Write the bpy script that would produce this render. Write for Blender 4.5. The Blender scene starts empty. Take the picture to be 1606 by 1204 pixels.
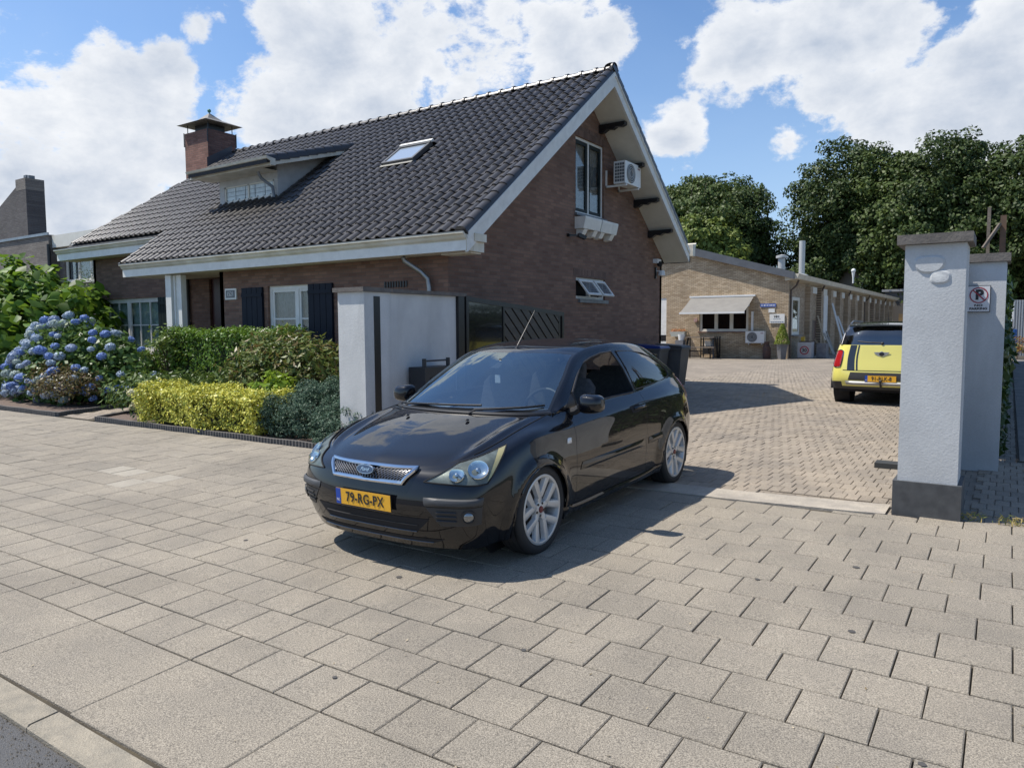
import bpy, bmesh, math, random
import numpy as np
from mathutils import Vector, Matrix, Euler
R = math.radians
SC = bpy.context.scene
COL = SC.collection
# ------------------------------------------------------------------ camera, sky, sun
cam = bpy.data.cameras.new('camera'); cam_o = bpy.data.objects.new('camera', cam); COL.objects.link(cam_o)
_p, _a, _r = R(4.375), R(34.03), R(-0.298)
_F = Vector((-math.sin(_a)*math.cos(_p), math.cos(_a)*math.cos(_p), -math.sin(_p)))
_R0 = Vector((math.cos(_a), math.sin(_a), 0)); _U0 = _R0.cross(_F)
_R = _R0*math.cos(_r)+_U0*math.sin(_r); _U = _U0*math.cos(_r)-_R0*math.sin(_r)
_m = Matrix((_R, _U, -_F)).transposed().to_4x4(); _m.translation = Vector((0, 0, 1.66))
cam_o.matrix_world = _m
cam.sensor_width = 36; cam.lens = 1153.8/1606*36; cam.clip_end = 2000; cam.clip_start = .05
SC.camera = cam_o
SUN = Vector((.53, .26, -1)).normalized()
sun = bpy.data.lights.new('sun', 'SUN'); sun.energy = 5.0; sun.angle = R(.53); sun.color = (1, .94, .85)
sun_o = bpy.data.objects.new('sun', sun); COL.objects.link(sun_o)
sun_o.rotation_euler = SUN.to_track_quat('-Z', 'Y').to_euler()
SC.view_settings.view_transform = 'Standard'; SC.view_settings.look = 'None'
SC.view_settings.exposure = 0.28; SC.view_settings.gamma = 1; SC.view_settings.use_curve_mapping = False
SC.cycles.max_bounces = 7; SC.cycles.transparent_max_bounces = 12; SC.cycles.use_denoising = True
world = bpy.data.worlds.new('World'); SC.world = world; world.use_nodes = True
def build_sky():
    nt = world.node_tree; nt.nodes.clear(); N = nt.nodes.new; L = nt.links.new
    out = N('ShaderNodeOutputWorld'); bg = N('ShaderNodeBackground'); bg.inputs['Strength'].default_value = .068
    L(bg.outputs[0], out.inputs[0])
    sky = N('ShaderNodeTexSky'); sky.sky_type = 'NISHITA'; sky.sun_disc = False
    sky.sun_elevation = R(59.5); sky.sun_rotation = math.atan2(-SUN.x, -SUN.y)
    sky.air_density = 1.0; sky.dust_density = .6; sky.ozone_density = 2.2; sky.altitude = 10
    tc = N('ShaderNodeTexCoord'); D = tc.outputs['Generated']
    def math_(op, a, b=None, c=None, clamp=False):
        n = N('ShaderNodeMath'); n.operation = op; n.use_clamp = clamp
        for k, v in enumerate((a, b, c)):
            if v is None: continue
            if hasattr(v, 'is_output') or hasattr(v, 'links'): L(v, n.inputs[k])
            else: n.inputs[k].default_value = v
        return n.outputs[0]
    def noise(scale, det, rough, dist=0, off=(0, 0, 0), src=None):
        mp = N('ShaderNodeMapping'); mp.inputs['Location'].default_value = off; mp.inputs['Scale'].default_value = (1, 1, 1.5)
        L(src or D, mp.inputs['Vector'])
        n = N('ShaderNodeTexNoise'); n.inputs['Scale'].default_value = scale; n.inputs['Detail'].default_value = det
        n.inputs['Roughness'].default_value = rough; n.inputs['Distortion'].default_value = dist
        L(mp.outputs[0], n.inputs['Vector']); return n.outputs['Fac']
    # cumulus banks: (direction, angular radius in rad, weight)
    banks = CLOUDS
    acc = None
    for d, rad, w in banks:
        dn = N('ShaderNodeVectorMath'); dn.operation = 'DOT_PRODUCT'; L(D, dn.inputs[0])
        v = Vector(d).normalized(); dn.inputs[1].default_value = v
        ac = math_('ARCCOSINE', math_('MINIMUM', dn.outputs['Value'], 1.0))
        f = math_('MULTIPLY', math_('SUBTRACT', 1.0, math_('DIVIDE', ac, rad)), w)
        acc = f if acc is None else math_('MAXIMUM', acc, f)
    acc = math_('MAXIMUM', acc, -.7)
    # elsewhere in the sky scattered cumulus
    far = math_('SUBTRACT', math_('MULTIPLY', noise(2.2, 3, .5, 0, (3.1, 1.7, .4)), 3.4), 2.45)
    fd = N('ShaderNodeVectorMath'); fd.operation = 'DOT_PRODUCT'; L(D, fd.inputs[0]); fd.inputs[1].default_value = (_F+Vector((0, 0, .35))).normalized()
    infr = N('ShaderNodeMapRange'); L(fd.outputs['Value'], infr.inputs[0]); infr.inputs[1].default_value = .62; infr.inputs[2].default_value = .78
    infr.inputs[3].default_value = 0; infr.inputs[4].default_value = 1.2
    acc = math_('MAXIMUM', acc, math_('SUBTRACT', far, infr.outputs[0]))
    n1 = noise(5.0, 15, .62, .25, (.3, .9, 2.2)); n2 = noise(13, 12, .62, .1, (5, 2, 1))
    fb = math_('ADD', math_('MULTIPLY', math_('SUBTRACT', n1, .5), 2.9), math_('MULTIPLY', math_('SUBTRACT', n2, .5), 1.8))
    dens = math_('ADD', acc, fb)
    mr = N('ShaderNodeMapRange'); mr.interpolation_type = 'SMOOTHSTEP'; L(dens, mr.inputs[0])
    mr.inputs[1].default_value = .16; mr.inputs[2].default_value = .48
    # self shading: thicker parts a little greyer
    mr2 = N('ShaderNodeMapRange'); L(math_('ADD', math_('MULTIPLY', dens, .55), math_('MULTIPLY', noise(7, 8, .6, .3, (9, 4, 7)), 1.3)), mr2.inputs[0])
    mr2.inputs[1].default_value = .62; mr2.inputs[2].default_value = 1.5
    cm = N('ShaderNodeMix'); cm.data_type = 'RGBA'; L(mr2.outputs[0], cm.inputs['Factor'])
    cm.inputs[6].default_value = (12.0, 12.2, 12.5, 1); cm.inputs[7].default_value = (6.3, 7.2, 8.7, 1)
    # thin haze towards the horizon
    sx = N('ShaderNodeSeparateXYZ'); L(D, sx.inputs[0])
    hz = N('ShaderNodeMapRange'); L(sx.outputs['Z'], hz.inputs[0]); hz.inputs[1].default_value = .0; hz.inputs[2].default_value = .34
    hz.inputs[3].default_value = .62; hz.inputs[4].default_value = .0
    veil = noise(2.4, 6, .5, .4, (1, 7, 3))
    hzf = math_('ADD', hz.outputs[0], math_('MULTIPLY', math_('SUBTRACT', veil, .45, clamp=True), .55), clamp=True)
    tint = N('ShaderNodeMix'); tint.data_type = 'RGBA'; tint.blend_type = 'MULTIPLY'; tint.inputs['Factor'].default_value = 1
    L(sky.outputs[0], tint.inputs[6]); tint.inputs[7].default_value = SKYTINT
    hm = N('ShaderNodeMix'); hm.data_type = 'RGBA'; L(hzf, hm.inputs['Factor']); L(tint.outputs[2], hm.inputs[6]); hm.inputs[7].default_value = (6.6, 8.6, 11.2, 1)
    fin = N('ShaderNodeMix'); fin.data_type = 'RGBA'; L(mr.outputs[0], fin.inputs['Factor']); L(hm.outputs[2], fin.inputs[6]); L(cm.outputs[2], fin.inputs[7])
    L(fin.outputs[2], bg.inputs['Color'])
SKYTINT = (1.5, 1.76, 2.02, 1)
CLOUDS = [((-0.694, 0.641, 0.328), 0.130, 1.25), ((-0.662, 0.694, 0.283), 0.165, 1.10), ((-0.722, 0.597, 0.350), 0.095, 1.10), ((-0.619, 0.695, 0.366), 0.113, 0.80), ((-0.555, 0.765, 0.328), 0.104, 0.90), ((-0.474, 0.815, 0.334), 0.095, 1.10), ((-0.430, 0.831, 0.352), 0.052, 0.90), ((-0.606, 0.751, 0.263), 0.113, 1.00), ((-0.753, 0.601, 0.268), 0.095, 0.90), ((-0.892, 0.395, 0.221), 0.113, 0.95), ((-0.865, 0.456, 0.209), 0.130, 1.05), ((-0.835, 0.494, 0.242), 0.078, 0.90), ((-0.897, 0.414, 0.156), 0.113, 1.00), ((-0.864, 0.476, 0.162), 0.104, 0.90), ((-0.911, 0.375, 0.172), 0.087, 0.80), ((-0.879, 0.392, 0.273), 0.043, 0.80), ((-0.835, 0.515, 0.194), 0.078, 0.80), ((-0.813, 0.500, 0.298), 0.040, 0.80), ((-0.779, 0.526, 0.341), 0.023, 0.70), ((-0.265, 0.903, 0.339), 0.087, 1.10), ((-0.198, 0.925, 0.324), 0.095, 1.10), ((-0.133, 0.933, 0.334), 0.073, 1.00), ((-0.308, 0.897, 0.317), 0.051, 0.80), ((-0.163, 0.908, 0.386), 0.109, 1.00), ((-0.355, 0.904, 0.238), 0.048, 0.90), ((-0.229, 0.947, 0.224), 0.032, 0.65), ((-0.348, 0.872, 0.344), 0.036, 0.45), ((-0.024, 0.965, 0.260), 0.087, 1.20), ((-0.070, 0.971, 0.228), 0.080, 1.10), ((-0.127, 0.964, 0.235), 0.066, 1.00), ((-0.003, 0.955, 0.298), 0.066, 1.00), ((-0.021, 0.981, 0.195), 0.109, 0.80), ((0.022, 0.971, 0.240), 0.116, 1.10), ((-0.154, 0.967, 0.203), 0.087, 0.35), ((-0.934, 0.303, 0.189), 0.173, 0.80), ((-0.610, 0.645, 0.460), 0.208, 0.90), ((-0.835, 0.537, 0.122), 0.104, 0.60), ((-0.267, 0.953, 0.145), 0.051, 0.25)]
build_sky()
# ------------------------------------------------------------------ materials
MATS = {}
def M(name, base, rough=.6, metal=0, base2=None, nscale=12, bump=0, bscale=120, coat=0, spec=.5, island=0, alpha=None, detail=4, coat_r=.03, fine=None, coat_ior=1.5, stain=None):
    """procedural principled material; base2 = second colour mixed in by noise; island = per-piece value variation"""
    if name in MATS: return MATS[name]
    m = bpy.data.materials.new(name); m.use_nodes = True; nt = m.node_tree; b = nt.nodes['Principled BSDF']; N = nt.nodes.new; L = nt.links.new
    b.inputs['Roughness'].default_value = rough; b.inputs['Metallic'].default_value = metal
    b.inputs['Specular IOR Level'].default_value = spec; b.inputs['Coat Weight'].default_value = coat; b.inputs['Coat Roughness'].default_value = coat_r; b.inputs['Coat IOR'].default_value = coat_ior
    b.inputs['Base Color'].default_value = (*base, 1)
    geo = N('ShaderNodeNewGeometry')
    col = None
    if base2 is not None:
        n = N('ShaderNodeTexNoise'); n.inputs['Scale'].default_value = nscale; n.inputs['Detail'].default_value = detail; n.inputs['Roughness'].default_value = .62
        L(geo.outputs['Position'], n.inputs['Vector'])
        r = N('ShaderNodeMapRange'); L(n.outputs['Fac'], r.inputs[0]); r.inputs[1].default_value = .36; r.inputs[2].default_value = .66
        x = N('ShaderNodeMix'); x.data_type = 'RGBA'; L(r.outputs[0], x.inputs['Factor']); x.inputs[6].default_value = (*base, 1); x.inputs[7].default_value = (*base2, 1)
        col = x.outputs[2]
    if fine:
        n = N('ShaderNodeTexNoise'); n.inputs['Scale'].default_value = fine[0]; n.inputs['Detail'].default_value = 3; n.inputs['Roughness'].default_value = .8
        L(geo.outputs['Position'], n.inputs['Vector'])
        r = N('ShaderNodeMapRange'); L(n.outputs['Fac'], r.inputs[0]); r.inputs[1].default_value = .37; r.inputs[2].default_value = .63; r.inputs[3].default_value = 1-fine[1]; r.inputs[4].default_value = 1+fine[1]
        x = N('ShaderNodeVectorMath'); x.operation = 'SCALE'
        if col: L(col, x.inputs[0])
        else: x.inputs[0].default_value = base
        L(r.outputs[0], x.inputs['Scale']); col = x.outputs[0]
    if stain:
        n = N('ShaderNodeTexNoise'); n.inputs['Scale'].default_value = stain[0]; n.inputs['Detail'].default_value = 7; n.inputs['Roughness'].default_value = .6; n.inputs['Distortion'].default_value = .6
        if len(stain) > 2:
            mp = N('ShaderNodeMapping'); mp.inputs['Scale'].default_value = stain[2]; L(geo.outputs['Position'], mp.inputs['Vector']); L(mp.outputs[0], n.inputs['Vector'])
        else: L(geo.outputs['Position'], n.inputs['Vector'])
        r = N('ShaderNodeMapRange'); L(n.outputs['Fac'], r.inputs[0]); r.inputs[1].default_value = .35; r.inputs[2].default_value = .62; r.inputs[3].default_value = 1-stain[1]; r.inputs[4].default_value = 1+stain[1]*.35
        x = N('ShaderNodeVectorMath'); x.operation = 'SCALE'
        if col: L(col, x.inputs[0])
        else: x.inputs[0].default_value = base
        L(r.outputs[0], x.inputs['Scale']); col = x.outputs[0]
    if island:
        oi = N('ShaderNodeObjectInfo'); ad = N('ShaderNodeMath'); ad.operation = 'ADD'; L(geo.outputs['Random Per Island'], ad.inputs[0]); L(oi.outputs['Random'], ad.inputs[1])
        fr = N('ShaderNodeMath'); fr.operation = 'FRACT'; L(ad.outputs[0], fr.inputs[0])
        r = N('ShaderNodeMapRange'); L(fr.outputs[0], r.inputs[0]); r.inputs[3].default_value = 1-island; r.inputs[4].default_value = 1+island
        x = N('ShaderNodeVectorMath'); x.operation = 'SCALE'
        if col: L(col, x.inputs[0])
        else: x.inputs[0].default_value = base
        L(r.outputs[0], x.inputs['Scale']); col = x.outputs[0]
    if col: L(col, b.inputs['Base Color'])
    if bump:
        n = N('ShaderNodeTexNoise'); n.inputs['Scale'].default_value = bscale; n.inputs['Detail'].default_value = 3; n.inputs['Roughness'].default_value = .6
        L(geo.outputs['Position'], n.inputs['Vector'])
        bp = N('ShaderNodeBump'); bp.inputs['Strength'].default_value = bump; bp.inputs['Distance'].default_value = .01; L(n.outputs['Fac'], bp.inputs['Height'])
        L(bp.outputs[0], b.inputs['Normal'])
    MATS[name] = m
    return m
def brick_mat(name, c1, c2, mortar, axis, bw=.215, bh=.0625, mort=.010, bump=.6, var=(.7, 1.2), soldier=False):
    if name in MATS: return MATS[name]
    m = bpy.data.materials.new(name); m.use_nodes = True; nt = m.node_tree; b = nt.nodes['Principled BSDF']; N = nt.nodes.new; L = nt.links.new
    geo = N('ShaderNodeNewGeometry'); sp = N('ShaderNodeSeparateXYZ'); L(geo.outputs['Position'], sp.inputs[0])
    cb = N('ShaderNodeCombineXYZ'); L(sp.outputs['X' if axis == 'y' else 'Y'], cb.inputs[0]); L(sp.outputs['Z'], cb.inputs[1])
    t = N('ShaderNodeTexBrick'); L(cb.outputs[0], t.inputs['Vector']); t.inputs['Scale'].default_value = 1
    t.inputs['Color1'].default_value = (0, 0, 0, 1); t.inputs['Color2'].default_value = (1, 1, 1, 1); t.inputs['Mortar'].default_value = (.5, .5, .5, 1)
    t.inputs['Mortar Size'].default_value = mort/2; t.inputs['Mortar Smooth'].default_value = .25; t.inputs['Bias'].default_value = 0
    t.inputs['Brick Width'].default_value = bw; t.inputs['Row Height'].default_value = bh
    x = N('ShaderNodeMix'); x.data_type = 'RGBA'; L(t.outputs['Color'], x.inputs['Factor']); x.inputs[6].default_value = (*c1, 1); x.inputs[7].default_value = (*c2, 1)
    n = N('ShaderNodeTexNoise'); n.inputs['Scale'].default_value = 1.1; n.inputs['Detail'].default_value = 5; L(geo.outputs['Position'], n.inputs['Vector'])
    r = N('ShaderNodeMapRange'); L(n.outputs['Fac'], r.inputs[0]); r.inputs[1].default_value = .3; r.inputs[2].default_value = .7; r.inputs[3].default_value = .8; r.inputs[4].default_value = 1.15
    s = N('ShaderNodeVectorMath'); s.operation = 'SCALE'; L(x.outputs[2], s.inputs[0]); L(r.outputs[0], s.inputs['Scale'])
    y = N('ShaderNodeMix'); y.data_type = 'RGBA'; L(t.outputs['Fac'], y.inputs['Factor']); L(s.outputs[0], y.inputs[6]); y.inputs[7].default_value = (*mortar, 1)
    L(y.outputs[2], b.inputs['Base Color']); b.inputs['Roughness'].default_value = .85
    n2 = N('ShaderNodeTexNoise'); n2.inputs['Scale'].default_value = 60; L(geo.outputs['Position'], n2.inputs['Vector'])
    h = N('ShaderNodeMath'); h.operation = 'SUBTRACT'; L(n2.outputs['Fac'], h.inputs[0]); L(t.outputs['Fac'], h.inputs[1])
    bp = N('ShaderNodeBump'); bp.inputs['Strength'].default_value = bump; bp.inputs['Distance'].default_value = .008; L(h.outputs[0], bp.inputs['Height']); L(bp.outputs[0], b.inputs['Normal'])
    MATS[name] = m; return m
def leaf_mat(name, cols, transl=.25, rough=.48, spec=.28):
    if name in MATS: return MATS[name]
    m = bpy.data.materials.new(name); m.use_nodes = True; nt = m.node_tree; b = nt.nodes['Principled BSDF']; N = nt.nodes.new; L = nt.links.new
    geo = N('ShaderNodeNewGeometry'); rp = N('ShaderNodeValToRGB'); L(geo.outputs['Random Per Island'], rp.inputs[0])
    el = rp.color_ramp.elements
    while len(el) < len(cols): el.new(.5)
    for i, c in enumerate(cols): el[i].position = i/(len(cols)-1); el[i].color = (*c, 1)
    L(rp.outputs[0], b.inputs['Base Color']); b.inputs['Roughness'].default_value = rough; b.inputs['Specular IOR Level'].default_value = spec
    tr = N('ShaderNodeBsdfTranslucent'); hs = N('ShaderNodeHueSaturation'); hs.inputs['Value'].default_value = 1.5; hs.inputs['Hue'].default_value = .485; L(rp.outputs[0], hs.inputs['Color']); L(hs.outputs[0], tr.inputs['Color'])
    mx = N('ShaderNodeMixShader'); mx.inputs[0].default_value = transl; out = nt.nodes['Material Output']
    L(b.outputs[0], mx.inputs[1]); L(tr.outputs[0], mx.inputs[2]); L(mx.outputs[0], out.inputs[0])
    MATS[name] = m; return m
def glass_mat(name, tint=(.6, .65, .65), refl=.12, rough=.01, ior=1.5, rcol=(1, 1, 1)):
    if name in MATS: return MATS[name]
    m = bpy.data.materials.new(name); m.use_nodes = True; nt = m.node_tree; nt.nodes.clear(); N = nt.nodes.new; L = nt.links.new
    out = N('ShaderNodeOutputMaterial'); t = N('ShaderNodeBsdfTransparent'); t.inputs[0].default_value = (*tint, 1)
    g = N('ShaderNodeBsdfGlossy'); g.inputs['Roughness'].default_value = rough; g.inputs['Color'].default_value = (*rcol, 1)
    r0 = max(refl, ((ior-1)/(ior+1))**2); fr = N('ShaderNodeLayerWeight'); fr.inputs['Blend'].default_value = .5; pw = N('ShaderNodeMath'); pw.operation = 'POWER'; L(fr.outputs['Facing'], pw.inputs[0]); pw.inputs[1].default_value = 4.6
    a = N('ShaderNodeMath'); a.operation = 'MULTIPLY_ADD'; a.use_clamp = True; L(pw.outputs[0], a.inputs[0]); a.inputs[1].default_value = 1-r0; a.inputs[2].default_value = r0
    mx = N('ShaderNodeMixShader'); L(a.outputs[0], mx.inputs[0]); L(t.outputs[0], mx.inputs[1]); L(g.outputs[0], mx.inputs[2]); L(mx.outputs[0], out.inputs[0])
    MATS[name] = m; return m
# ------------------------------------------------------------------ mesh helpers
class MB:
    def __init__(s): s.v = []; s.f = []; s.mi = []; s.cur = 0
    def add(s, vs, fs):
        n = len(s.v); s.v += [tuple(map(float, p)) for p in vs]
        for f in fs: s.f.append([n+i for i in f]); s.mi.append(s.cur)
        return s
    def box(s, x0, x1, y0, y1, z0, z1, T=None):
        vs = [Vector((x, y, z)) for z in (z0, z1) for y in (y0, y1) for x in (x0, x1)]
        if T is not None: vs = [T @ v for v in vs]
        return s.add(vs, [(0, 2, 3, 1), (4, 5, 7, 6), (0, 1, 5, 4), (2, 6, 7, 3), (0, 4, 6, 2), (1, 3, 7, 5)])
    def bar(s, a, b, w, h=None, up=(0, 0, 1)):
        a, b = Vector(a), Vector(b); h = h or w; d = (b-a); l = d.length; d.normalize(); up = Vector(up)
        if abs(d.dot(up)) > .98: up = Vector((1, 0, 0))
        x = d.cross(up).normalized(); y = x.cross(d)
        vs = [p+x*sx*w/2+y*sy*h/2 for p in (a, b) for sy in (-1, 1) for sx in (-1, 1)]
        return s.add(vs, [(0, 1, 3, 2), (4, 6, 7, 5), (0, 4, 5, 1), (2, 3, 7, 6), (0, 2, 6, 4), (1, 5, 7, 3)])
    def tube(s, pts, r, n=8, cap=True, rs=None):
        pts = [Vector(p) for p in pts]; rings = []
        px = None
        for i, p in enumerate(pts):
            d = (pts[min(i+1, len(pts)-1)]-pts[max(i-1, 0)])
            d = d.normalized() if d.length > 1e-9 else Vector((0, 0, 1))
            if px is None:
                up = Vector((0, 0, 1)) if abs(d.z) < .9 else Vector((1, 0, 0)); px = d.cross(up).normalized()
            else:
                px = (px-d*px.dot(d)).normalized()
            py = d.cross(px); rr = rs[i] if rs else r
            rings.append([p+px*rr*math.cos(2*math.pi*k/n)+py*rr*math.sin(2*math.pi*k/n) for k in range(n)])
        vs = [v for g in rings for v in g]; fs = []
        for i in range(len(pts)-1):
            for k in range(n): fs.append((i*n+k, i*n+(k+1) % n, (i+1)*n+(k+1) % n, (i+1)*n+k))
        if cap: fs.append(tuple(range(n-1, -1, -1))); fs.append(tuple((len(pts)-1)*n+k for k in range(n)))
        return s.add(vs, fs)
    def lathe(s, prof, n=32, c=(0, 0, 0), axis='z', closed=False):
        vs = []
        for r, h in prof:
            for k in range(n):
                a = 2*math.pi*k/n; x, y = r*math.cos(a), r*math.sin(a)
                p = {'z': (x, y, h), 'x': (h, x, y), 'y': (x, h, y)}[axis]
                vs.append((p[0]+c[0], p[1]+c[1], p[2]+c[2]))
        fs = []; m = len(prof)
        for i in range(m if closed else m-1):
            j = (i+1) % m
            for k in range(n): fs.append((i*n+k, i*n+(k+1) % n, j*n+(k+1) % n, j*n+k))
        return s.add(vs, fs)
    def prism(s, poly, h0, h1, axis='z'):
        """poly: 2D points; extruded along axis between h0 and h1"""
        def P(a, b, h): return {'z': (a, b, h), 'x': (h, a, b), 'y': (a, h, b)}[axis]
        n = len(poly); vs = [P(a, b, h0) for a, b in poly]+[P(a, b, h1) for a, b in poly]
        fs = [tuple(range(n-1, -1, -1)), tuple(range(n, 2*n))]+[(i, (i+1) % n, n+(i+1) % n, n+i) for i in range(n)]
        return s.add(vs, fs)
    def quad(s, a, b, c, d): return s.add([a, b, c, d], [(0, 1, 2, 3)])
    def sphere(s, c, r, nu=12, nv=8, sc=(1, 1, 1)):
        vs = [(c[0], c[1], c[2]+r*sc[2])]; fs = []
        for j in range(1, nv):
            t = math.pi*j/nv
            for k in range(nu):
                a = 2*math.pi*k/nu; vs.append((c[0]+r*sc[0]*math.sin(t)*math.cos(a), c[1]+r*sc[1]*math.sin(t)*math.sin(a), c[2]+r*sc[2]*math.cos(t)))
        vs.append((c[0], c[1], c[2]-r*sc[2]))
        for k in range(nu): fs.append((0, 1+k, 1+(k+1) % nu)); 
        for j in range(nv-2):
            for k in range(nu): fs.append((1+j*nu+k, 1+(j+1)*nu+k, 1+(j+1)*nu+(k+1) % nu, 1+j*nu+(k+1) % nu))
        l = len(vs)-1; b = 1+(nv-2)*nu
        for k in range(nu): fs.append((l, b+(k+1) % nu, b+k))
        return s.add(vs, fs)
    def mesh(s, name, mat, smooth=False, off=(0, 0, 0), fix=True):
        me = bpy.data.meshes.new(name)
        vs = [(v[0]-off[0], v[1]-off[1], v[2]-off[2]) for v in s.v]
        me.from_pydata(vs, [], s.f)
        ms = mat if isinstance(mat, (list, tuple)) else [mat]
        for m in ms: me.materials.append(m)
        if len(ms) > 1: me.polygons.foreach_set('material_index', s.mi)
        if fix:
            bm = bmesh.new(); bm.from_mesh(me); bmesh.ops.recalc_face_normals(bm, faces=bm.faces); bm.to_mesh(me); bm.free()
        if smooth:
            me.polygons.foreach_set('use_smooth', [True]*len(me.polygons))
            if smooth != 'all':
                me.set_sharp_from_angle(angle=R(40 if smooth is True else smooth))
        me.update(); return me
def link(name, me, parent=None, loc=(0, 0, 0)):
    o = bpy.data.objects.new(name, me); COL.objects.link(o); o.location = loc
    if parent: o.parent = parent
    return o
def thing(name, label, cat, loc=(0, 0, 0), rotz=0, group=None):
    o = bpy.data.objects.new(name, None); COL.objects.link(o); o.location = loc; o.rotation_euler = (0, 0, rotz); o.empty_display_size = .2
    o['label'] = label; o['category'] = cat
    if group: o['group'] = group
    return o
def tag(o, label, cat, group=None):
    o['label'] = label; o['category'] = cat
    if group: o['group'] = group
    return o
def root_of(o):
    while o.parent: o = o.parent
    return o
def part(name, mb, mat, parent, smooth=False, wc=True, fix=True, label=None):
    """mesh part; when wc the vertices are in world coordinates and the (unrotated) top parent's location is taken off"""
    off = root_of(parent).location if (parent and wc) else (0, 0, 0)
    o = link(name, mb.mesh(name, mat, smooth, off, fix), parent)
    if label: o['label'] = label
    return o
def structure(name, mb, mat, smooth=False, fix=True):
    o = link(name, mb.mesh(name, mat, smooth, fix=fix)); o['kind'] = 'structure'; return o
def text(name, s, size, loc, rot, mat, parent, align='CENTER', ext=.0012, sx=1, bold=0):
    cu = bpy.data.curves.new(name, 'FONT'); cu.body = s; cu.size = size; cu.align_x = align; cu.align_y = 'CENTER'; cu.extrude = ext; cu.offset = bold
    cu.resolution_u = 3; cu.materials.append(mat)
    o = bpy.data.objects.new(name, cu); COL.objects.link(o); o.parent = parent
    l = Vector(loc)-(root_of(parent).location if parent else Vector())
    o.location = l; o.rotation_euler = rot; o.scale = (sx, 1, 1); return o
def copy_tree(o, parent=None):
    c = o.copy(); COL.objects.link(c); c.parent = parent
    for ch in list(o.children): copy_tree(ch, c)
    return c
FY = (R(90), 0, 0)      # text facing the street (-Y)
FX = (R(90), 0, R(90))  # text facing +X
# ------------------------------------------------------------------ shared materials
white = M('white_paint', (.74, .73, .69), .5, base2=(.66, .65, .61), nscale=3, bump=.08, bscale=30, stain=(3, .12))
cream = M('cream_paint', (.66, .64, .57), .5, base2=(.60, .58, .51), nscale=4)
gutterw = M('gutter_paint', (.66, .63, .55), .5, base2=(.56, .52, .42), nscale=2.2, stain=(2.5, .16))
dkgreen = M('dark_frame', (.012, .02, .021), .5, spec=.25)
navy = M('navy_paint', (.006, .009, .018), .6, base2=(.009, .013, .024), nscale=5, spec=.2)
black_p = M('black_paint', (.012, .012, .013), .35)
blackgloss = M('black_gloss', (.01, .01, .011), .12, coat=.6)
dark_in = M('dark_interior', (.012, .012, .014), .9)
curtain = M('curtain', (.55, .58, .58), .9, base2=(.42, .45, .46), nscale=9)
curtain_d = M('curtain_dark', (.10, .11, .12), .9, base2=(.17, .18, .19), nscale=14)
winglass = glass_mat('window_glass', (.93, .95, .94), .05)
metal = M('galvanised_metal', (.32, .33, .34), .4, metal=.8, base2=(.24, .25, .26), nscale=8)
steel = M('brushed_steel', (.55, .56, .57), .3, metal=.9)
zinc = M('zinc', (.20, .21, .22), .55, metal=.4, base2=(.14, .15, .16), nscale=6)
woodgrey = M('weathered_wood', (.18, .15, .12), .85, base2=(.11, .09, .075), nscale=9, bump=.3, bscale=50)
woodbr = M('brown_wood', (.16, .10, .055), .8, base2=(.10, .06, .035), nscale=12)
plasticw = M('white_plastic', (.68, .68, .66), .4)
plasticb = M('black_plastic', (.02, .02, .021), .45)
pgrey = M('grey_plastic', (.05, .052, .055), .5)

# ------------------------------------------------------------------ terrain levels
def gz(y): return float(np.interp(y, [1.2, 1.42, 4.12, 6.1, 6.5], [.042, .0474, .1376, .175, .18]))
def yprop(x): return float(np.interp(x, [-30, -15.8, -7.4, -2, -.84, -.27, 6], [5.9, 6.05, 6.12, 6.2, 6.34, 6.5, 6.75]))
CAMP = Vector((0, 0, 1.66))
def inview(p, m=.12):
    v = Vector(p)-CAMP; z = v.dot(_F)
    if z < .2: return False
    return abs(v.dot(_R)/z) < 803/1153.8+m and abs(v.dot(_U)/z) < 602/1153.8+m
mb = MB().box(-400, 400, -60, 500, -.5, -.08)
structure('ground', mb, M('ground_soil', (.10, .095, .07), .95, base2=(.07, .08, .04), nscale=.6, bump=.4, bscale=20))
asphalt = M('asphalt', (.075, .077, .08), .7, base2=(.13, .125, .12), nscale=160, bump=.9, bscale=220, fine=(420, .5))
structure('road', MB().box(-60, 40, -9, 1.286, -.2, .012), asphalt)
# dirty strip of grit along the kerb
rnd = random.Random(3)
kerb = structure('kerb', MB().box(-60, 40, 1.292, 1.416, -.2, .03), M('kerb_core', (.2, .19, .17), .9))
kst = M('kerb_stone', (.32, .28, .215), .9, base2=(.24, .215, .17), nscale=14, bump=.7, bscale=140, island=.06, fine=(260, .28))
kme = None
for i in range(-14, 9):
    x0 = -3.29+i
    m_ = MB(); a, b_ = x0+.003, x0+.997
    m_.add([(a, 1.29, 0), (b_, 1.29, 0), (b_, 1.29, .028), (a, 1.29, .028), (a+.004, 1.303, .039), (b_-.004, 1.303, .039), (b_-.004, 1.414, .045), (a+.004, 1.414, .045), (a, 1.418, .0), (b_, 1.418, 0)],
           [(0, 1, 2, 3), (3, 2, 5, 4), (4, 5, 6, 7), (7, 6, 9, 8), (0, 3, 4, 7, 8), (1, 9, 6, 5, 2)])
    part('kerb_stone', m_, kst, kerb, wc=False)
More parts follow.
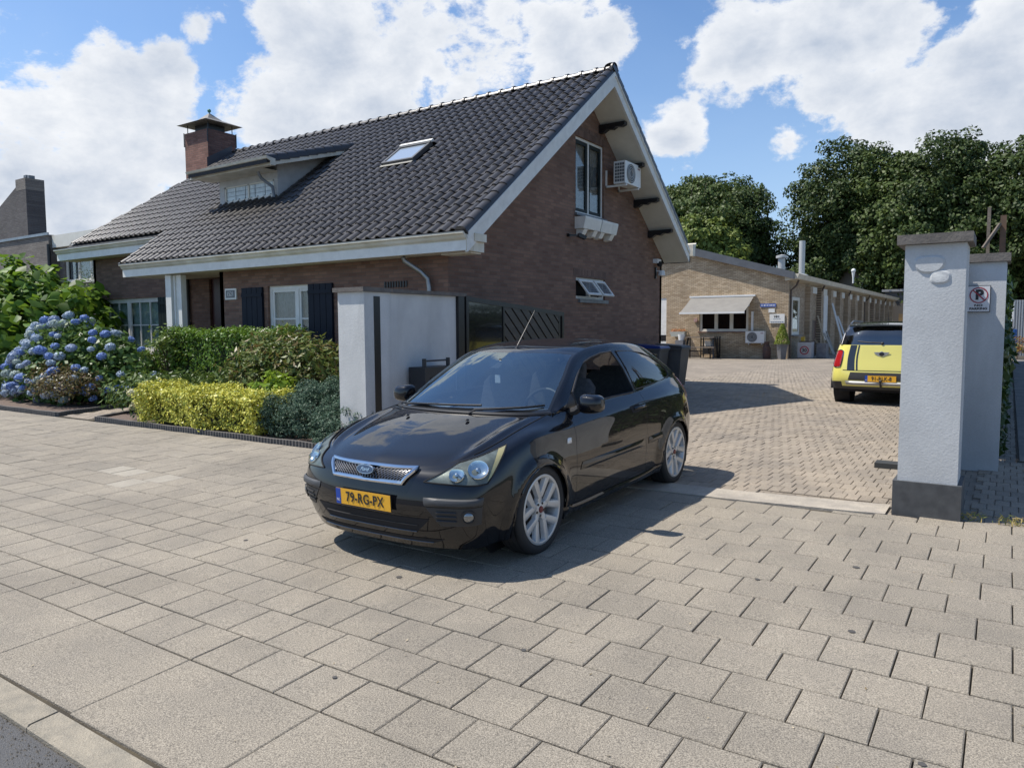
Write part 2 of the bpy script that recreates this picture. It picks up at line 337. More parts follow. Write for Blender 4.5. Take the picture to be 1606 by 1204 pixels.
# ---- pavement
tile_m = M('concrete_tile', (.292, .255, .200), .88, base2=(.240, .212, .170), nscale=2.3, bump=.7, bscale=170, island=.05, fine=(150, .5), detail=6, stain=(.55, .13))
pale_m = M('pale_tile', (.35, .315, .255), .88, base2=(.28, .25, .205), nscale=3, bump=.5, bscale=170, fine=(230, .25))
sandj = M('joint_sand', (.045, .038, .028), .95, base2=(.085, .07, .045), nscale=3, bump=.6, bscale=150)
m_ = MB(); xs = np.linspace(-45, 12, 40); ys = [1.418, 2.5, 4.12, 5.2, 6.0]
vs = []; 
for x in xs:
    for j, y in enumerate(ys): 
        yy = y if j < 4 else yprop(x); vs.append((x, yy, gz(yy)-.016))
m_.add(vs, [(i*5+j, (i+1)*5+j, (i+1)*5+j+1, i*5+j+1) for i in range(len(xs)-1) for j in range(4)])
pave = structure('pavement', m_, sandj)
def tile_mesh(x0, x1, y0, y1, rng, mb=None, tilt=1.0, inset=.0045, jz=.0011, zf=gz, hgt=.0):
    """one paver: slightly tilted top with a worn bevel, sides down into the joint"""
    mb = mb or MB(); dz = rng.uniform(-jz, jz)*tilt; tx = rng.uniform(-1, 1)*.0013*tilt; ty = rng.uniform(-1, 1)*.0013*tilt
    c = math.cos(.0152); s = math.sin(.0152)
    def P(x, y, o):
        yy = 1.961+(x+5.03)*s+(y-1.961)*c if hgt == 0 else y
        return (x, yy, zf(yy)+dz+hgt+tx*(x-x0)/(x1-x0)+ty*(y-y0)/(y1-y0)+o)
    j = [rng.uniform(-.0015, .0015) for _ in range(4)]
    a = [(x0+j[0], y0+j[1]), (x1+j[2], y0+j[3]), (x1+j[3], y1+j[2]), (x0+j[1], y1+j[0])]
    t = [(x0+inset, y0+inset), (x1-inset, y0+inset), (x1-inset, y1-inset), (x0+inset, y1-inset)]
    vs = [P(x, y, 0) for x, y in t]+[P(x, y, -.004) for x, y in a]+[P(x, y, -.03) for x, y in a]
    return mb.add(vs, [(0, 1, 2, 3)]+[(k, 4+k, 4+(k+1) % 4, (k+1) % 4) for k in range(4)]+[(4+k, 8+k, 8+(k+1) % 4, 4+(k+1) % 4) for k in range(4)])
tiles = []
rng = random.Random(11)
X0 = -5.03; T = .3
for k in range(-1, 16):
    for i in range(-120, 55):
        if k == -1:
            if i % 3: continue
            x0, x1 = X0+i*T, X0+(i+3)*T; y0, y1 = 1.432-(x0+x1+10.06)/2*.0152, 1.961
        else:
            o = .5 if k % 2 else 0; x0, x1 = X0+(i+o)*T, X0+(i+o+1)*T; y0, y1 = 1.961+k*T, 1.961+(k+1)*T
        xc = (x0+x1)/2; yw = (y0+y1)/2+(xc+5.03)*.0152; lim = yprop(xc)
        if yw-T/2 > lim-.05: continue
        dyy = (xc+5.03)*.0152
        if y1+dyy > lim-.01: y1 = lim-.012-dyy
        if y1-y0 < .06: continue
        g = rng.uniform(.0020, .0036); g2 = rng.uniform(.0040, .0062)
        tiles.append((x0+g, x1-g, y0+g2, y1-g2, (Vector((xc, yw, gz(yw)))-CAMP).length, inview((xc, yw, gz(yw)))))
tiles.sort(key=lambda t: (not t[5], t[4]))
stuff = MB(); pale = MB()
for n, t in enumerate(tiles):
    if n < 300 and t[5]:
        big = t[1]-t[0] > .5
        part('paving_slab' if big else 'paving_tile', tile_mesh(*t[:4], rng), tile_m, pave, wc=False, fix=False)
    else:
        xc, yc = (t[0]+t[1])/2, (t[2]+t[3])/2
        far = t[4] > 9
        tgt = pale if (-8.6 < xc < -6.9 and 3.75 < yc < 4.35 and rng.random() < .33) else stuff
        tile_mesh(*t[:4], rng, tgt, tilt=1.6 if far else 1.0)
o = part('far_paving_tiles', stuff, tile_m, pave, wc=False, fix=False); o['kind'] = 'stuff'
o = part('pale_replacement_tiles', pale, pale_m, pave, wc=False, fix=False); o['kind'] = 'stuff'
# ---- courtyard of clinker pavers
court_base = MB(); _cx = [-7.45, -6.5, -2, -.84, -.27, 3.2]; court_base.add([(x, yprop(x)+.01, .166) for x in _cx]+[(x, 20, .166) for x in _cx], [(i, i+1, 7+i, 6+i) for i in range(5)]); court_base.add([(-30, 20, .166), (3.2, 20, .166), (3.2, 90, .166), (-30, 90, .166)], [(0, 1, 2, 3)])
brickp = brick_mat('far_paver_pattern', (.285, .24, .187), (.225, .192, .152), (.12, .10, .08), 'y', bw=.105, bh=.21)
# the far courtyard pattern lies flat: map X and Y
for nn in brickp.node_tree.nodes:
    if nn.type == 'COMBXYZ':
        sp_ = [q for q in brickp.node_tree.nodes if q.type == 'SEPXYZ'][0]
        brickp.node_tree.links.new(sp_.outputs['Y'], nn.inputs[1])
court = structure('courtyard', court_base, brickp)
pav_m = M('clinker_paver', (.300, .252, .195), .9, base2=(.215, .185, .15), nscale=1.6, bump=.5, bscale=120, island=.10, fine=(150, .4), detail=6)
concrete = M('old_concrete', (.40, .355, .29), .9, base2=(.29, .26, .22), nscale=5, bump=.6, bscale=60, fine=(120, .2))
m_ = MB(); xs = np.linspace(-6.46, -.76, 20)
vs = [(x, yprop(x)+.004, .184) for x in xs]+[(x, yprop(x)+.34, .190) for x in xs]+[(x, yprop(x)+.004, .1) for x in xs]
m_.add(vs, [(i, i+1, 21+i, 20+i) for i in range(19)]+[(40+i, 41+i, i+1, i) for i in range(19)])
structure('threshold_strip', m_, concrete)
pv = []
for r in range(0, 86):
    y0 = 6.56+r*.212
    for c in range(-70, 44):
        x0 = -.1+c*.108+(.054 if r % 2 else 0)
        if x0 < -7.3 or x0 > 3: continue
        xc = x0+.05
        if y0 < yprop(xc)+.34: 
            if xc < -.8 or y0 < yprop(xc)+.16: continue
        if -.78 < xc < -.2 and y0 < 9.3: continue
        if y0 > 15 and xc > .2: continue
        v = (Vector((xc, y0+.1, .18))-CAMP).length
        iv = inview((xc, y0+.1, .18)) and not (xc < -2.9+0*y0 and y0 < 8.2) 
        pv.append((x0, x0+.104, y0, y0+.206, v, iv))
pv.sort(key=lambda t: (not t[5], t[4])); stuff = MB()
for n, t in enumerate(pv):
    kw = dict(inset=.004, jz=.003, zf=lambda y: .18, hgt=.0001)
    if n < 300: part('clinker', tile_mesh(*t[:4], rng, **kw), pav_m, court, wc=False, fix=False)
    else: tile_mesh(*t[:4], rng, stuff, tilt=1.3, **kw)
o = part('far_clinkers', stuff, pav_m, court, wc=False, fix=False); o['kind'] = 'stuff'
# slab path on the far right
pth = structure('side_path', MB().box(.12, 1.5, 9.6, 60, .1, .186), sandj)
for j in range(30):
    for i in range(2):
        tile_y = 9.62+j*.95
        part('path_slab', tile_mesh(.14+i*.66, .14+i*.66+.64, tile_y, tile_y+.93, rng, hgt=.014, zf=lambda y: .18), M('dark_slab', (.20, .185, .165), .9, base2=(.13, .125, .115), nscale=3, bump=.4), pth, wc=False, fix=False)
# ------------------------------------------------------------------ walls and windows
def PW(axis, plane, u, d, z): return (u, plane+d, z) if axis == 'y' else (plane-d, u, z)
def wall_mesh(mb, axis, plane, outer, holes=(), depth=.12):
    from mathutils.geometry import tessellate_polygon
    loops = [[Vector((u, z, 0)) for u, z in outer]]+[[Vector(p) for p in ((a, c, 0), (b, c, 0), (b, d, 0), (a, d, 0))] for a, b, c, d in holes]
    tris = tessellate_polygon(loops); flat = [p for l in loops for p in l]
    mb.add([PW(axis, plane, p.x, 0, p.y) for p in flat], [tuple(t) for t in tris])
    for a, b, c, d in holes:
        q = [(a, c), (b, c), (b, d), (a, d)]
        for i in range(4):
            (u0, z0), (u1, z1) = q[i], q[(i+1) % 4]
            mb.add([PW(axis, plane, u0, 0, z0), PW(axis, plane, u1, 0, z1), PW(axis, plane, u1, depth, z1), PW(axis, plane, u0, depth, z0)], [(0, 1, 2, 3)])
    return mb
def ob(mb, axis, plane, u0, u1, d0, d1, z0, z1):
    a = PW(axis, plane, u0, d0, z0); b = PW(axis, plane, u1, d1, z1)
    return mb.box(min(a[0], b[0]), max(a[0], b[0]), min(a[1], b[1]), max(a[1], b[1]), z0, z1)
def window(parent, axis, plane, u0, u1, z0, z1, lights=1, bars=(), fm=None, sm=None, dep=.05, fw=.05, sw=.045, cur='full', name='window', glass=None, sill=None, cm=None):
    """frame + one sash and pane per light (lights = list of u-fractions or a count); bars = horizontal fractions, per sash vertical counts"""
    fm = fm or white; sm = sm or fm; g = glass or winglass
    m = MB(); d0, d1 = dep, dep+.07
    ob(m, axis, plane, u0, u1, d0, d1, z0, z0+fw); ob(m, axis, plane, u0, u1, d0, d1, z1-fw, z1)
    ob(m, axis, plane, u0, u0+fw, d0, d1, z0+fw, z1-fw); ob(m, axis, plane, u1-fw, u1, d0, d1, z0+fw, z1-fw)
    fr = [i/lights for i in range(lights+1)] if isinstance(lights, int) else lights
    W = u1-u0-2*fw
    for f in fr[1:-1]: ob(m, axis, plane, u0+fw+W*f-fw/2, u0+fw+W*f+fw/2, d0, d1, z0+fw, z1-fw)
    w = part(name, m, fm, parent)
    hb, vb = (bars or (0, 0))
    for i in range(len(fr)-1):
        a = u0+fw+W*fr[i]+(fw/2 if i else 0); b = u0+fw+W*fr[i+1]-(fw/2 if i < len(fr)-2 else 0)
        m = MB(); e0, e1 = d0+.012, d0+.055
        c0, c1 = z0+fw, z1-fw
        ob(m, axis, plane, a, b, e0, e1, c0, c0+sw); ob(m, axis, plane, a, b, e0, e1, c1-sw, c1)
        ob(m, axis, plane, a, a+sw, e0, e1, c0+sw, c1-sw); ob(m, axis, plane, b-sw, b, e0, e1, c0+sw, c1-sw)
        for k in range(1, hb+1):
            zz = c0+(c1-c0)*k/(hb+1); ob(m, axis, plane, a+sw, b-sw, e0+.004, e1-.004, zz-.014, zz+.014)
        for k in range(1, vb+1):
            uu = a+(b-a)*k/(vb+1); ob(m, axis, plane, uu-.014, uu+.014, e0+.006, e1-.006, c0+sw, c1-sw)
        part('sash', m, sm, w)
        m = MB(); ob(m, axis, plane, a+sw, b-sw, d0+.03, d0+.036, c0+sw, c1-sw); part('pane', m, g, w)
        if cur:
            m = MB(); n = 26; vs = []
            ua, ub = (a, b) if cur == 'full' else (a, a+(b-a)*.42)
            for k in range(n+1):
                uu = ua+(ub-ua)*k/n; dd = dep+.10+.018*math.sin(k*1.9)+.008*math.sin(k*4.3)
                vs += [PW(axis, plane, uu, dd, c0-.02), PW(axis, plane, uu, dd, c1+.02)]
            m.add(vs, [(2*k, 2*k+2, 2*k+3, 2*k+1) for k in range(n)]); part('curtain', m, cm or curtain, w, smooth='all', fix=False)
    m = MB(); ob(m, axis, plane, u0, u1, dep+.5, dep+.52, z0, z1); 
    for (p, q) in ((u0, u0+.01), (u1-.01, u1)): ob(m, axis, plane, p, q, dep+.08, dep+.5, z0, z1)
    ob(m, axis, plane, u0, u1, dep+.08, dep+.5, z0-.01, z0); ob(m, axis, plane, u0, u1, dep+.08, dep+.5, z1, z1+.01)
    part('dark_room', m, dark_in, w)
    if sill:
        m = MB(); ob(m, axis, plane, u0-.05, u1+.05, -.06, dep, z0-.05, z0-.003); part('sill', m, sill, w)
    return w
# ------------------------------------------------------------------ brick house
house = thing('brick_house', 'brown brick house with dark tiled roof, white gutters and black shutters behind the front garden', 'house', (-14, 13, .18))
bY = brick_mat('house_brick_front', (.135, .070, .048), (.215, .122, .085), (.12, .095, .078), 'y')
bX = brick_mat('house_brick_side', (.150, .080, .056), (.225, .130, .092), (.13, .105, .087), 'x')
ZR, YR, SL = 6.81, 13.74, .75
def rz(y): return ZR-SL*abs(y-YR)
XG = -7.42
m = MB(); wall_mesh(m, 'y', 9.2, [(-13.39, .1), (XG, .1), (XG, 3.0), (-13.39, 3.0)], [(-11.884, -10.44, 1.22, 2.477)]); part('front_wall', m, bY, house)
m = MB(); wall_mesh(m, 'x', XG, [(9.2, .1), (17.84, .1), (17.84, rz(17.84)-.26), (YR, ZR-.3), (9.2, rz(9.2)-.26)], [(13.33, 14.6, 3.99, 5.535), (13.35, 14.66, 2.25, 2.69)]); part('gable_wall', m, bX, house)
m = MB(); wall_mesh(m, 'y', 10.15, [(-20.27, .1), (-13.39, .1), (-13.39, 3.6), (-20.27, 3.6)], [(-20.2, -17.24, 1.1, 2.445), (-15.18, -14.2, .1, 2.8)]); part('wing_wall', m, bY, house)
m = MB().box(-13.39, -13.27, 9.2, 10.15, .1, 3.1); part('porch_side_wall', m, bX, house)
m = MB(); m.box(-20.27, -20.15, 10.15, 17.84, .1, 3.6); m.box(-20.27, XG, 17.72, 17.84, .1, 3.4); part('rear_walls', m, bX, house)
# soldier courses over the openings
sold = brick_mat('soldier_brick', (.105, .060, .046), (.185, .110, .082), (.10, .082, .07), 'x', bw=.0625, bh=.21)
m = MB().box(XG+.001, XG+.006, 13.2, 14.73, 5.54, 5.75); part('soldier_course', m, sold, house); m = MB().box(XG+.001, XG+.006, 13.25, 14.76, 2.70, 2.86); part('soldier_course', m, sold, house)
window(house, 'x', XG, 13.33, 14.6, 3.99, 5.535, 2, fm=white, sm=dkgreen, sw=.07, sill=zinc, cur='full', cm=curtain_d)
# front windows
window(house, 'y', 9.2, -11.884, -10.44, 1.22, 2.477, [0, .56, 1], (1, 0), sw=.05, fw=.07, sill=white, cm=curtain_d)
window(house, 'y', 10.15, -20.2, -17.24, 1.1, 2.445, 2, (1, 2), fw=.06, sill=white, cm=M('curtain_reflection_tint', (.30, .38, .36), .9, base2=(.24, .31, .29), nscale=8))  # greenish reflection of the panes put into the curtain colour
# open bathroom window: two top-hung sashes
m = MB(); ob(m, 'x', XG, 13.35, 14.66, .04, .12, 2.25, 2.31); ob(m, 'x', XG, 13.35, 14.66, .04, .12, 2.63, 2.69)
for u in (13.35, 14.0, 14.60): ob(m, 'x', XG, u, u+.06, .04, .12, 2.31, 2.63)
w = part('window', m, white, house)
m = MB(); ob(m, 'x', XG, 13.35, 14.66, .25, .27, 2.25, 2.69); part('dark_room', m, dark_in, w)
m = MB(); ob(m, 'x', XG, 13.45, 14.75, -.05, .04, 2.17, 2.245); part('sill', m, zinc, w)
for a, b_ in ((13.42, 14.02), (14.1, 14.6)):
    Tm = Matrix.Translation((XG+.0, 0, 2.63)) @ Matrix.Rotation(R(-38), 4, 'Y')
    m = MB(); 
    for bx in ((0, .03, a, b_, -.05, 0), (0, .03, a, b_, -.40, -.35), (0, .03, a, a+.05, -.35, -.05), (0, .03, b_-.05, b_, -.35, -.05)): m.box(*bx, T=Tm)
    s = part('sash', m, white, w)
    m = MB().box(.012, .018, a+.05, b_-.05, -.35, -.05, T=Tm); part('pane', m, glass_mat('frosted_pane', (.75, .78, .78), .25, .25), w)
    m = MB()
    for k in range(1, 7): m.box(.019, .022, a+.05+(b_-a-.1)*k/7-.004, a+.05+(b_-a-.1)*k/7+.004, -.35, -.05, T=Tm)
    for k in range(1, 5): m.box(.019, .022, a+.05, b_-.05, -.35+.3*k/5-.004, -.35+.3*k/5+.004, T=Tm)
    part('lead_bars', m, zinc, w)
# shutters, boards each a part
def shutter(u0, u1, z0, z1, plane, mat):
    m = MB(); ob(m, 'y', plane, u0, u1, -.03, -.004, z0, z1)
    s = part('shutter', m, mat, house); n = 4
    for k in range(n):
        a = u0+(u1-u0)*k/n; m = MB(); ob(m, 'y', plane, a+.006, a+(u1-u0)/n-.006, -.045, -.031, z0, z1); part('board', m, mat, s)
    for zz in (z0+.12, z1-.18): m = MB(); ob(m, 'y', plane, u0+.01, u1-.01, -.06, -.046, zz, zz+.07); part('ledge', m, mat, s)
shutter(-12.64, -12.0, 1.15, 2.465, 9.2, navy); shutter(-10.69, -10.05, 1.15, 2.472, 9.2, navy); shutter(-17.22, -16.72, 1.1, 2.44, 10.15, dkgreen)
# front door, number sign, vents, pipes, post
m = MB(); ob(m, 'y', 10.15, -15.18, -14.2, .06, .12, .15, 2.8); d = part('door', m, M('oxblood', (.05, .012, .012), .4), house)
m = MB(); ob(m, 'y', 10.15, -14.32, -14.28, .0, .06, 1.1, 1.25); part('handle', m, steel, d)
m = MB(); ob(m, 'y', 9.2, -13.19, -12.83, -.03, -.002, 2.25, 2.47); n_ = part('number_sign', m, white, house)
m = MB(); ob(m, 'y', 9.2, -13.155, -12.865, -.034, -.031, 2.285, 2.435); part('number_panel', m, zinc, n_)
text('number', '1521', .125, (-13.01, 9.164, 2.36), FY, white, n_, sx=.9)
for zz in (2.40, 2.56):
    m = MB()
    for k in range(9): ob(m, 'y', 9.2, -8.8+k*.06, -8.8+k*.06+.03, -.02, -.002, zz-.06, zz+.04)
    part('vent_grille', m, black_p, house) if zz < 2.5 else None
m = MB().tube([(-8.12, 8.92, 2.8), (-8.12, 8.95, 2.74), (-7.86, 9.05, 2.56), (-7.78, 9.12, 2.45), (-7.76, 9.13, 2.3), (-7.76, 9.13, .2)], .04, 10); part('downpipe', m, metal, house, smooth=True)
m = MB().tube([(-15.95, 10.09, 2.9), (-15.95, 10.09, .2)], .05, 10); m.lathe([(.065, 0), (.065, .09)], 10, (-15.95, 10.09, 1.75)); part('downpipe', m, pgrey, house, smooth=True)
m = MB().box(-14.90, -14.70, 8.93, 9.1, .15, 2.8); m.box(-14.72, -14.44, 9.0, 9.12, .15, 2.8); m.box(-14.66, -14.62, 8.97, 9.0, .15, 2.8); part('porch_post', m, white, house)
# roof deck, soffit
m = MB(); t_ = .10
prof = [(8.9, rz(8.9)-.05), (YR, ZR-.05), (18.2, rz(18.2)-.05), (18.2, rz(18.2)-.18), (YR, ZR-.18), (8.9, rz(8.9)-.18)]
m.prism([(y, z) for y, z in prof], -16.5, -6.80, 'x')
prof2 = [(9.8, rz(9.8)-.05), (YR, ZR-.05), (18.2, rz(18.2)-.05), (18.2, rz(18.2)-.18), (YR, ZR-.18), (9.8, rz(9.8)-.18)]
m.add([(-21.05, 9.8, rz(9.8)-.05), (-16.5, 9.8, rz(9.8)-.05), (-16.5, YR, ZR-.05), (-19.0, YR, ZR-.05), (-21.05, 18.2, rz(18.2)-.05), (-16.5, 18.2, rz(18.2)-.05)], [(0, 1, 2, 3), (3, 2, 5, 4), (0, 3, 4)])
m.add([(-16.5, 8.9, rz(8.9)-.05), (-16.5, 9.8, rz(9.8)-.05), (-16.5, 9.8, 2.9), (-16.5, 8.9, 2.9)], [(0, 1, 2, 3)])
roof = part('roof', m, M('roof_underlay', (.02, .02, .022), .8), house, fix=False)
soff = MB()
for s_ in (1, -1):
    ya, yb = (9.0, YR) if s_ > 0 else (18.0, YR)
    soff.add([(XG-.0, ya, rz(ya)-.33), (-6.8, ya, rz(ya)-.33), (-6.8, yb, ZR-.33), (XG-.0, yb, ZR-.33)], [(0, 1, 2, 3)])
part('gable_soffit', soff, cream, roof, fix=False)
# grooves of the soffit boards
for s_ in (-1, 1):
    m = MB(); pts = []
    ya = YR-4.9 if s_ < 0 else 18.0
    for (dz0, dz1, x0, x1) in ((-.04, -.34, -6.80, -6.75), (-.04, -.14, -6.75, -6.728)):
        m.prism([(ya, rz(ya)+dz0), (YR, ZR+dz0), (YR, ZR+dz1), (ya, rz(ya)+dz1)], x0, x1, 'x')
    part('bargeboard', m, white, roof)
for y in (14.40, 15.32, 16.17, 17.0):
    z = rz(y)-.34
    m = MB(); m.prism([(XG, z-.03), (-6.82, z-.03), (-6.82, z-.10), (-6.90, z-.13), (-7.02, z-.115), (-7.10, z-.16), (-7.22, z-.14), (-7.32, z-.20), (XG, z-.20)], y-.06, y+.06, 'y'); part('bracket', m, black_p, roof)
# tiles
tile_mat = M('roof_tile', (.034, .031, .030), .36, base2=(.046, .042, .040), nscale=1.2, bump=.2, bscale=60, island=.22, spec=.6, detail=6)
CW, RW, RL = .2222, .218, .2725
ang = math.atan(SL)
def tile_profile():
    pr = [(0, 0.0), (.035, -.004), (.085, -.002), (.108, .014), (.128, .036), (.155, .046), (.182, .042), (.206, .024), (.226, .006)]
    return pr
def roof_tile_geo():
    pr = tile_profile(); L_ = .335; lift = .026; vs = []; 
    for (yy, l) in ((0, lift), (L_, 0)):
        for x, h in pr: vs.append((x, yy, h+l))
    n = len(pr)
    for x, h in pr: vs.append((x, .002, h+lift-.020))
    fs = [(i, i+1, n+i+1, n+i) for i in range(n-1)]+[(2*n+i, 2*n+i+1, i+1, i) for i in range(n-1)]
    return vs, fs
tv, tf = roof_tile_geo()
tmb = MB().add(tv, tf); tme = tmb.mesh('roof_tile', tile_mat, 50, fix=False)
rot = Matrix.Rotation(ang, 4, 'X')
slots = []
for r in range(23):
    y = 8.80+r*RW
    if y > YR-.12: break
    if y < 9.70: xl = -16.52
    else: xl = -21.05+(y-9.8)*(2.05/3.94)
    c = 0; x = -6.93-CW
    while x > xl-.02:
        z = rz(y)-.005
        # leave out tiles under the dormer and the skylight
        if not (-15.35 < x < -13.6 and 10.8 < y < 12.2) and not (-10.9 < x < -9.95 and 11.1 < y < 11.7) and not (x < -19.5 and y > 13.0):
            slots.append((x, y, z))
        x -= CW
slots.sort(key=lambda s: (Vector(s)-CAMP).length)
stuffv, stufff = [], []
V0 = np.array(tv); rng2 = random.Random(5)
for i, (x, y, z) in enumerate(slots):
    j = Matrix.Rotation(rng2.uniform(-.010, .010), 4, 'Z') @ Matrix.Rotation(rng2.uniform(-.008, .008), 4, 'Y')
    Mx = Matrix.Translation((x, y, z)) @ rot @ j @ Matrix.Translation((0, 0, rng2.uniform(-.002, .003)))
    if i < 300:
        o = link('roof_tile', tme, roof); o.matrix_local = Matrix.Translation(-house.location) @ Mx
    else:
        A = np.array(Mx); b0 = len(stuffv)
        W_ = V0 @ A[:3, :3].T + A[:3, 3]
        stuffv += [tuple(p) for p in W_]; stufff += [tuple(b0+k for k in f) for f in tf]
rot_b = Matrix.Translation((0, 0, 0))
for r in range(20):     # rear slope
    y = 18.1-r*RW; x = -6.93
    while x > -20.9+(18.2-y)*.42:
        Mx = Matrix.Translation((x, y, rz(y)-.005)) @ Matrix.Rotation(math.pi, 4, 'Z') @ rot
        A = np.array(Mx); b0 = len(stuffv); W_ = V0 @ A[:3, :3].T + A[:3, 3]
        stuffv += [tuple(p) for p in W_]; stufff += [tuple(b0+k for k in f) for f in tf]
        x -= CW
mb_ = MB(); mb_.v = stuffv; mb_.f = stufff; mb_.mi = [0]*len(stufff)
o = part('far_roof_tiles', mb_, tile_mat, roof, smooth=50, fix=False); o['kind'] = 'stuff'
# ridge and verge tiles
def half_round(L_, r0, r1, n=7):
    mb = MB(); vs = []
    for k, (yy, rr) in enumerate(((0, r0), (.05, r0), (.052, r0-.025), (L_, r1))):
        for i in range(n+1):
            a = math.pi*i/n; vs.append((yy, rr*math.cos(a), rr*math.sin(a)*.85))
    fs = [(j*(n+1)+i, j*(n+1)+i+1, (j+1)*(n+1)+i+1, (j+1)*(n+1)+i) for j in range(3) for i in range(n)]
    mb.add(vs, fs); mb.add(vs[:n+1], [tuple(range(n+1))]); return mb
rme = half_round(.345, .135, .10).mesh('ridge_tile', tile_mat, 50, fix=False)
k = 0; x = -18.9
while x < -7.15:
    o = link('ridge_tile', rme, roof); o.location = Vector((x, YR, ZR-.015))-house.location; o.rotation_euler = (0, R(-1.2), 0); x += .335
m = MB().lathe([(0, 0), (.08, .0), (.125, .01), (.13, .05), (.12, .06)], 16, (-6.80, YR, ZR+.0), 'x'); part('ridge_end_cap', m, tile_mat, roof, smooth=True)
def verge_geo():
    mb = MB(); pr = [(-.02, -.09), (-.02, -.0), (.0, .03), (.05, .058), (.10, .062), (.155, .045), (.185, .01), (.19, -.10)]
    vs = []
    for yy, l in ((0, .02), (.30, 0)):
        for x, h in pr: vs.append((x, yy, h+l))
    n = len(pr); fs = [(i, i+1, n+i+1, n+i) for i in range(n-1)]
    mb.add(vs, fs); mb.add([(x, 0, h+.02) for x, h in pr], [tuple(range(n))]); return mb
vme = verge_geo().mesh('verge_tile', tile_mat, 40, fix=False)
for r in range(23):
    y = 8.80+r*RW
    if y > YR-.05: break
    o = link('verge_tile', vme, roof); o.matrix_local = Matrix.Translation(-house.location) @ Matrix.Translation((-6.93, y, rz(y)+.0)) @ rot
    if 2*YR-y > 17.95: continue
    o = link('verge_tile', vme, roof); o.matrix_local = Matrix.Translation(-house.location) @ Matrix.Translation((-6.74, 2*YR-y, rz(y)+.0)) @ Matrix.Rotation(math.pi, 4, 'Z') @ rot
# gutters: cornice with a flared top
def gutter(x0, x1, yl, z0, z1, name='gutter', s=1, soffit=.35):
    f = yl+.09*s
    mid = z0+(z1-z0)*.58
    m = MB(); m.prism([(f, z0), (f, mid), (yl+.055*s, mid+.03), (yl+.035*s, z1-.045), (yl, z1-.025), (yl, z1), (yl+.03*s, z1), (yl+.06*s, z1-.03), (f+.16*s, z1-.05), (f+.16*s, z0)], x0, x1, 'x')
    g = part(name, m, gutterw, roof)
    m = MB().box(x0+.03, XG-.002, min(f+.162*s, f+.162*s+soffit*s), max(f+.162*s, f+.162*s+soffit*s), z0+.004, z0+.03); part('soffit', m, gutterw, g)
    m = MB().box(x0+.005, x1-.005, f-.004 if s > 0 else f, f if s > 0 else f+.004, z0+.003, mid-.012); part('fascia', m, white, g)
    m = MB().box(x0-.002, x1+.002, min(yl-.004*s, yl+.032*s), max(yl-.004*s, yl+.032*s), z1+.001, z1+.008); part('zinc_lip', m, zinc, g)
    return g
gutter(-16.38, -6.77, 8.74, 2.815, 3.09, soffit=1.1); gutter(-21.35, -16.52, 9.66, 3.505, 3.79); gutter(-21.0, -6.70, 18.36, 3.44, 3.78, s=-1, soffit=.25)
m = MB(); m.box(-7.40, -6.82, 9.0, 9.26, 2.79, 2.812); m.box(-6.85, -6.772, 9.0, 9.28, 2.815, 2.965); m.box(-6.85, -6.73, 8.995, 9.29, 2.967, 3.085); part('gutter_return', m, gutterw, roof)
# skylight
sk = Matrix.Translation((-10.72, 11.20, rz(11.20)+.02)) @ rot @ Matrix.Diagonal((.84, .80, 1, 1))
m = MB()
for bx in ((0, 1.02, 0, .07, 0, .09), (0, 1.02, .83, .92, 0, .10), (0, .07, .07, .83, 0, .09), (.95, 1.02, .07, .83, 0, .09)): m.box(*bx, T=sk)
s = part('skylight', m, M('skylight_frame', (.10, .10, .10), .4, metal=.5), roof)
m = MB().box(.07, .95, .07, .83, .06, .075, T=sk); part('pane', m, M('skylight_glass', (.35, .40, .45), .03, metal=.0, coat=1, spec=1), s)
m = MB().box(.0, 1.02, -.10, 0, .035, .045, T=sk); part('flashing', m, M('lead_flashing', (.30, .29, .24), .6, base2=(.22, .21, .19), nscale=8), s)
m = MB().box(-.0, 1.04, .90, 1.0, .07, .115, T=sk); part('top_cover', m, white, s)
# dormer
def dz(y): return 5.24+.30*(y-10.2)
m = MB(); wall_mesh(m, 'y', 10.7, [(-15.45, 4.45), (-13.37, 4.45), (-13.37, 5.25), (-15.45, 5.25)], [(-15.27, -13.50, 4.58, 4.93)], depth=.06)
m.add([(-13.37, 10.7, 4.45), (-13.37, 12.6, 5.92), (-13.37, 10.7, 5.30)], [(0, 1, 2)]); m.add([(-15.45, 10.7, 4.45), (-15.45, 12.6, 5.92), (-15.45, 10.7, 5.30)], [(0, 1, 2)])
dorm = part('dormer', m, M('dormer_cladding', (.46, .46, .45), .6, base2=(.38, .38, .37), nscale=5), roof, fix=False)
m = MB(); m.prism([(10.1, dz(10.1)-.02), (12.68, dz(12.68)-.02), (12.68, dz(12.68)-.10), (10.1, dz(10.1)-.10)], -15.75, -12.95, 'x'); part('dormer_roof', m, M('roof_underlay', (.02, .02, .022), .8), dorm)
m = MB(); m.prism([(10.18, 5.08), (10.18, 5.15), (10.08, 5.20), (10.06, 5.245), (10.10, 5.245), (10.3, 5.22), (10.3, 5.08)], -15.8, -12.92, 'x'); m.box(-15.7, -13.38, 10.3, 10.7, 5.085, 5.10)
m.prism([(10.2, 5.07), (10.2, 5.23), (12.66, 5.95), (12.66, 5.80)], -12.98, -12.94, 'x'); m.add([(-13.37, 10.72, 5.22), (-12.98, 10.72, 5.24), (-12.98, 12.4, 5.72), (-13.37, 12.3, 5.70)], [(0, 1, 2, 3)]); part('dormer_gutter', m, gutterw, dorm)
m = MB(); z0, z1 = 4.58, 4.93
ob(m, 'y', 10.7, -15.27, -13.5, .01, .06, z0, z0+.03); ob(m, 'y', 10.7, -15.27, -13.5, .01, .06, z1-.03, z1)
for u in (-15.27, -14.43, -13.54): ob(m, 'y', 10.7, u, u+.045, .01, .06, z0, z1)
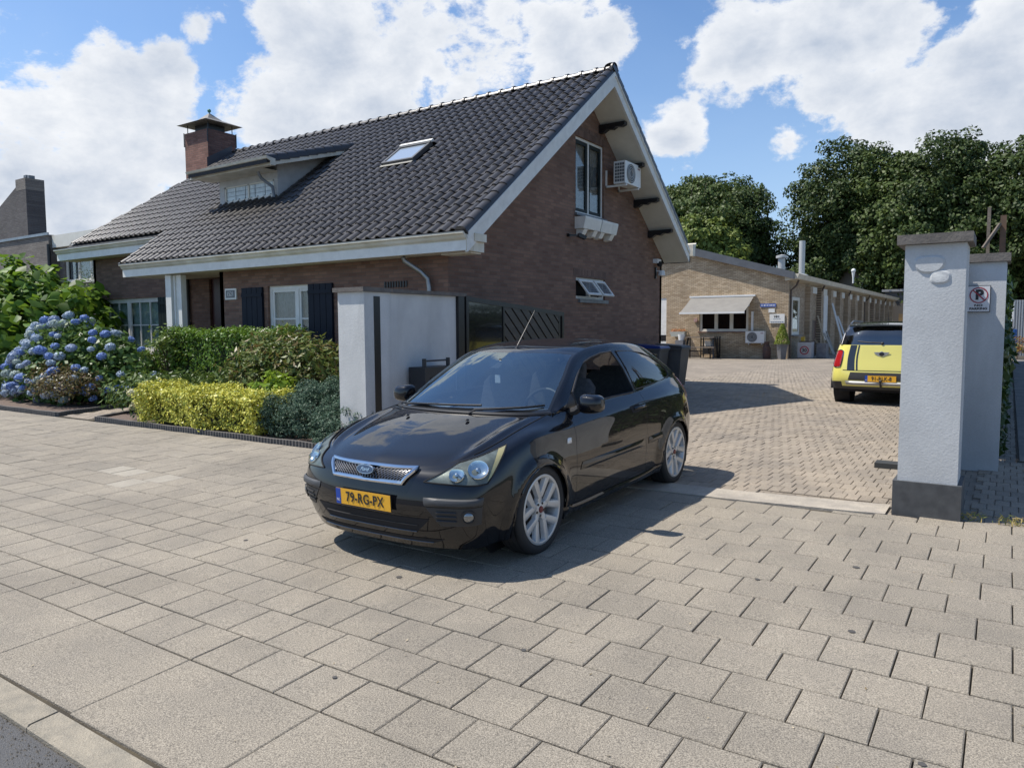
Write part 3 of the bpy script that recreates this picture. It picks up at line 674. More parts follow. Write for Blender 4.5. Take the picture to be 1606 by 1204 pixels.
part('dormer_window', m, cream, dorm)
m = MB(); ob(m, 'y', 10.7, -15.24, -13.5, .03, .036, z0+.03, z1-.03); part('pane', m, M('leaded_glass', (.55, .60, .58), .12, base2=(.36, .40, .40), nscale=7, spec=.8), dorm)  # opaque pane, its whitish reflection put into the colour
m = MB()
for k in range(1, 5): ob(m, 'y', 10.7, -15.24+k*.35, -15.233+k*.35, .022, .029, z0+.03, z1-.03)
for k in (1, 2): ob(m, 'y', 10.7, -15.24, -13.5, .022, .029, z0+.03+k*.097, z0+.036+k*.097)
part('lead_bars', m, zinc, dorm)
m = MB().tube([(-13.62, 10.38, 5.05), (-13.60, 10.45, 4.92), (-13.45, 10.62, 4.75), (-13.42, 10.64, 4.5)], .034, 10); part('dormer_downpipe', m, zinc, dorm, smooth=True)
dv = []; df = []
dang = math.atan(.30); rotd = Matrix.Rotation(dang, 4, 'X')
y = 10.12
while y < 12.5:
    x = -13.1-CW
    while x > -15.85+max(0, 0):
        Mx = Matrix.Translation((x, y, dz(y)-.02)) @ rotd; A = np.array(Mx); b0 = len(dv); W_ = V0 @ A[:3, :3].T + A[:3, 3]
        dv += [tuple(p) for p in W_]; df += [tuple(b0+k for k in f) for f in tf]; x -= CW
    o = link('verge_tile', vme, dorm); o.matrix_local = Matrix.Translation(-house.location) @ Matrix.Translation((-13.12, y, dz(y)+.0)) @ rotd
    y += .2725*math.cos(dang)
mb_ = MB(); mb_.v = dv; mb_.f = df; mb_.mi = [0]*len(df)
o = part('dormer_tiles', mb_, tile_mat, dorm, smooth=50, fix=False); o['kind'] = 'stuff'
# chimney
m = MB().box(-20.53, -19.4, 13.1, 14.03, 5.6, 7.43)
cbr = M('x', (.1, .1, .1)) if False else None
cY = brick_mat('chimney_brick_front', (.17, .075, .055), (.27, .135, .10), (.12, .09, .075), 'y', bump=.8); cX = brick_mat('chimney_brick_shaded', (.12, .055, .045), (.19, .10, .08), (.10, .08, .07), 'x', bump=.8)  # side brick is a darker copy, the shade put into its colour
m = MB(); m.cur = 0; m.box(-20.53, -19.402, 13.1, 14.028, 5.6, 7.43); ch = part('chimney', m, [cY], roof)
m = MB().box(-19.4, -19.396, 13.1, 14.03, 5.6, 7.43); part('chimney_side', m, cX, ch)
m = MB(); cx, cy = -19.965, 13.565; e = .62; h0 = 7.66
m.add([(cx-e-.1, cy-e, h0), (cx+e+.1, cy-e, h0), (cx+e+.1, cy+e, h0), (cx-e-.1, cy+e, h0), (cx-.28, cy-.24, h0+.17), (cx+.28, cy-.24, h0+.17), (cx+.28, cy+.24, h0+.17), (cx-.28, cy+.24, h0+.17), (cx, cy, h0+.40)],
      [(0, 1, 5, 4), (1, 2, 6, 5), (2, 3, 7, 6), (3, 0, 4, 7), (4, 5, 8), (5, 6, 8), (6, 7, 8), (7, 4, 8), (3, 2, 1, 0)])
part('chimney_hat', m, M('lead_sheet', (.13, .125, .115), .6, base2=(.19, .18, .16), nscale=6), ch)
m = MB().box(cx-.33, cx+.33, cy-.27, cy+.27, 7.43, 7.66); part('flue', m, black_p, ch)
m = MB().sphere((cx, cy, h0+.46), .055, 10, 8); m.tube([(cx, cy, h0+.38), (cx, cy, h0+.44)], .02, 6); part('finial', m, M('verdigris', (.06, .20, .16), .6), ch, smooth=True)
for sx_ in (-1, 1):
    for sy_ in (-1, 1):
        m = MB().tube([(cx+sx_*.50, cy+sy_*.40, 7.2), (cx+sx_*.50, cy+sy_*.40, 7.70)], .014, 6); part('stay_rod', m, black_p, ch)
        m = MB().tube([(cx+sx_*.58, cy+sy_*.475, 7.05), (cx+sx_*.58, cy+sy_*.475, 7.45)], .016, 6); part('stay_rod', m, black_p, ch)
m = MB(); m.add([(-19.396, 13.05, 6.33), (-18.98, 13.05, 6.33), (-18.98, 13.9, 6.93), (-19.396, 13.9, 6.93), (-19.394, 13.05, 6.6), (-19.394, 13.9, 7.1)], [(0, 1, 2, 3), (0, 3, 5, 4)]); part('flashing', m, M('lead_dark', (.07, .065, .07), .6), ch, fix=False)
# flower box under the gable window
m = MB()
for a, b_ in ((13.30, 14.02), (14.06, 14.80)):
    m.prism([(XG, 3.66), (XG+.20, 3.66), (XG+.25, 3.86), (XG+.25, 3.90), (XG, 3.90)], a, b_, 'y')
    for q in (a+.06, b_-.22): m.prism([(XG, 3.52), (XG+.12, 3.54), (XG+.19, 3.655), (XG, 3.655)], q, q+.16, 'y')
part('window_shelf', m, white, house)
# things hanging on the gable
ac = thing('air_conditioner', 'white outdoor cooling unit bracketed high on the brick gable beside the upstairs window', 'air conditioner', (-7.1, 15.0, 4.72))
def ac_unit(root, o, axis, W=.79, D=.27, H=.50):
    """o = corner (wall side, low u); axis 'x' faces +X, 'y' faces -Y"""
    ux, uy, uz = o
    def B(mb, u0, u1, d0, d1, z0, z1):
        if axis == 'x': return mb.box(ux+d0, ux+d1, uy+u0, uy+u1, uz+z0, uz+z1)
        return mb.box(ux+u0, ux+u1, uy-d1, uy-d0, uz+z0, uz+z1)
    m = MB(); B(m, 0, W, 0, D, .03, H); part('casing', m, plasticw, root)
    m = MB(); c = (ux+D+.004, uy+W*.36, uz+H*.52) if axis == 'x' else (ux+W*.36, uy-D-.004, uz+H*.52)
    m.lathe([(0, 0), (H*.37, 0), (H*.40, .012 if axis == 'x' else -.012)], 24, c, axis); part('fan_opening', m, M('fan_dark', (.10, .105, .11), .6), root, fix=False)
    m = MB()
    for r_ in (.4, .65, .9):
        for k in range(24):
            a = 2*math.pi*k/24; b_ = 2*math.pi*(k+1)/24; rr = H*.39*r_
            pa = (c[0]+.01, c[1]+rr*math.cos(a), c[2]+rr*math.sin(a)) if axis == 'x' else (c[0]+rr*math.cos(a), c[1]-.01, c[2]+rr*math.sin(a))
            pb = (c[0]+.01, c[1]+rr*math.cos(b_), c[2]+rr*math.sin(b_)) if axis == 'x' else (c[0]+rr*math.cos(b_), c[1]-.01, c[2]+rr*math.sin(b_))
            m.bar(pa, pb, .006)
    part('fan_guard', m, plasticw, root)
    m = MB(); B(m, W*.80, W*.95, D+.001, D+.004, H*.80, H*.86); part('maker_label', m, M('label_red', (.25, .12, .12), .5), root)
    m = MB()
    for k in range(4):
        for q in range(6):
            if axis == 'x': m.box(ux+.03+k*.057, ux+.075+k*.057, uy-.006, uy-.001, uz+.07+q*.068, uz+.12+q*.068)
            else: m.box(ux-.006, ux-.001, uy-.075-k*.057, uy-.03-k*.057, uz+.07+q*.068, uz+.12+q*.068)
    part('side_vent', m, M('fan_dark', (.10, .105, .11), .6), root)
ac_unit(ac, (-7.19, 14.6, 4.70), 'x')
m = MB(); m.box(XG+.0, -6.92, 14.66, 14.70, 4.68, 4.72); m.box(XG+.0, -6.92, 15.28, 15.32, 4.68, 4.72); m.box(XG, XG+.03, 14.66, 14.70, 4.68, 5.05); m.box(XG, XG+.03, 15.28, 15.32, 4.68, 5.05); part('bracket', m, plasticw, ac)
fl = thing('floodlight', 'small black floodlight fixed to the gable wall left of the flower shelf', 'lamp', (-7.42, 13.0, 3.5))
m = MB().box(-7.42, -7.36, 12.97, 13.03, 3.47, 3.53); part('mount', m, black_p, fl)
m = MB().bar((-7.36, 13.0, 3.5), (-7.2, 13.12, 3.49), .03); part('arm', m, black_p, fl); m = MB().bar((-7.22, 13.08, 3.50), (-7.12, 13.2, 3.44), .12, .07); part('lamp_head', m, black_p, fl)
cm1 = thing('security_camera', 'white dome security camera near the rear corner of the gable wall', 'security camera', (-7.42, 17.4, 3.3))
m = MB().box(-7.42, -7.3, 17.28, 17.52, 3.24, 3.34); part('housing', m, plasticw, cm1); m = MB().sphere((-7.3, 17.42, 3.22), .07, 10, 8); part('dome', m, dark_in, cm1, smooth=True)
cm2 = thing('wall_lamp', 'black wall lamp with a white shade under the security camera', 'lamp', (-7.42, 17.45, 3.0))
m = MB().box(-7.42, -7.38, 17.38, 17.44, 2.86, 3.14); part('backplate', m, black_p, cm2); m = MB().lathe([(0, .06), (.07, .06), (.09, -.06), (0, -.06)], 12, (-7.27, 17.48, 3.0)); m.box(-7.38, -7.3, 17.4, 17.43, 3.04, 3.06); part('shade', m, plasticw, cm2)

# ------------------------------------------------------------------ gate walls
def stucco(name, c, c2):
    return M(name, c, .85, base2=c2, nscale=2.2, bump=.24, bscale=60, fine=(90, .05), stain=(2.2, .14, (1, 1, .25)))
stuc = stucco('grey_stucco', (.50, .515, .52), (.45, .46, .465)); stuw = stucco('pale_stucco', (.56, .57, .56), (.49, .50, .50))
capm = M('coping_stone', (.15, .135, .12), .85, base2=(.10, .09, .082), nscale=7, bump=.5, bscale=50)
def coping(parent, x0, x1, y0, y1, z0, z1, n=1):
    for k in range(n):
        a = y0+(y1-y0)*k/n; b_ = y0+(y1-y0)*(k+1)/n-.006
        m = MB(); m.box(x0, x1, a, b_, z0, z1); part('coping', m, capm, parent)
gl = thing('gate_wall', 'white stucco gate pillar and low wall on the left of the driveway behind the black car', 'wall', (-6.6, 7.3, .18))
m = MB().box(-6.88, -6.43, 6.36, 6.80, .1, 2.10)
part('pillar', m, stuw, gl)
m = MB().box(-6.80, -6.455, 6.80, 8.16, .1, 2.10); part('wall', m, stuw, gl)
m = MB().box(-6.432, -6.424, 6.52, 6.625, .3, 2.05); part('gate_stop', m, black_p, gl)
m = MB().box(-6.455, -6.44, 6.74, 6.83, 2.0, 2.10); part('junction_box', m, stuw, gl)
coping(gl, -6.93, -6.40, 6.32, 6.82, 2.102, 2.155); coping(gl, -6.86, -6.41, 6.83, 8.36, 2.102, 2.15, 2)
m = MB().box(-6.55, -6.41, 8.165, 8.30, .18, 2.10); part('gate_post', m, black_p, gl)
gr = thing('gate_pillar', 'tall grey stucco gate pillar with dark plinth and coping, right of the driveway', 'pillar', (-.49, 6.7, .18))
m = MB().box(-.692, -.285, 6.462, 6.90, .42, 2.275); part('shaft', m, stuc, gr)
m = MB().box(-.722, -.255, 6.432, 6.93, .14, .445); part('plinth', m, M('slate_plinth', (.045, .047, .05), .55, base2=(.075, .078, .08), nscale=9, bump=.1), gr)
coping(gr, -.745, -.245, 6.41, 6.95, 2.277, 2.35)
def blob(mb, cx, cz, rx, rz_, yf, t=.012, n=40, p=2.6, ph=0):
    o = []; i_ = []
    for k in range(n):
        a = 2*math.pi*k/n; c, s = math.cos(a), math.sin(a); w = 1+.05*math.sin(3*a+ph)
        x = math.copysign(abs(c)**(2/p), c)*w; z = math.copysign(abs(s)**(2/p), s)*w
        o.append((cx+rx*x, yf, cz+rz_*z)); i_.append((cx+(rx-.016)*x, yf-t, cz+(rz_-.016)*z))
    mb.add(o+i_, [(k, (k+1) % n, n+(k+1) % n, n+k) for k in range(n)]+[tuple(range(n, 2*n))])
m = MB(); blob(m, -.525, 2.125, .105, .070, 6.462, .013); blob(m, -.452, 2.025, .072, .056, 6.4615, .010, ph=2)
part('plaster_relief', m, stuc, gr, smooth=30)
wm = thing('boundary_wall', 'grey stucco wall running back from the gate pillar', 'wall', (-.5, 7.9, .18))
m = MB().box(-.64, -.40, 6.935, 8.86, .1, 2.23); part('wall', m, stuc, wm)
coping(wm, -.66, -.385, 6.955, 8.83, 2.232, 2.26, 2)
g2 = thing('sign_pillar', 'second grey stucco pillar carrying the no parking sign', 'pillar', (-.27, 9.1, .18))
m = MB().box(-.52, -.045, 8.87, 9.30, .1, 2.29); part('shaft', m, stuc, g2)
coping(g2, -.56, -.015, 8.82, 9.34, 2.292, 2.375)
sg = thing('no_parking_sign', 'white no parking sign with a crossed letter P on the grey pillar', 'sign', (-.272, 8.868, 1.925))
signw = M('sign_white', (.62, .62, .64), .35, coat=.4); signk = M('sign_black', (.02, .02, .022), .4); signr = M('sign_red', (.30, .02, .04), .4)
m = MB().box(-.372, -.172, 8.846, 8.866, 1.792, 2.058); part('border', m, signk, sg)
m = MB().box(-.366, -.178, 8.842, 8.8455, 1.798, 2.052); part('panel', m, signw, sg)
def ring(mb, c, r0, r1, y, n=40, t=.001):
    vs = []
    for k in range(n):
        a = 2*math.pi*k/n
        for rr in (r0, r1): vs.append((c[0]+rr*math.cos(a), y, c[1]+rr*math.sin(a)))
    return mb.add(vs, [(2*k, 2*k+1, 2*((k+1) % n)+1, 2*((k+1) % n)) for k in range(n)])
text('letter_p', 'P', .135, (-.268, 8.8405, 1.962), FY, signk, sg, sx=1.0, bold=.006)
m = MB(); ring(m, (-.272, 1.962), .070, .080, 8.8385); part('red_ring', m, signr, sg, fix=False)
m = MB().bar((-.324, 8.838, 2.014), (-.220, 8.838, 1.910), .011, .001, up=(0, 1, 0)); part('slash', m, signr, sg)
text('line', 'NO', .030, (-.272, 8.8405, 1.859), FY, signk, sg, sx=1.5, bold=.0012); text('line', 'PARKING', .030, (-.272, 8.8405, 1.826), FY, signk, sg, sx=1.22, bold=.0012)
# open gate leaf
def clip(poly, a, b_, c_, d):
    def cut(P, f):
        o = []
        for i in range(len(P)):
            p, q = P[i], P[(i+1) % len(P)]; fp, fq = f(p), f(q)
            if fp >= 0: o.append(p)
            if fp*fq < 0: t = fp/(fp-fq); o.append((p[0]+(q[0]-p[0])*t, p[1]+(q[1]-p[1])*t))
        return o
    for f in (lambda p: p[0]-a, lambda p: b_-p[0], lambda p: p[1]-c_, lambda p: d(p[0])-p[1]):
        poly = cut(poly, f)
        if len(poly) < 3: return None
    return poly
gate = thing('driveway_gate', 'black metal gate leaf with diagonal slats, swung open beside the house wall', 'gate', (-6.43, 9.7, .18))
ztop = lambda y: 2.11-.19*(y-8.33)/2.77
m = MB()
m.prism([(8.33, .25), (8.39, .25), (8.39, ztop(8.39)), (8.33, ztop(8.33))], -6.46, -6.40, 'x'); m.prism([(11.04, .25), (11.10, .25), (11.10, ztop(11.10)), (11.04, ztop(11.04))], -6.46, -6.40, 'x')
m.prism([(8.39, ztop(8.39)-.07), (11.04, ztop(11.04)-.07), (11.04, ztop(11.04)), (8.39, ztop(8.39))], -6.46, -6.40, 'x'); m.prism([(8.39, .25), (11.04, .25), (11.04, .33), (8.39, .33)], -6.46, -6.40, 'x')
m.box(-6.455, -6.405, 10.93, 10.97, .33, ztop(10.95)-.07); m.box(-6.455, -6.405, 9.26, 9.30, .33, 1.99)
part('frame', m, black_p, gate)
m = MB().prism([(8.39, .33), (9.26, .33), (9.26, ztop(9.26)-.07), (8.39, ztop(8.39)-.07)], -6.44, -6.42, 'x'); part('panel', m, blackgloss, gate)
slm = M('gate_slat', (.035, .030, .028), .45, coat=.2)
for k in range(-6, 9):
    y0 = 9.30+k*.235; z0 = 2.3
    P = [(y0, z0), (y0+2.6, z0-2.2), (y0+2.6, z0-2.2-.16), (y0, z0-.16)]
    P = clip(P, 9.30, 10.93, .33, lambda y: ztop(y)-.07)
    if P: m = MB().prism(P, -6.452, -6.408, 'x'); part('slat', m, slm, gate)
mb_x = thing('parcel_box', 'dark metal letter box with a rail on top, standing against the white gate wall', 'letter box', (-6.25, 7.45, .18))
m = MB().box(-6.40, -6.12, 7.10, 7.72, .55, 1.16); part('box', m, M('anthracite', (.022, .025, .03), .45), mb_x)
m = MB().box(-6.118, -6.112, 7.2, 7.62, 1.0, 1.03); part('slot', m, black_p, mb_x)
m = MB(); 
for y in (7.14, 7.62): m.tube([(-6.17, y, .18), (-6.17, y, 1.27)], .028, 10)
m.tube([(-6.17, 7.14, 1.24), (-6.17, 7.62, 1.24)], .012, 8); part('stand', m, M('anthracite', (.022, .025, .03), .45), mb_x, smooth=True)
# wheelie bins
def bin_(label, x, y, rz_, lidm, bodym):
    t = thing('wheelie_bin', label, 'bin', (x, y, .18), rz_, 'wheelie bins against the gable wall')
    m = MB(); b0, b1 = .21, .28; d0, d1 = .25, .34
    vs = [(-b0, -d0, .06), (b0, -d0, .06), (b0, d0, .06), (-b0, d0, .06), (-b1, -d1, .96), (b1, -d1, .96), (b1, d1, .96), (-b1, d1, .96)]
    m.add(vs, [(0, 1, 5, 4), (1, 2, 6, 5), (2, 3, 7, 6), (3, 0, 4, 7), (3, 2, 1, 0)]); m.box(-b1-.02, b1+.02, -d1-.02, d1+.02, .93, .975); part('body', m, bodym, t, wc=False)
    m = MB(); m.add([(-.30, -.37, .98), (.30, -.37, .98), (.30, .36, .98), (-.30, .36, .98), (-.27, -.33, 1.03), (.27, -.33, 1.03), (.27, .32, 1.07), (-.27, .32, 1.07)], [(0, 1, 5, 4), (1, 2, 6, 5), (2, 3, 7, 6), (3, 0, 4, 7), (4, 5, 6, 7), (3, 2, 1, 0)]); part('lid', m, lidm, t, wc=False)
    m = MB().tube([(-.22, .40, 1.0), (.22, .40, 1.0)], .016, 8); m.box(-.24, -.2, .32, .42, .98, 1.01); m.box(.2, .24, .32, .42, .98, 1.01); part('handle', m, plasticb, t, wc=False)
    for s in (-1, 1): m = MB().lathe([(0, -.025), (.1, -.025), (.1, .025), (0, .025)], 18, (s*.24, .27, .1), 'x'); part('wheel', m, plasticb, t, wc=False)
    return t
bgrey = M('bin_grey', (.10, .095, .09), .6, base2=(.075, .07, .068), nscale=4)
bin_('grey wheelie bin with a blue lid, against the brick gable wall', -7.03, 16.3, R(90), M('bin_blue', (.012, .035, .16), .35), bgrey)
bin_('all grey wheelie bin with a dark lid, next to the blue lidded one', -6.80, 17.05, R(90), M('bin_lid_dark', (.045, .043, .04), .5), bgrey)
m = MB().box(-1.12, -.87, 8.42, 8.62, .183, .235); tag(part('gate_stop_block', m, M('rubber', (.03, .032, .033), .8), None, wc=False), 'small dark gate stop block on the courtyard clinkers beside the pillar', 'block')
# ------------------------------------------------------------------ workshop building
ws = thing('workshop', 'long yellow brick workshop with a grey awning at the back of the courtyard', 'building', (-16, 50, .18))
yb = brick_mat('yellow_brick', (.36, .265, .16), (.55, .43, .29), (.15, .115, .085), 'y', mort=.014); ybx = brick_mat('yellow_brick_side', (.34, .25, .155), (.48, .375, .26), (.15, .115, .085), 'x', mort=.014)
m = MB(); wall_mesh(m, 'y', 35, [(-26, .1), (-8.4, .1), (-8.4, 4.0), (-13.6, 5.35), (-26, 2.4)], [(-12.58, -10.2, 1.42, 2.85), (-15.6, -14.28, .15, 3.1)]); part('front_wall', m, yb, ws)
m = MB().box(-26, -8.41, 34.965, 34.995, .15, .62); part('plinth', m, M('dark_plinth', (.05, .05, .055), .7), ws) if False else None
m = MB(); m.box(-8.75, -8.402, 35.001, 71, .1, 3.75); part('side_wall', m, ybx, ws)
for k in range(13):
    y = 38.3+k*2.55
    m = MB().box(-8.40, -8.17, y, y+.55, .1, 3.6); part('pier', m, ybx, ws)
    m = MB().box(-8.40, -8.27, y+.551, y+2.0, 3.3, 3.62); part('lintel_block', m, cream, ws)
m = MB(); m.box(-8.40, -8.30, 42.2, 43.2, .9, 3.3); part('shutter_panel', m, plasticw, ws)
m = MB(); m.prism([(-8.55, 3.72), (-8.02, 3.80), (-7.95, 4.02), (-8.6, 4.06)], 34.9, 71.2, 'y'); part('gutter', m, M('gutter_cream', (.62, .58, .48), .6, base2=(.50, .46, .37), nscale=1.5), ws)
m = MB(); m.add([(-8.2, 34.8, 4.05), (-8.2, 71.2, 4.05), (-13.6, 71.2, 5.65), (-13.6, 34.8, 5.65), (-26, 34.8, 2.7), (-26, 71.2, 2.7)], [(0, 1, 2, 3), (3, 2, 5, 4)]); part('roof', m, M('felt_roof', (.07, .07, .075), .9), ws)
m = MB(); m.prism([(-8.15, 3.78), (-8.15, 4.10), (-13.6, 5.68), (-13.6, 5.30)], 34.78, 34.98, 'y'); m.prism([(-13.6, 5.30), (-13.6, 5.68), (-26, 2.75), (-26, 2.35)], 34.78, 34.98, 'y'); part('verge_board', m, M('slate_board', (.075, .085, .10), .7, base2=(.10, .11, .125), nscale=2), ws)
window(ws, 'y', 35, -12.58, -10.2, 1.42, 2.85, 3, fm=cream, cur=None, fw=.08, glass=glass_mat('dark_glass', (.25, .27, .27), .05), sill=M('red_sill', (.16, .08, .06), .7))
window(ws, 'x', -8.30, 35.5, 36.9, 1.25, 3.0, 1, fm=cream, cur='full', cm=curtain_d, fw=.1, sill=zinc)
m = MB().box(-15.6, -14.28, 35.03, 35.08, .15, 3.1); d = part('door', m, white, ws)
m = MB().box(-14.6, -14.3, 35.02, 35.029, .95, 1.25); part('letter_slot', m, black_p, d)
m = MB().box(-8.40, -8.36, 38.9, 40.6, .15, 1.95); part('side_door', m, M('oxblood', (.05, .012, .012), .4), ws)
for y in (35.3, 40.95, 48.6, 56, 64): m = MB().tube([(-8.05, y, 3.75), (-8.15, y, 3.5), (-8.38, y, 3.3), (-8.38, y, .2)], .045, 8); part('downpipe', m, M('brown_pipe', (.07, .05, .04), .6), ws, smooth=True)
for (x, y, z0, z1, r_) in ((-9.5, 38, 4.3, 5.0, .17), (-8.45, 37.6, 4.05, 5.75, .14)):
    m = MB().lathe([(0, z0), (r_, z0), (r_, z1), (r_*.9, z1), (0, z1)], 14, (x, y, 0)); 
    if r_ > .15: m.lathe([(0, z1+.02), (r_*1.6, z1+.02), (r_*1.6, z1+.14), (0, z1+.2)], 14, (x, y, 0))
    else: m.lathe([(r_*1.02, z0), (r_*2.2, z0-.02), (r_*2.2, z0+.06), (r_*1.02, z0+.12)], 14, (x, y, 0))
    part('flue_pipe', m, M('flue_metal', (.50, .50, .48), .45, metal=.3), ws, smooth=True)
m = MB().lathe([(0, 4.6), (.10, 4.6), (.05, 4.2), (.05, 3.9), (0, 3.9)], 12, (-8.5, 52, .5)); m.sphere((-8.5, 52, 5.2), .14, 10, 8); part('roof_vent', m, plasticw, ws, smooth=True)
# awning
m = MB(); n = 10; vs = []
for k in range(n+1):
    t = k/n; y = 34.95-1.5*t; z = 3.07-.74*t-.03*math.sin(math.pi*t)
    vs += [(-12.98, y, z), (-9.95, y, z), (-12.98, y, z-.008), (-9.95, y, z-.008)]
m.add(vs, [(4*k, 4*k+1, 4*k+5, 4*k+4) for k in range(n)]+[(4*k+2, 4*k+6, 4*k+7, 4*k+3) for k in range(n)])
aw = part('awning', m, M('awning_cloth', (.22, .21, .19), .85, base2=(.19, .18, .165), nscale=3), ws, fix=False)
m = MB().box(-13.0, -9.93, 33.40, 33.47, 2.25, 2.33); part('front_bar', m, plasticw, aw)
m = MB().box(-13.05, -9.88, 34.88, 34.99, 3.06, 3.14); part('awning_case', m, plasticw, aw)
for x in (-12.7, -10.2): m = MB().tube([(x, 34.9, 2.98), (x+.25, 34.2, 2.62), (x, 33.5, 2.3)], .02, 6); part('arm', m, plasticw, aw)
# signs and things on the front wall
def flat_sign(name, label, x0, x1, z0, z1, mat, cat='sign', y=34.99, t=.02):
    th = thing(name, label, cat, ((x0+x1)/2, y, (z0+z1)/2)); m = MB().box(x0, x1, y-t, y, z0, z1); part('panel', m, mat, th); return th
bl = M('enamel_blue', (.02, .09, .38), .35, coat=.4)
s_ = flat_sign('street_name_sign', 'long blue enamel street name sign on the yellow brick wall', -9.66, -8.95, 2.55, 2.70, bl)
m = MB()
for k, (a, b_) in enumerate(((.04, .07), (.10, .13), (.17, .24), (.27, .29), (.32, .37), (.42, .47), (.50, .55), (.58, .62), (.64, .67))): m.box(-9.66+a, -9.66+b_, 34.966, 34.969, 2.595, 2.655)
part('worn_lettering', m, plasticw, s_)
s_ = flat_sign('paper_notice', 'small white notice between the blue sign and the company sign', -9.28, -9.0, 2.29, 2.47, plasticw)
s_ = flat_sign('company_sign', 'white company sign with a dark horse emblem above the topiary', -9.22, -8.55, 1.80, 2.22, plasticw, y=34.98, t=.03)
m = MB(); zc = 2.10
for dx, sc in ((-.05, 1), (.06, 1.1)):   # two running horses, a few strokes each
    X = -8.9+dx
    m.prism([(X-.06*sc, zc), (X+.04*sc, zc+.01), (X+.05*sc, zc+.035*sc), (X-.05*sc, zc+.03*sc)], 34.944, 34.948, 'y'); m.prism([(X-.06*sc, zc+.01), (X-.045*sc, zc+.03), (X-.075*sc, zc+.07*sc), (X-.09*sc, zc+.055*sc)], 34.9435, 34.9475, 'y')
    for q in (-.055, -.035, .02, .04): m.prism([(X+q*sc, zc+.005), (X+q*sc+.008, zc+.005), (X+q*sc+.0, zc-.05), (X+q*sc-.01, zc-.05)], 34.9445, 34.9485, 'y')
part('horse_emblem', m, signk, s_)
m = MB()
for q in range(4): m.box(-9.05+q*.085, -8.99+q*.085, 34.944, 34.948, 1.985, 2.0)
for q in range(7): m.box(-9.17+q*.085, -9.11+q*.085, 34.944, 34.948, 1.845, 1.875)
part('small_print', m, M('sign_blue_print', (.03, .08, .16), .5), s_)
ac2 = thing('air_conditioner', 'white outdoor cooling unit low on the yellow brick workshop wall', 'air conditioner', (-9.8, 34.8, .85)); ac_unit(ac2, (-10.22, 34.93, .86), 'y', .86, .3, .58)
m = MB().box(-10.06, -9.96, 34.93, 34.99, 1.46, 2.35); part('pipe_cover', m, plasticw, ac2)
m = MB(); m.box(-10.1, -10.06, 34.65, 34.99, .82, .86); m.box(-9.5, -9.46, 34.65, 34.99, .82, .86); part('bracket', m, plasticw, ac2)
m = MB().lathe([(0, 0), (.1, 0), (.1, -.06), (0, -.06)], 16, (-12.75+0, 34.99, 1.98), 'y'); tag(part('fire_bell', m, M('bell', (.32, .12, .10), .5, base2=(.45, .4, .38), nscale=40), None, wc=False), 'round red and white alarm bell on the yellow wall under the awning', 'bell')
# bar table with stools
tb = thing('bar_table', 'dark high bar table standing under the grey awning', 'table', (-12.0, 33.9, .18))
m = MB()
for k in range(3): m.box(-12.75, -11.35, 33.55+k*.21, 33.74+k*.21, 1.14, 1.18)
part('table_top', m, woodgrey, tb)
for x in (-12.65, -11.45):
    for s in (-1, 1): m = MB().bar((x, 33.86+s*.12, 1.13), (x+(-.1 if x < -12 else .1), 33.86+s*.38, .18), .06); part('leg', m, black_p, tb)
m = MB().bar((-12.7, 33.86, .5), (-11.4, 33.86, .5), .05); part('stretcher', m, black_p, tb)
m = MB().box(-12.9, -11.2, 33.1, 33.35, .68, .72); part('bench', m, woodgrey, tb)
for x in (-12.7, -11.4): m = MB().bar((x, 33.22, .68), (x, 33.22, .18), .05); part('bench_leg', m, black_p, tb)
cr_ = thing('crate_rack', 'dark rack with stacked crates behind the bar table', 'rack', (-11.9, 34.5, .18))
m = MB()
for x in (-12.3, -11.5):
    for y in (34.4, 34.75): m.box(x, x+.05, y, y+.05, .18, 1.2)
for z in (.35, .7, 1.05): m.box(-12.3, -11.45, 34.4, 34.8, z, z+.03)
part('frame', m, black_p, cr_)
for k, (x, z) in enumerate(((-12.2, .385), (-11.85, .385), (-12.1, .735))): m = MB().box(x, x+.3, 34.42, 34.75, z, z+.24); part('crate', m, [plasticb, M('crate_tan', (.25, .17, .10), .7), plasticw][k], cr_)
pl = thing('tall_planter', 'tall grey rectangular planter left of the bar table', 'planter', (-13.0, 33.6, .18))
m = MB(); m.add([(-.17+a*(.0), 0, 0) for a in ()], []); m.prism([(-13.15, .18), (-12.85, .18), (-12.8, 1.02), (-13.2, 1.02)], 33.45, 33.8, 'y'); part('pot', m, M('grey_pot', (.16, .16, .17), .7, base2=(.12, .12, .125), nscale=6), pl)
tr = thing('flower_trough', 'pale trough of orange flowers fixed on the yellow brick wall', 'planter', (-13.6, 34.8, 1.2))
m = MB().prism([(-13.95, 1.42), (-13.15, 1.42), (-13.25, 1.18), (-13.85, 1.18)], 34.6, 34.96, 'y'); part('trough', m, M('trough', (.35, .36, .32), .7), tr)
bk = thing('bucket', 'white bucket standing next to the flower trough', 'bucket', (-12.85, 34.6, 1.02))
m = MB().lathe([(0, .0), (.13, 0), (.17, .28), (.16, .28), (.12, .02), (0, .02)], 14, (-12.95, 33.62, 1.025)); part('pail', m, plasticw, bk, smooth=True)
m = MB().tube([(-13.12, 33.62, 1.30), (-12.95, 33.58, 1.36), (-12.78, 33.62, 1.30)], .006, 5); part('handle', m, metal, bk)
gb = thing('gas_bottle', 'rusty brown gas bottle between the cooling unit and the topiary', 'gas bottle', (-9.2, 34.5, .18))
m = MB().lathe([(0, 0), (.16, 0), (.18, .06), (.18, .5), (.12, .62), (.05, .66), (0, .66)], 16, (-9.2, 34.5, .18)); part('cylinder', m, M('rusty', (.10, .05, .035), .8, base2=(.06, .04, .035), nscale=8), gb, smooth=True)
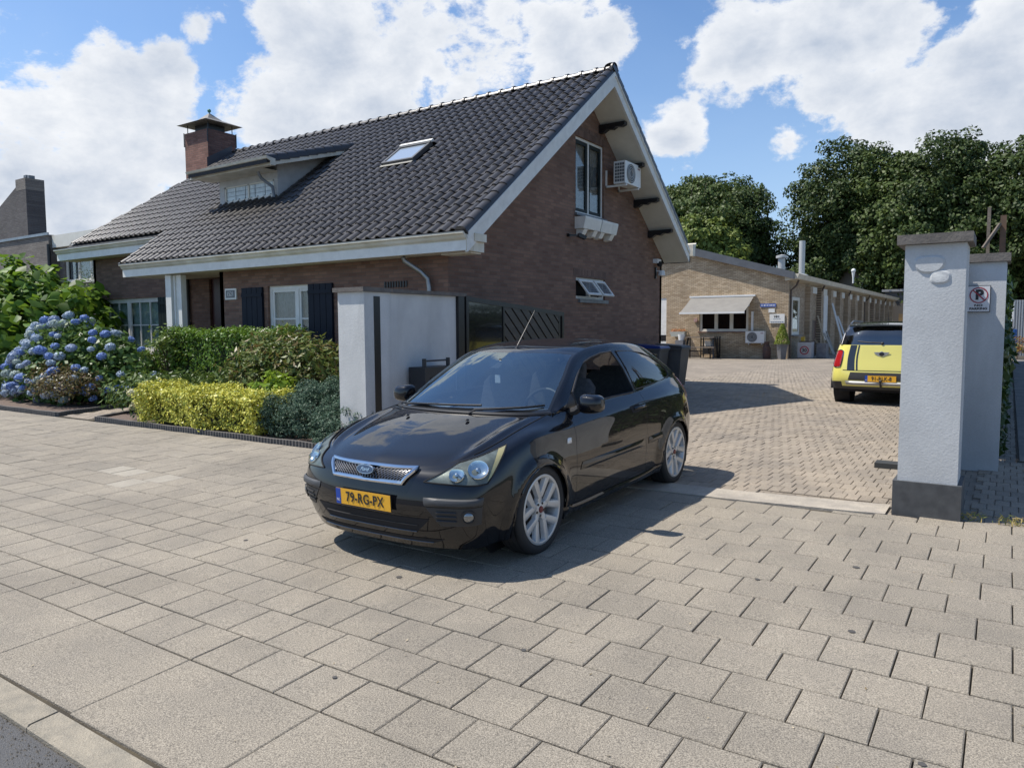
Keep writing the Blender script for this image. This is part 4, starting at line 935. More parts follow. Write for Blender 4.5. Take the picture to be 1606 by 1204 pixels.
m = MB().lathe([(.11, .62), (.12, .78), (.10, .78), (.10, .62)], 12, (-9.2, 34.5, .18)); part('collar', m, M('rusty', (.1, .05, .035), .8), gb)
bx = thing('speed_sign_box', 'white cabinet marked with a round 30 speed sign beside the topiary', 'cabinet', (-7.9, 35.9, .18))
m = MB().box(-8.1, -7.5, 35.6, 36.2, .2, .92); part('cabinet', m, M('cabinet_grey', (.42, .42, .43), .6, base2=(.34, .34, .34), nscale=4), bx)
m = MB(); ring(m, (-7.8, .55), .15, .20, 35.597); part('red_ring', m, M('sign_red', (.30, .02, .04), .4), bx, fix=False)
text('speed_number', '30', .22, (-7.8, 35.596, .55), FY, signk, bx, bold=.008)
m = MB().box(-8.05, -7.55, 35.65, 36.15, .925, .97); part('lid', m, woodbr, bx)
jc = thing('jerrycan', 'yellow jerrycan on top of the white cabinet', 'jerrycan', (-7.95, 35.8, .97)); m = MB().box(-8.0, -7.84, 35.75, 35.95, .972, 1.16); m.box(-7.9, -7.86, 35.83, 35.87, 1.16, 1.2); part('can', m, M('can_yellow', (.5, .33, .03), .5), jc)
m = MB().box(-7.42, -7.0, 36.3, 36.9, .185, .85); c2 = tag(part('grey_crate', m, M('crate_grey', (.13, .13, .14), .7, base2=(.2, .2, .2), nscale=6), None, wc=False), 'dark grey crate right of the white cabinet', 'crate')
rn = random.Random(8)
for k, (y, w, h, c_, l) in enumerate(((39.0, .5, .8, (.30, .20, .11), 'short tan board leaning on the workshop side wall'), (39.6, .35, 2.0, (.35, .27, .17), 'tall chipped board leaning in front of the dark red door'), (41.3, .5, 1.1, (.42, .38, .32), 'pale panel leaning against the workshop piers'), (41.9, .3, 1.2, (.30, .28, .25), 'grey plank leaning against the workshop piers'))):
    m = MB(); b_ = 7.55+k*.05; m.add([(-b_, y, .19), (-b_, y+w, .19), (-8.15, y+w+.1, .19+h), (-8.15, y+.1, .19+h), (-b_+.03, y, .19), (-b_+.03, y+w, .19), (-8.12, y+w+.1, .19+h), (-8.12, y+.1, .19+h)], [(0, 1, 2, 3), (7, 6, 5, 4), (0, 4, 5, 1), (2, 6, 7, 3), (0, 3, 7, 4), (1, 5, 6, 2)])
    o = part('leaning_board', m, M('board_%d' % k, c_, .8, base2=tuple(q*.6 for q in c_), nscale=9), None, wc=False); tag(o, l, 'board')
for k, (y, z) in enumerate(((43.6, 2.9), (45.2, 2.2))):
    m = MB().bar((-7.2, y-1.2, .19), (-8.15, y, z), .10, .05); tag(part('leaning_plank', m, M('white_plank', (.62, .60, .55), .6), None, wc=False), ('long white plank leaning high against the workshop side wall', 'shorter white plank leaning beside the long one')[k], 'plank')
# ------------------------------------------------------------------ far buildings
def simple_house(name, label, x0, x1, y0, y1, z1, mat, wins=(), flat=True):
    h = thing(name, label, 'building', ((x0+x1)/2, y0, .1)); hs = []
    m = MB(); wall_mesh(m, 'y', y0, [(x0, .1), (x1, .1), (x1, z1), (x0, z1)], wins, .1); m.box(x1-.15, x1, y0+.101, y1, .1, z1); m.box(x0, x0+.15, y0+.101, y1, .1, z1); m.box(x0, x1, y1-.1, y1, .1, z1); part('wall', m, mat, h)
    m = MB().box(x0-.15, x1+.15, y0-.15, y1+.15, z1, z1+.25); part('roof', m, M('flat_roof_edge', (.25, .25, .25), .7), h)
    for w in wins: window(h, 'y', y0, *w, 2, fm=white, cur=None)
    return h
gbr = brick_mat('grey_brick_front', (.15, .13, .115), (.22, .195, .17), (.12, .11, .10), 'y'); gbx = brick_mat('grey_brick_side', (.13, .115, .10), (.19, .17, .15), (.12, .11, .10), 'x')
simple_house('rear_villa', 'grey villa with a white window half hidden by the trees behind the workshop', -14.6, -7.0, 76, 84, 7.3, M('grey_render', (.30, .27, .23), .8, base2=(.24, .22, .19), nscale=.5), [(-11.9, -10.6, 4.9, 6.6)])
h = thing('rear_shed', 'low dark flat roofed shed at the end of the workshop', 'building', (-7, 76, .1)); m = MB().box(-9.2, -5.6, 72, 74.5, .1, 4.6); part('wall', m, M('shed_dark', (.10, .09, .08), .8), h); m = MB().box(-9.4, -5.4, 71.8, 74.7, 4.6, 4.8); part('roof', m, M('flat_roof_edge', (.25, .25, .25), .7), h)
m = MB().box(-6.7, -5.2, 60, 62, .15, 2.5); tag(part('skip_container', m, M('ochre_container', (.22, .14, .05), .7, base2=(.12, .08, .04), nscale=2), None, wc=False), 'ochre brown container at the far end of the courtyard', 'container')
nb = thing('neighbour_house', 'grey brick neighbouring house with a stepped chimney at the far left', 'house', (-28, 14, .1))
Y_ = 12.4
m = MB().box(-46, -27.7, Y_, 14, .1, 4.95); part('wall', m, [gbr], nb)
m = MB().add([(-46, Y_+.6, 4.95), (-30.6, Y_+.6, 4.95), (-30.6, Y_+.6, 7.0), (-31.4, Y_+.6, 7.05), (-33.5, Y_+.6, 6.2), (-46, Y_+.6, 6.2), (-30.6, Y_+1.25, 4.95), (-30.6, Y_+1.25, 7.0)], [(0, 1, 2, 3, 4, 5), (1, 6, 7, 2)]); part('upper_wall', m, brick_mat('grey_brick_shaded', (.085, .075, .075), (.12, .11, .105), (.07, .065, .06), 'y'), nb, fix=False)  # shade on the upper wall put into its darker brick colour
m = MB().box(-31.4, -30.598, Y_+.595, Y_+1.252, 6.9, 7.32); c_ = part('chimney', m, gbr, nb)
m = MB().box(-31.2, -31.0, Y_+.8, Y_+1.0, 7.32, 7.5); m.box(-30.9, -30.75, Y_+.8, Y_+1.0, 7.32, 7.46); part('chimney_pot', m, zinc, c_)
m = MB().box(-46, -27.65, Y_-.05, Y_, 4.93, 5.02); part('roof_trim', m, metal, nb)
m = MB(); wall_mesh(m, 'y', Y_+.3, [(-27.7, .1), (-21, .1), (-21, 4.5), (-27.7, 4.5)], [(-27.3, -24.75, 3.3, 4.2)]); part('link_wall', m, gbr, nb)
m = MB().box(-27.68, -21, Y_+.1, Y_+.6, 4.5, 4.92); part('white_fascia', m, cream, nb)
window(nb, 'y', Y_+.3, -27.3, -24.75, 3.3, 4.2, 3, fm=cream, cur='full', cm=curtain_d, sill=cream)
m = MB().tube([(-27.55, Y_-.08, 4.6), (-27.55, Y_-.08, .2)], .06, 8); part('downpipe', m, black_p, nb)
m = MB().box(-27.7, -21, Y_-.0, Y_+.2, .1, 1.0); part('low_wall', m, brick_mat('red_brick', (.20, .09, .06), (.28, .14, .10), (.12, .10, .09), 'y'), nb)
gt = thing('corrugated_gate', 'tall corrugated metal gate at the far end of the side path', 'gate', (.9, 41, .18))
for k in range(22): m = MB().prism([(.1+k*.1, 41), (.13+k*.1, 40.96), (.17+k*.1, 40.96), (.2+k*.1, 41), (.2+k*.1, 41.01), (.1+k*.1, 41.01)], .25, 2.8, 'z'); part('steel_sheet', m, M('corrugated_steel', (.33, .35, .37), .45, metal=.5), gt)
m = MB().box(-.12, .12, 40.2, 40.25, 1.9, 2.55); tag(part('reflective_board', m, plasticw, None, wc=False), 'bright white board mounted beside the hedge at the end of the side path', 'board')
m = MB().lathe([(0, 0), (.28, 0), (.28, .85), (.26, .88), (0, .88)], 16, (.0, 39.3, .6)); tag(part('blue_barrel', m, M('barrel_blue', (.02, .08, .25), .5), None, wc=False, smooth=True), 'blue barrel near the end of the side path', 'barrel')
m = MB().box(-.31, -.27, 12, 12.06, .18, 3.25); tag(part('timber_post', m, woodgrey, None, wc=False), 'thin grey timber post rising behind the sign pillar', 'post')
bp_ = thing('bracket_post', 'weathered timber post with a slanted brace rising behind the sign pillar', 'post', (-.13, 12, .18))
m = MB().box(-.16, -.09, 12, 12.07, .18, 3.13); part('post', m, M('brown_post', (.14, .08, .05), .8, base2=(.09, .06, .04), nscale=9), bp_)
m = MB().bar((-.16, 11.99, 3.02), (-.34, 11.9, 2.70), .05, .03); part('brace', m, woodgrey, bp_)
# ------------------------------------------------------------------ beds and path
soil = M('bed_soil', (.115, .082, .062), .95, base2=(.17, .125, .10), nscale=30, bump=1.0, bscale=90, fine=(140, .45))
def flat(poly, z0, z1): return MB().prism(poly, z0, z1, 'z')
structure('left_bed', flat([(-34, 6.11), (-13.66, 6.13), (-15.2, 10.1), (-34, 10.1)], .05, .20), soil)
structure('right_bed', flat([(-12.42, 6.17), (-6.9, 6.17), (-6.9, 9.18), (-13.35, 9.18), (-13.6, 8.6)], .05, .20), soil)
pth2 = structure('garden_path', flat([(-13.6, 6.10), (-12.48, 6.13), (-13.66, 8.62), (-13.66, 10.12), (-15.25, 10.12)], .05, .168), sandj)
st_ = MB()
for r in range(38):
    y0 = 6.14+r*.105
    for c in range(-20, 20):
        x0 = -13.5+c*.212+(.106 if r % 2 else 0)-(y0-6.1)*.0
        xl = -13.6-(y0-6.1)*.41; xr = -12.48-(y0-6.1)*.474 if y0 < 8.62 else -13.66
        if x0 > xl+.02 and x0+.206 < xr-.02: tile_mesh(x0, x0+.206, y0, y0+.1, rng, st_, tilt=1.4, inset=.005, zf=lambda y: .178, hgt=.0001)
o = part('path_clinkers', st_, pav_m, pth2, wc=False, fix=False); o['kind'] = 'stuff'
edm = M('edging_concrete', (.13, .12, .11), .85, base2=(.09, .085, .08), nscale=12, bump=.4)
def edging(name, label, pts, h=.238):
    t = thing(name, label, 'bed edging', (pts[0][0], pts[0][1], .1)); mm = MB()
    for (x0, y0), (x1, y1) in zip(pts[:-1], pts[1:]):
        L_ = math.hypot(x1-x0, y1-y0); n = int(L_/.062)
        dx, dy = (x1-x0)/L_, (y1-y0)/L_
        for k in range(n):
            cx, cy = x0+dx*(k+.5)*.062, y0+dy*(k+.5)*.062
            m_ = [(cx+dx*.029*a-dy*.03*b_, cy+dy*.029*a+dx*.03*b_) for a, b_ in ((-1, -.6), (-.5, -1), (.5, -1), (1, -.6), (1, 1), (-1, 1))]
            mm.prism(m_, .08, h+.004*math.sin(k*12.9), 'z')
    o = part('palisade', mm, edm, t); o['kind'] = 'stuff'
edging('bed_edging', 'ribbed dark concrete edging of the hydrangea bed left of the garden path', [(-34, 6.08), (-13.64, 6.10), (-14.66, 8.6)])
edging('bed_edging', 'ribbed dark concrete edging in front of the yellow hedge', [(-13.25, 7.75), (-12.44, 6.15), (-6.95, 6.15)])
m = MB(); 
rk = MB(); rk.sphere((-16.1, 6.95, .27), .19, 10, 7, (1.2, 1, .75)); 
rk.v = [(x+.03*math.sin(z*40+x*20), y+.02*math.sin(x*33), z+.02*math.sin(y*37)) for x, y, z in rk.v]
gr_ = MB(); rg = random.Random(31)
for _ in range(1500):
    x = rg.uniform(-5.5, -.5); y = 1.286-abs(rg.gauss(0, .09)); q = rg.uniform(.002, .006); z = .012
    gr_.add([(x-q, y, z), (x, y-q, z), (x+q, y, z), (x, y+q, z), (x+q*.2, y, z+q*1.2)], [(0, 1, 4), (1, 2, 4), (2, 3, 4), (3, 0, 4)])
o = part('kerb_grit', gr_, M('grit', (.24, .20, .15), .9, island=.5), None, wc=False); o['kind'] = 'stuff'; o['label'] = 'loose grit lying along the kerb on the asphalt'
# old spots of gum and oil trodden into the pavement
for k, (x, y, q) in enumerate(((-.74, 4.93, .022), (-.60, 3.92, .018), (-2.49, 2.23, .012), (-3.1, 3.32, .02), (-1.9, 2.9, .014), (-4.6, 3.3, .016), (-.2, 2.9, .015), (-1.2, 4.4, .016))):
    m = MB(); n = 12; m.add([(x+q*math.cos(2*math.pi*i/n)*(1+.2*math.sin(3*i)), y+q*math.sin(2*math.pi*i/n)*(1+.15*math.cos(2*i)), gz(y)+.0045) for i in range(n)], [tuple(range(n))])
    o = part('gum_spot', m, M('gum_spot', (.07, .065, .06), .8), pave, wc=False, fix=False)
tag(part('rock', rk, M('rock', (.12, .13, .17), .85, base2=(.08, .085, .10), nscale=9, bump=.6), None, wc=False, smooth=60), 'dark grey rock lying at the foot of the blue hydrangea', 'rock')

# ------------------------------------------------------------------ vegetation
def leaves_mesh(name, C, Nrm, size, mat, rs, aspect=.5, fold=.18, jitter=.5, lobes=False, sizevar=.35):
    """C: centres (n,3), Nrm: outward normals (n,3); every leaf is a folded blade of two triangles (or four when lobes)"""
    n = len(C); nr = Nrm+rs.normal(0, jitter, (n, 3)); nr /= np.linalg.norm(nr, axis=1)[:, None]+1e-9
    t = rs.normal(0, 1, (n, 3)); t[:, 2] -= .25; t -= nr*np.sum(t*nr, 1)[:, None]; t /= np.linalg.norm(t, axis=1)[:, None]+1e-9
    b = np.cross(nr, t); s = size*(1+rs.uniform(-sizevar, sizevar, n))[:, None]
    if lobes:
        P = [C-t*s*.5, C+b*s*.42-t*s*.12-nr*s*fold, C+b*s*.30+t*s*.25-nr*s*fold, C+t*s*.55-nr*s*.22, C-b*s*.30+t*s*.25-nr*s*fold, C-b*s*.42-t*s*.12-nr*s*fold]
        V = np.stack(P, 1).reshape(-1, 3); k = np.arange(n)*6
        F = np.concatenate([np.stack([k, k+1, k+2, k+3], 1), np.stack([k, k+3, k+4, k+5], 1)]); nv = 4
    else:
        P = [C-t*s*.5, C+b*s*aspect*.5-nr*s*fold*.5, C+t*s*.5, C-b*s*aspect*.5-nr*s*fold*.5]
        V = np.stack(P, 1).reshape(-1, 3); k = np.arange(n)*4
        F = np.stack([k, k+1, k+2, k+3], 1); nv = 4
    me = bpy.data.meshes.new(name); me.vertices.add(len(V)); me.vertices.foreach_set('co', V.astype(np.float32).ravel())
    me.loops.add(len(F)*nv); me.loops.foreach_set('vertex_index', F.astype(np.int32).ravel())
    me.polygons.add(len(F)); me.polygons.foreach_set('loop_start', np.arange(0, len(F)*nv, nv, dtype=np.int32)); me.polygons.foreach_set('loop_total', np.full(len(F), nv, np.int32))
    me.materials.append(mat); me.update(calc_edges=True); me.validate(); return me
def sph(rs, n):
    v = rs.normal(0, 1, (n, 3)); return v/np.linalg.norm(v, axis=1)[:, None]
def lumpy(d, rs_seed, amp=.16, f=2.3):
    r = np.random.RandomState(rs_seed); K = r.normal(0, f, (7, 3)); ph = r.uniform(0, 6.28, 7); s = np.zeros(len(d))
    for k, p in zip(K, ph): s += np.sin(d@k+p)
    return 1+amp*s/2.2
def clumps(rs, n, c, rad, seed, nper, clr, shell=(.55, 1.0), zmin=None, amp=.18, up=.0):
    """leaf clumps spread through the outer part of an uneven crown"""
    d = sph(rs, n*2); 
    if zmin is not None: d = d[d[:, 2] > zmin]
    d = d[:n]; r = lumpy(d, seed, amp)*rs.uniform(shell[0]**2, shell[1]**2, len(d))**.5
    cc = np.array(c)+d*r[:, None]*np.array(rad)
    k = rs.randint(0, len(cc), n*nper); o = sph(rs, len(k)); w = clr*rs.uniform(.35, 1, len(k))**.5
    P = cc[k]+o*w[:, None]*np.array([1, 1, .75]); Nn = o*.8+d[k]*.6; Nn[:, 2] += up+.35
    return P, Nn/np.linalg.norm(Nn, axis=1)[:, None]
bark = M('bark', (.09, .07, .05), .9, base2=(.13, .105, .08), nscale=7, bump=.8, bscale=20)
twig = M('twig', (.10, .07, .045), .9)
def branches(base, c, rad, rs, n=9, r0=.2, twigs=0):
    m = MB(); b = np.array(base, float); top = np.array(c)+np.array([0, 0, rad[2]*.35])
    pts = [b, b*.6+top*.4+rs.normal(0, .03, 3)*rad[0], top]; m.tube(pts, r0, 9, rs=[r0, r0*.7, r0*.3])
    for i in range(n):
        t = rs.uniform(.3, .8); s = b*(1-t)+top*t; d = sph(rs, 1)[0]; d[2] = abs(d[2])*.7+.1
        e = np.array(c)+d*np.array(rad)*rs.uniform(.6, .9); mid = (s+e)/2+np.array([0, 0, rad[2]*.08])
        m.tube([s, mid, e], r0*.3, 6, rs=[r0*.4, r0*.25, r0*.08])
    return m
def lm(name, cols, **k): return leaf_mat(name, cols, **k)
def plant(name, label, cat, base, parts_, stem=None, group=None):
    t = thing(name, label, cat, base, 0, group)
    for nm, me in parts_:
        o = link(nm, me, t); 
        me.transform(Matrix.Translation((-base[0], -base[1], -base[2])))
    if stem: part('stems' if cat != 'tree' else 'trunk', stem, twig if cat != 'tree' else bark, t)
    return t
rs = np.random.RandomState(7)
# ---- trees behind the courtyard
def tree(name, label, base, c, rad, cols, seed, n=420, nper=110, size=.25, cl=.95, group=None):
    f = (71.5 if name == 'lime_tree' else 77.5)/c[1]; c = (c[0]*f, c[1]*f, 1.66+(c[2]-1.66)*f); base = (base[0]*f, base[1]*f, .1); rad = tuple(q*f for q in rad); size *= f; cl *= f
    r = np.random.RandomState(seed)
    P, Nn = clumps(r, n, c, rad, seed, nper, cl*.85, (.35, 1.0), zmin=-.75, amp=.32)
    me = leaves_mesh('crown', P, Nn, size, lm(name+'_leaf_%d' % seed, cols, transl=.14, rough=.55, spec=.3), r, aspect=.62, jitter=.5)
    st = branches(base, c, rad, r, 12, r0=.38)
    return plant(name, label, 'tree', base, [('crown', me)], st, group)
dg = [(.026, .046, .011), (.042, .070, .016), (.070, .100, .024), (.030, .054, .013)]
mg = [(.036, .062, .013), (.062, .096, .020), (.095, .130, .030), (.044, .075, .016)]
yg = [(.07, .11, .02), (.12, .16, .03), (.16, .20, .04), (.09, .13, .025)]
T_ = 'broad dark trees behind the workshop'
tree('oak_tree', 'dark green tree rising directly behind the house gable', (-21.5, 57, .1), (-21.3, 57, 10.4), (4.5, 4.2, 5.0), mg, 21, 460, group=T_)
tree('oak_tree', 'rounded dark tree between the house gable and the gap of sky', (-16.9, 58, .1), (-17.5, 58, 7.6), (2.7, 3.0, 4.2), dg, 22, 330, group=T_)
tree('lime_tree', 'small yellow green tree in front of the dark ones behind the workshop roof', (-18.2, 52, .1), (-18.1, 52, 6.6), (2.1, 2.0, 3.2), yg, 23, 220, size=.34, cl=.9)
tree('oak_tree', 'tall oak left of centre in the large group behind the workshop', (-10.6, 61, .1), (-10.1, 61, 8.4), (4.2, 4.5, 5.4), dg, 24, 560, group=T_)
tree('oak_tree', 'broadest and highest oak above the right half of the workshop roof', (-4.4, 63, .1), (-4.6, 63, 9.0), (5.3, 5.2, 5.6), dg, 25, 760, group=T_)
tree('oak_tree', 'lighter green oak crown low in front of the highest oak', (-6.5, 56.5, .1), (-6.3, 57, 7.6), (3.6, 3.4, 4.6), mg, 26, 420, group=T_)
tree('oak_tree', 'oak at the right edge behind the two grey pillars', (1.8, 55, .1), (2.6, 55, 6.9), (4.5, 4.5, 5.2), dg, 27, 620, group=T_)
tree('oak_tree', 'low spreading tree crown at the left end of the big group', (-12.9, 66, .1), (-13.0, 66, 5.6), (3.0, 3.0, 3.8), dg, 28, 300, group=T_)
tree('oak_tree', 'shaded tree directly behind the pillar with the sign', (-1.0, 50, .1), (-1.2, 50, 6.1), (3.0, 3.0, 4.3), dg, 29, 420, group=T_)
tree('bush_tree', 'low tree closing the view at the end of the courtyard', (-3.5, 72, .1), (-3.5, 72, 3.6), (4.5, 3.0, 3.2), dg, 30, 300, group=T_)
# ---- big-leaved shrub on the left
r = np.random.RandomState(41)
P1, N1 = clumps(r, 560, (-21.0, 8.7, 1.42), (2.7, 1.7, 1.75), 41, 8, .35, (.72, 1.0), zmin=-.55, amp=.12, up=.5)
P2, N2 = clumps(r, 300, (-21.0, 8.8, 1.35), (2.4, 1.5, 1.5), 42, 8, .4, (.3, .85), zmin=-.6, up=.3)
bigm = lm('big_leaf', [(.07, .15, .015), (.12, .22, .02), (.05, .105, .015), (.17, .27, .028)], transl=.34, rough=.5)
plant('broadleaf_shrub', 'large bright green shrub with big soft leaves at the far left', 'shrub', (-20.6, 8.7, .2),
      [('foliage', leaves_mesh('foliage', P1, N1, .235, bigm, r, lobes=True, jitter=.35)), ('inner_foliage', leaves_mesh('inner', P2, N2, .22, lm('big_leaf_in', [(.05, .10, .014), (.08, .15, .02)], transl=.25), r, lobes=True))], branches((-20.6, 8.7, .2), (-20.6, 8.7, 1.4), (2.4, 1.4, 1.5), r, 14, .05))
# ---- blue hydrangea
r = np.random.RandomState(43)
hb = (-16.0, 7.75, .2)
P1, N1 = clumps(r, 620, (-16.1, 7.85, .68), (2.35, 1.15, .98), 43, 9, .2, (.7, 1.0), zmin=-.5, amp=.10, up=.3)
P2, N2 = clumps(r, 420, (-16.1, 7.85, .58), (2.1, 1.0, .9), 44, 12, .25, (.2, .85), zmin=-.6)
hl = lm('hydrangea_leaf', [(.04, .085, .018), (.075, .14, .03), (.10, .17, .04)], transl=.22, rough=.4)
hyd = plant('hydrangea', 'wide blue flowering hydrangea in the bed in front of the house', 'shrub', hb, [('foliage', leaves_mesh('foliage', P1, N1, .13, hl, r, aspect=.62)), ('inner_foliage', leaves_mesh('inner', P2, N2, .12, hl, r, aspect=.62))], branches(hb, (-16.5, 7.85, .8), (1.9, .9, .9), r, 16, .03))
def floret_ball(seed, mat, rad=.094, n=230):
    q = np.random.RandomState(seed); d = sph(q, n); d = d[d[:, 2] > -.75]; P = d*rad*(1+q.uniform(-.06, .06, len(d)))[:, None]*np.array([1, 1, .85])
    return leaves_mesh('flower_head', P, d, .042, mat, q, aspect=.95, fold=.1, jitter=.22, sizevar=.2)
blues = [lm('petal_blue', [(.13, .20, .46), (.18, .27, .55), (.24, .34, .60)], transl=.12, rough=.6), lm('petal_pale', [(.27, .35, .46), (.36, .44, .54), (.44, .51, .57)], transl=.12, rough=.6), lm('petal_lilac', [(.22, .29, .45), (.30, .37, .52), (.37, .43, .56)], transl=.12, rough=.6), lm('petal_green', [(.28, .36, .34), (.40, .46, .40), (.34, .42, .44)], transl=.12, rough=.6)]
balls = [floret_ball(50+k, blues[k]) for k in range(4)]
bc = np.array([-16.1, 7.85, .68]); brad = np.array([2.42, 1.22, 1.04]); k = 0; placed = []
for _ in range(4000):
    d = sph(r, 1)[0]
    if d[2] < -.42 or d[1] > .25: continue
    p = bc+d*brad*lumpy(d[None], 43, .10)[0]*r.uniform(.94, 1.04)
    if p[2] < .32: continue
    # denser to the lower left, looser at the top right
    if r.uniform() > .68+.45*(-d[0])+.25*(-d[2]) : continue
    if any(np.linalg.norm(p-q) < .15 for q in placed): continue
    placed.append(p); i = r.choice(4, p=[.34, .36, .14, .16] if d[0] > -.2 else [.12, .50, .18, .20])
    o = link('flower_head', balls[i], hyd); o.location = Vector(p)-Vector(hb); s = r.uniform(.7, 1.25); o.scale = (s, s, s*r.uniform(.8, 1)); o.rotation_euler = (r.uniform(-.4, .4), r.uniform(-.4, .4), r.uniform(0, 6))
    if len(placed) >= 165: break
# ---- other shrubs (base, centre, radii)
def shrub(label, base, c, rad, cols, seed, n=260, nper=14, size=.07, cl=.16, asp=.5, cat='shrub', name='shrub', up=.3, zmin=-.5, transl=.22, amp=.14, jit=.45, rough=.42, shell=(.35, 1.0), stems=12):
    r = np.random.RandomState(seed); P, Nn = clumps(r, n, c, rad, seed, nper, cl, shell, zmin=zmin, amp=amp, up=up)
    P = P[P[:, 2] > .2]; Nn = Nn[:len(P)] if len(P) == len(Nn) else Nn[:len(P)]
    return plant(name, label, cat, base, [('foliage', leaves_mesh('foliage', P, Nn, size, lm(name+'_%d' % seed, cols, transl=transl, rough=rough), r, aspect=asp, jitter=jit))], branches(base, c, rad, r, stems, .022))
shrub('reddish brown thin shrub with bare twigs in front of the blue hydrangea', (-15.1, 7.0, .2), (-15.1, 6.9, .56), (.95, .5, .44), [(.10, .075, .03), (.14, .11, .03), (.09, .10, .03), (.12, .06, .035)], 61, 330, 12, .075, .16, .32, zmin=-.2, stems=34, up=.6)
shrub('low dark green shrub at the left picture edge before the hydrangea', (-18.6, 6.9, .2), (-18.6, 6.95, .55), (1.1, .55, .55), [(.02, .05, .015), (.04, .08, .02), (.06, .10, .03)], 62, 260, 14, .055)
shrub('rounded olive green shrub right of the hydrangea', (-14.9, 8.2, .2), (-14.95, 8.25, .68), (.68, .5, .50), [(.05, .06, .015), (.09, .10, .022), (.12, .12, .03)], 63, 380, 16, .045, .14)
shrub('low glossy rhododendron between the garden path and the tall hedge', (-12.6, 7.5, .2), (-12.65, 7.45, .50), (1.0, .75, .42), [(.04, .08, .015), (.08, .13, .025), (.13, .18, .04)], 64, 260, 12, .115, .18, .34, transl=.18, rough=.42)
shrub('large loose rhododendron with bronze shoots beside the white gate pillar', (-10.1, 8.15, .2), (-9.75, 8.0, .80), (1.45, .75, .80), [(.05, .085, .018), (.09, .13, .028), (.14, .17, .04), (.16, .11, .045)], 65, 560, 13, .12, .2, .33, transl=.18, rough=.42, amp=.16)
shrub('loose rhododendron in front of the clipped green hedge', (-12.0, 8.0, .2), (-11.9, 7.75, .48), (1.3, .55, .42), [(.05, .09, .018), (.09, .14, .028), (.13, .17, .04)], 66, 380, 13, .115, .18, .33, transl=.18, rough=.42)
shrub('small glossy light green shrub behind the blue green juniper', (-9.2, 7.3, .2), (-9.15, 7.25, .62), (.42, .36, .34), [(.16, .26, .02), (.24, .34, .035), (.10, .18, .02)], 67, 90, 12, .13, .13, .34, transl=.3, rough=.22)
shrub('young thin shrub with reaching twigs in front of the white porch post', (-13.9, 8.3, .2), (-13.75, 8.2, 1.22), (.42, .4, .52), [(.09, .14, .02), (.13, .19, .03), (.07, .11, .02)], 68, 80, 9, .085, .16, .45, stems=26)
wf = shrub('small shrub with cream flower heads at the left end of the yellow hedge', (-11.75, 6.75, .2), (-11.7, 6.75, .42), (.38, .32, .26), [(.04, .08, .015), (.07, .12, .025)], 69, 80, 12, .07)
creamb = floret_ball(71, lm('petal_cream', [(.55, .52, .30), (.68, .64, .42)], transl=.1), .075, 150)
for p in ((-11.95, 6.5, .62), (-11.72, 6.45, .48), (-11.85, 6.48, .40), (-11.55, 6.6, .6), (-11.6, 6.5, .36)): o = link('flower_head', creamb, wf); o.location = Vector(p)-wf.location
# clipped hedges: box-shaped volumes of small leaves
def hedge(label, x0, x1, y0, y1, z0, z1, cols, seed, n, size, asp=.6, top=None, rnd_=.12, transl=.25, name='hedge', dips=()):
    r = np.random.RandomState(seed); hx, hy, hz = (x1-x0)/2, (y1-y0)/2, (z1-z0)/2; c = np.array([(x0+x1)/2, (y0+y1)/2, (z0+z1)/2])
    A = np.array([hy*hz, hx*hz, hx*hy]); 
    def shell(n, depth):
        ax = r.choice(3, n, p=A/A.sum()); u = r.uniform(-1, 1, (n, 3)); sg_ = np.where(r.uniform(size=n) < .5, -1., 1.); 
        sg_[ax == 2] = 1; u[np.arange(n), ax] = sg_
        P = u*np.array([hx, hy, hz]); q = np.maximum(np.abs(P)-(np.array([hx, hy, hz])-rnd_), 0); 
        ln = np.linalg.norm(q, axis=1); over = ln > rnd_; P = np.where(over[:, None], P-np.sign(P)*q*(1-rnd_/np.maximum(ln, 1e-6))[:, None], P)
        Nn = np.zeros((n, 3)); Nn[np.arange(n), ax] = sg_; Nn += np.sign(P)*q/rnd_*.5
        w = .035*(np.sin(P[:, 0]*4.1+1)+np.sin(P[:, 0]*9.3+P[:, 2]*5)*.6+np.sin(P[:, 2]*11)*.3)+r.normal(0, .018, n)
        P = P+Nn*(w-r.uniform(0, depth, n))[:, None]
        return P+c, Nn
    P, Nn = shell(n, .05); P2, N2 = shell(n//2, .22)
    Nn = Nn.copy(); Nn[:, 2] += .35; Nn /= np.linalg.norm(Nn, axis=1)[:, None]+1e-9
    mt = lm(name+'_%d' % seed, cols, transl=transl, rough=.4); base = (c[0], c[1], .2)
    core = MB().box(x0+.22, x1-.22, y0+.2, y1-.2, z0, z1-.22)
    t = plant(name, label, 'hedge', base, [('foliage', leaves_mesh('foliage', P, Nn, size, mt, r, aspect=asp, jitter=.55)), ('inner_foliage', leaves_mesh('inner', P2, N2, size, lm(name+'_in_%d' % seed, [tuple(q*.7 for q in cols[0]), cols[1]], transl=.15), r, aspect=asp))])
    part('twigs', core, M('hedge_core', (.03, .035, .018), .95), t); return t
hedge('clipped green hedge under the shuttered front window', -14.2, -10.35, 8.25, 8.85, .2, 1.62, [(.06, .12, .015), (.10, .19, .022), (.15, .26, .03)], 81, 15000, .055)
hedge('low clipped yellow variegated hedge at the pavement edge', -11.25, -8.35, 6.17, 6.95, .20, .76, [(.32, .34, .04), (.56, .54, .08), (.70, .66, .14), (.20, .26, .04), (.52, .50, .07)], 82, 17000, .042, rnd_=.1, transl=.15)
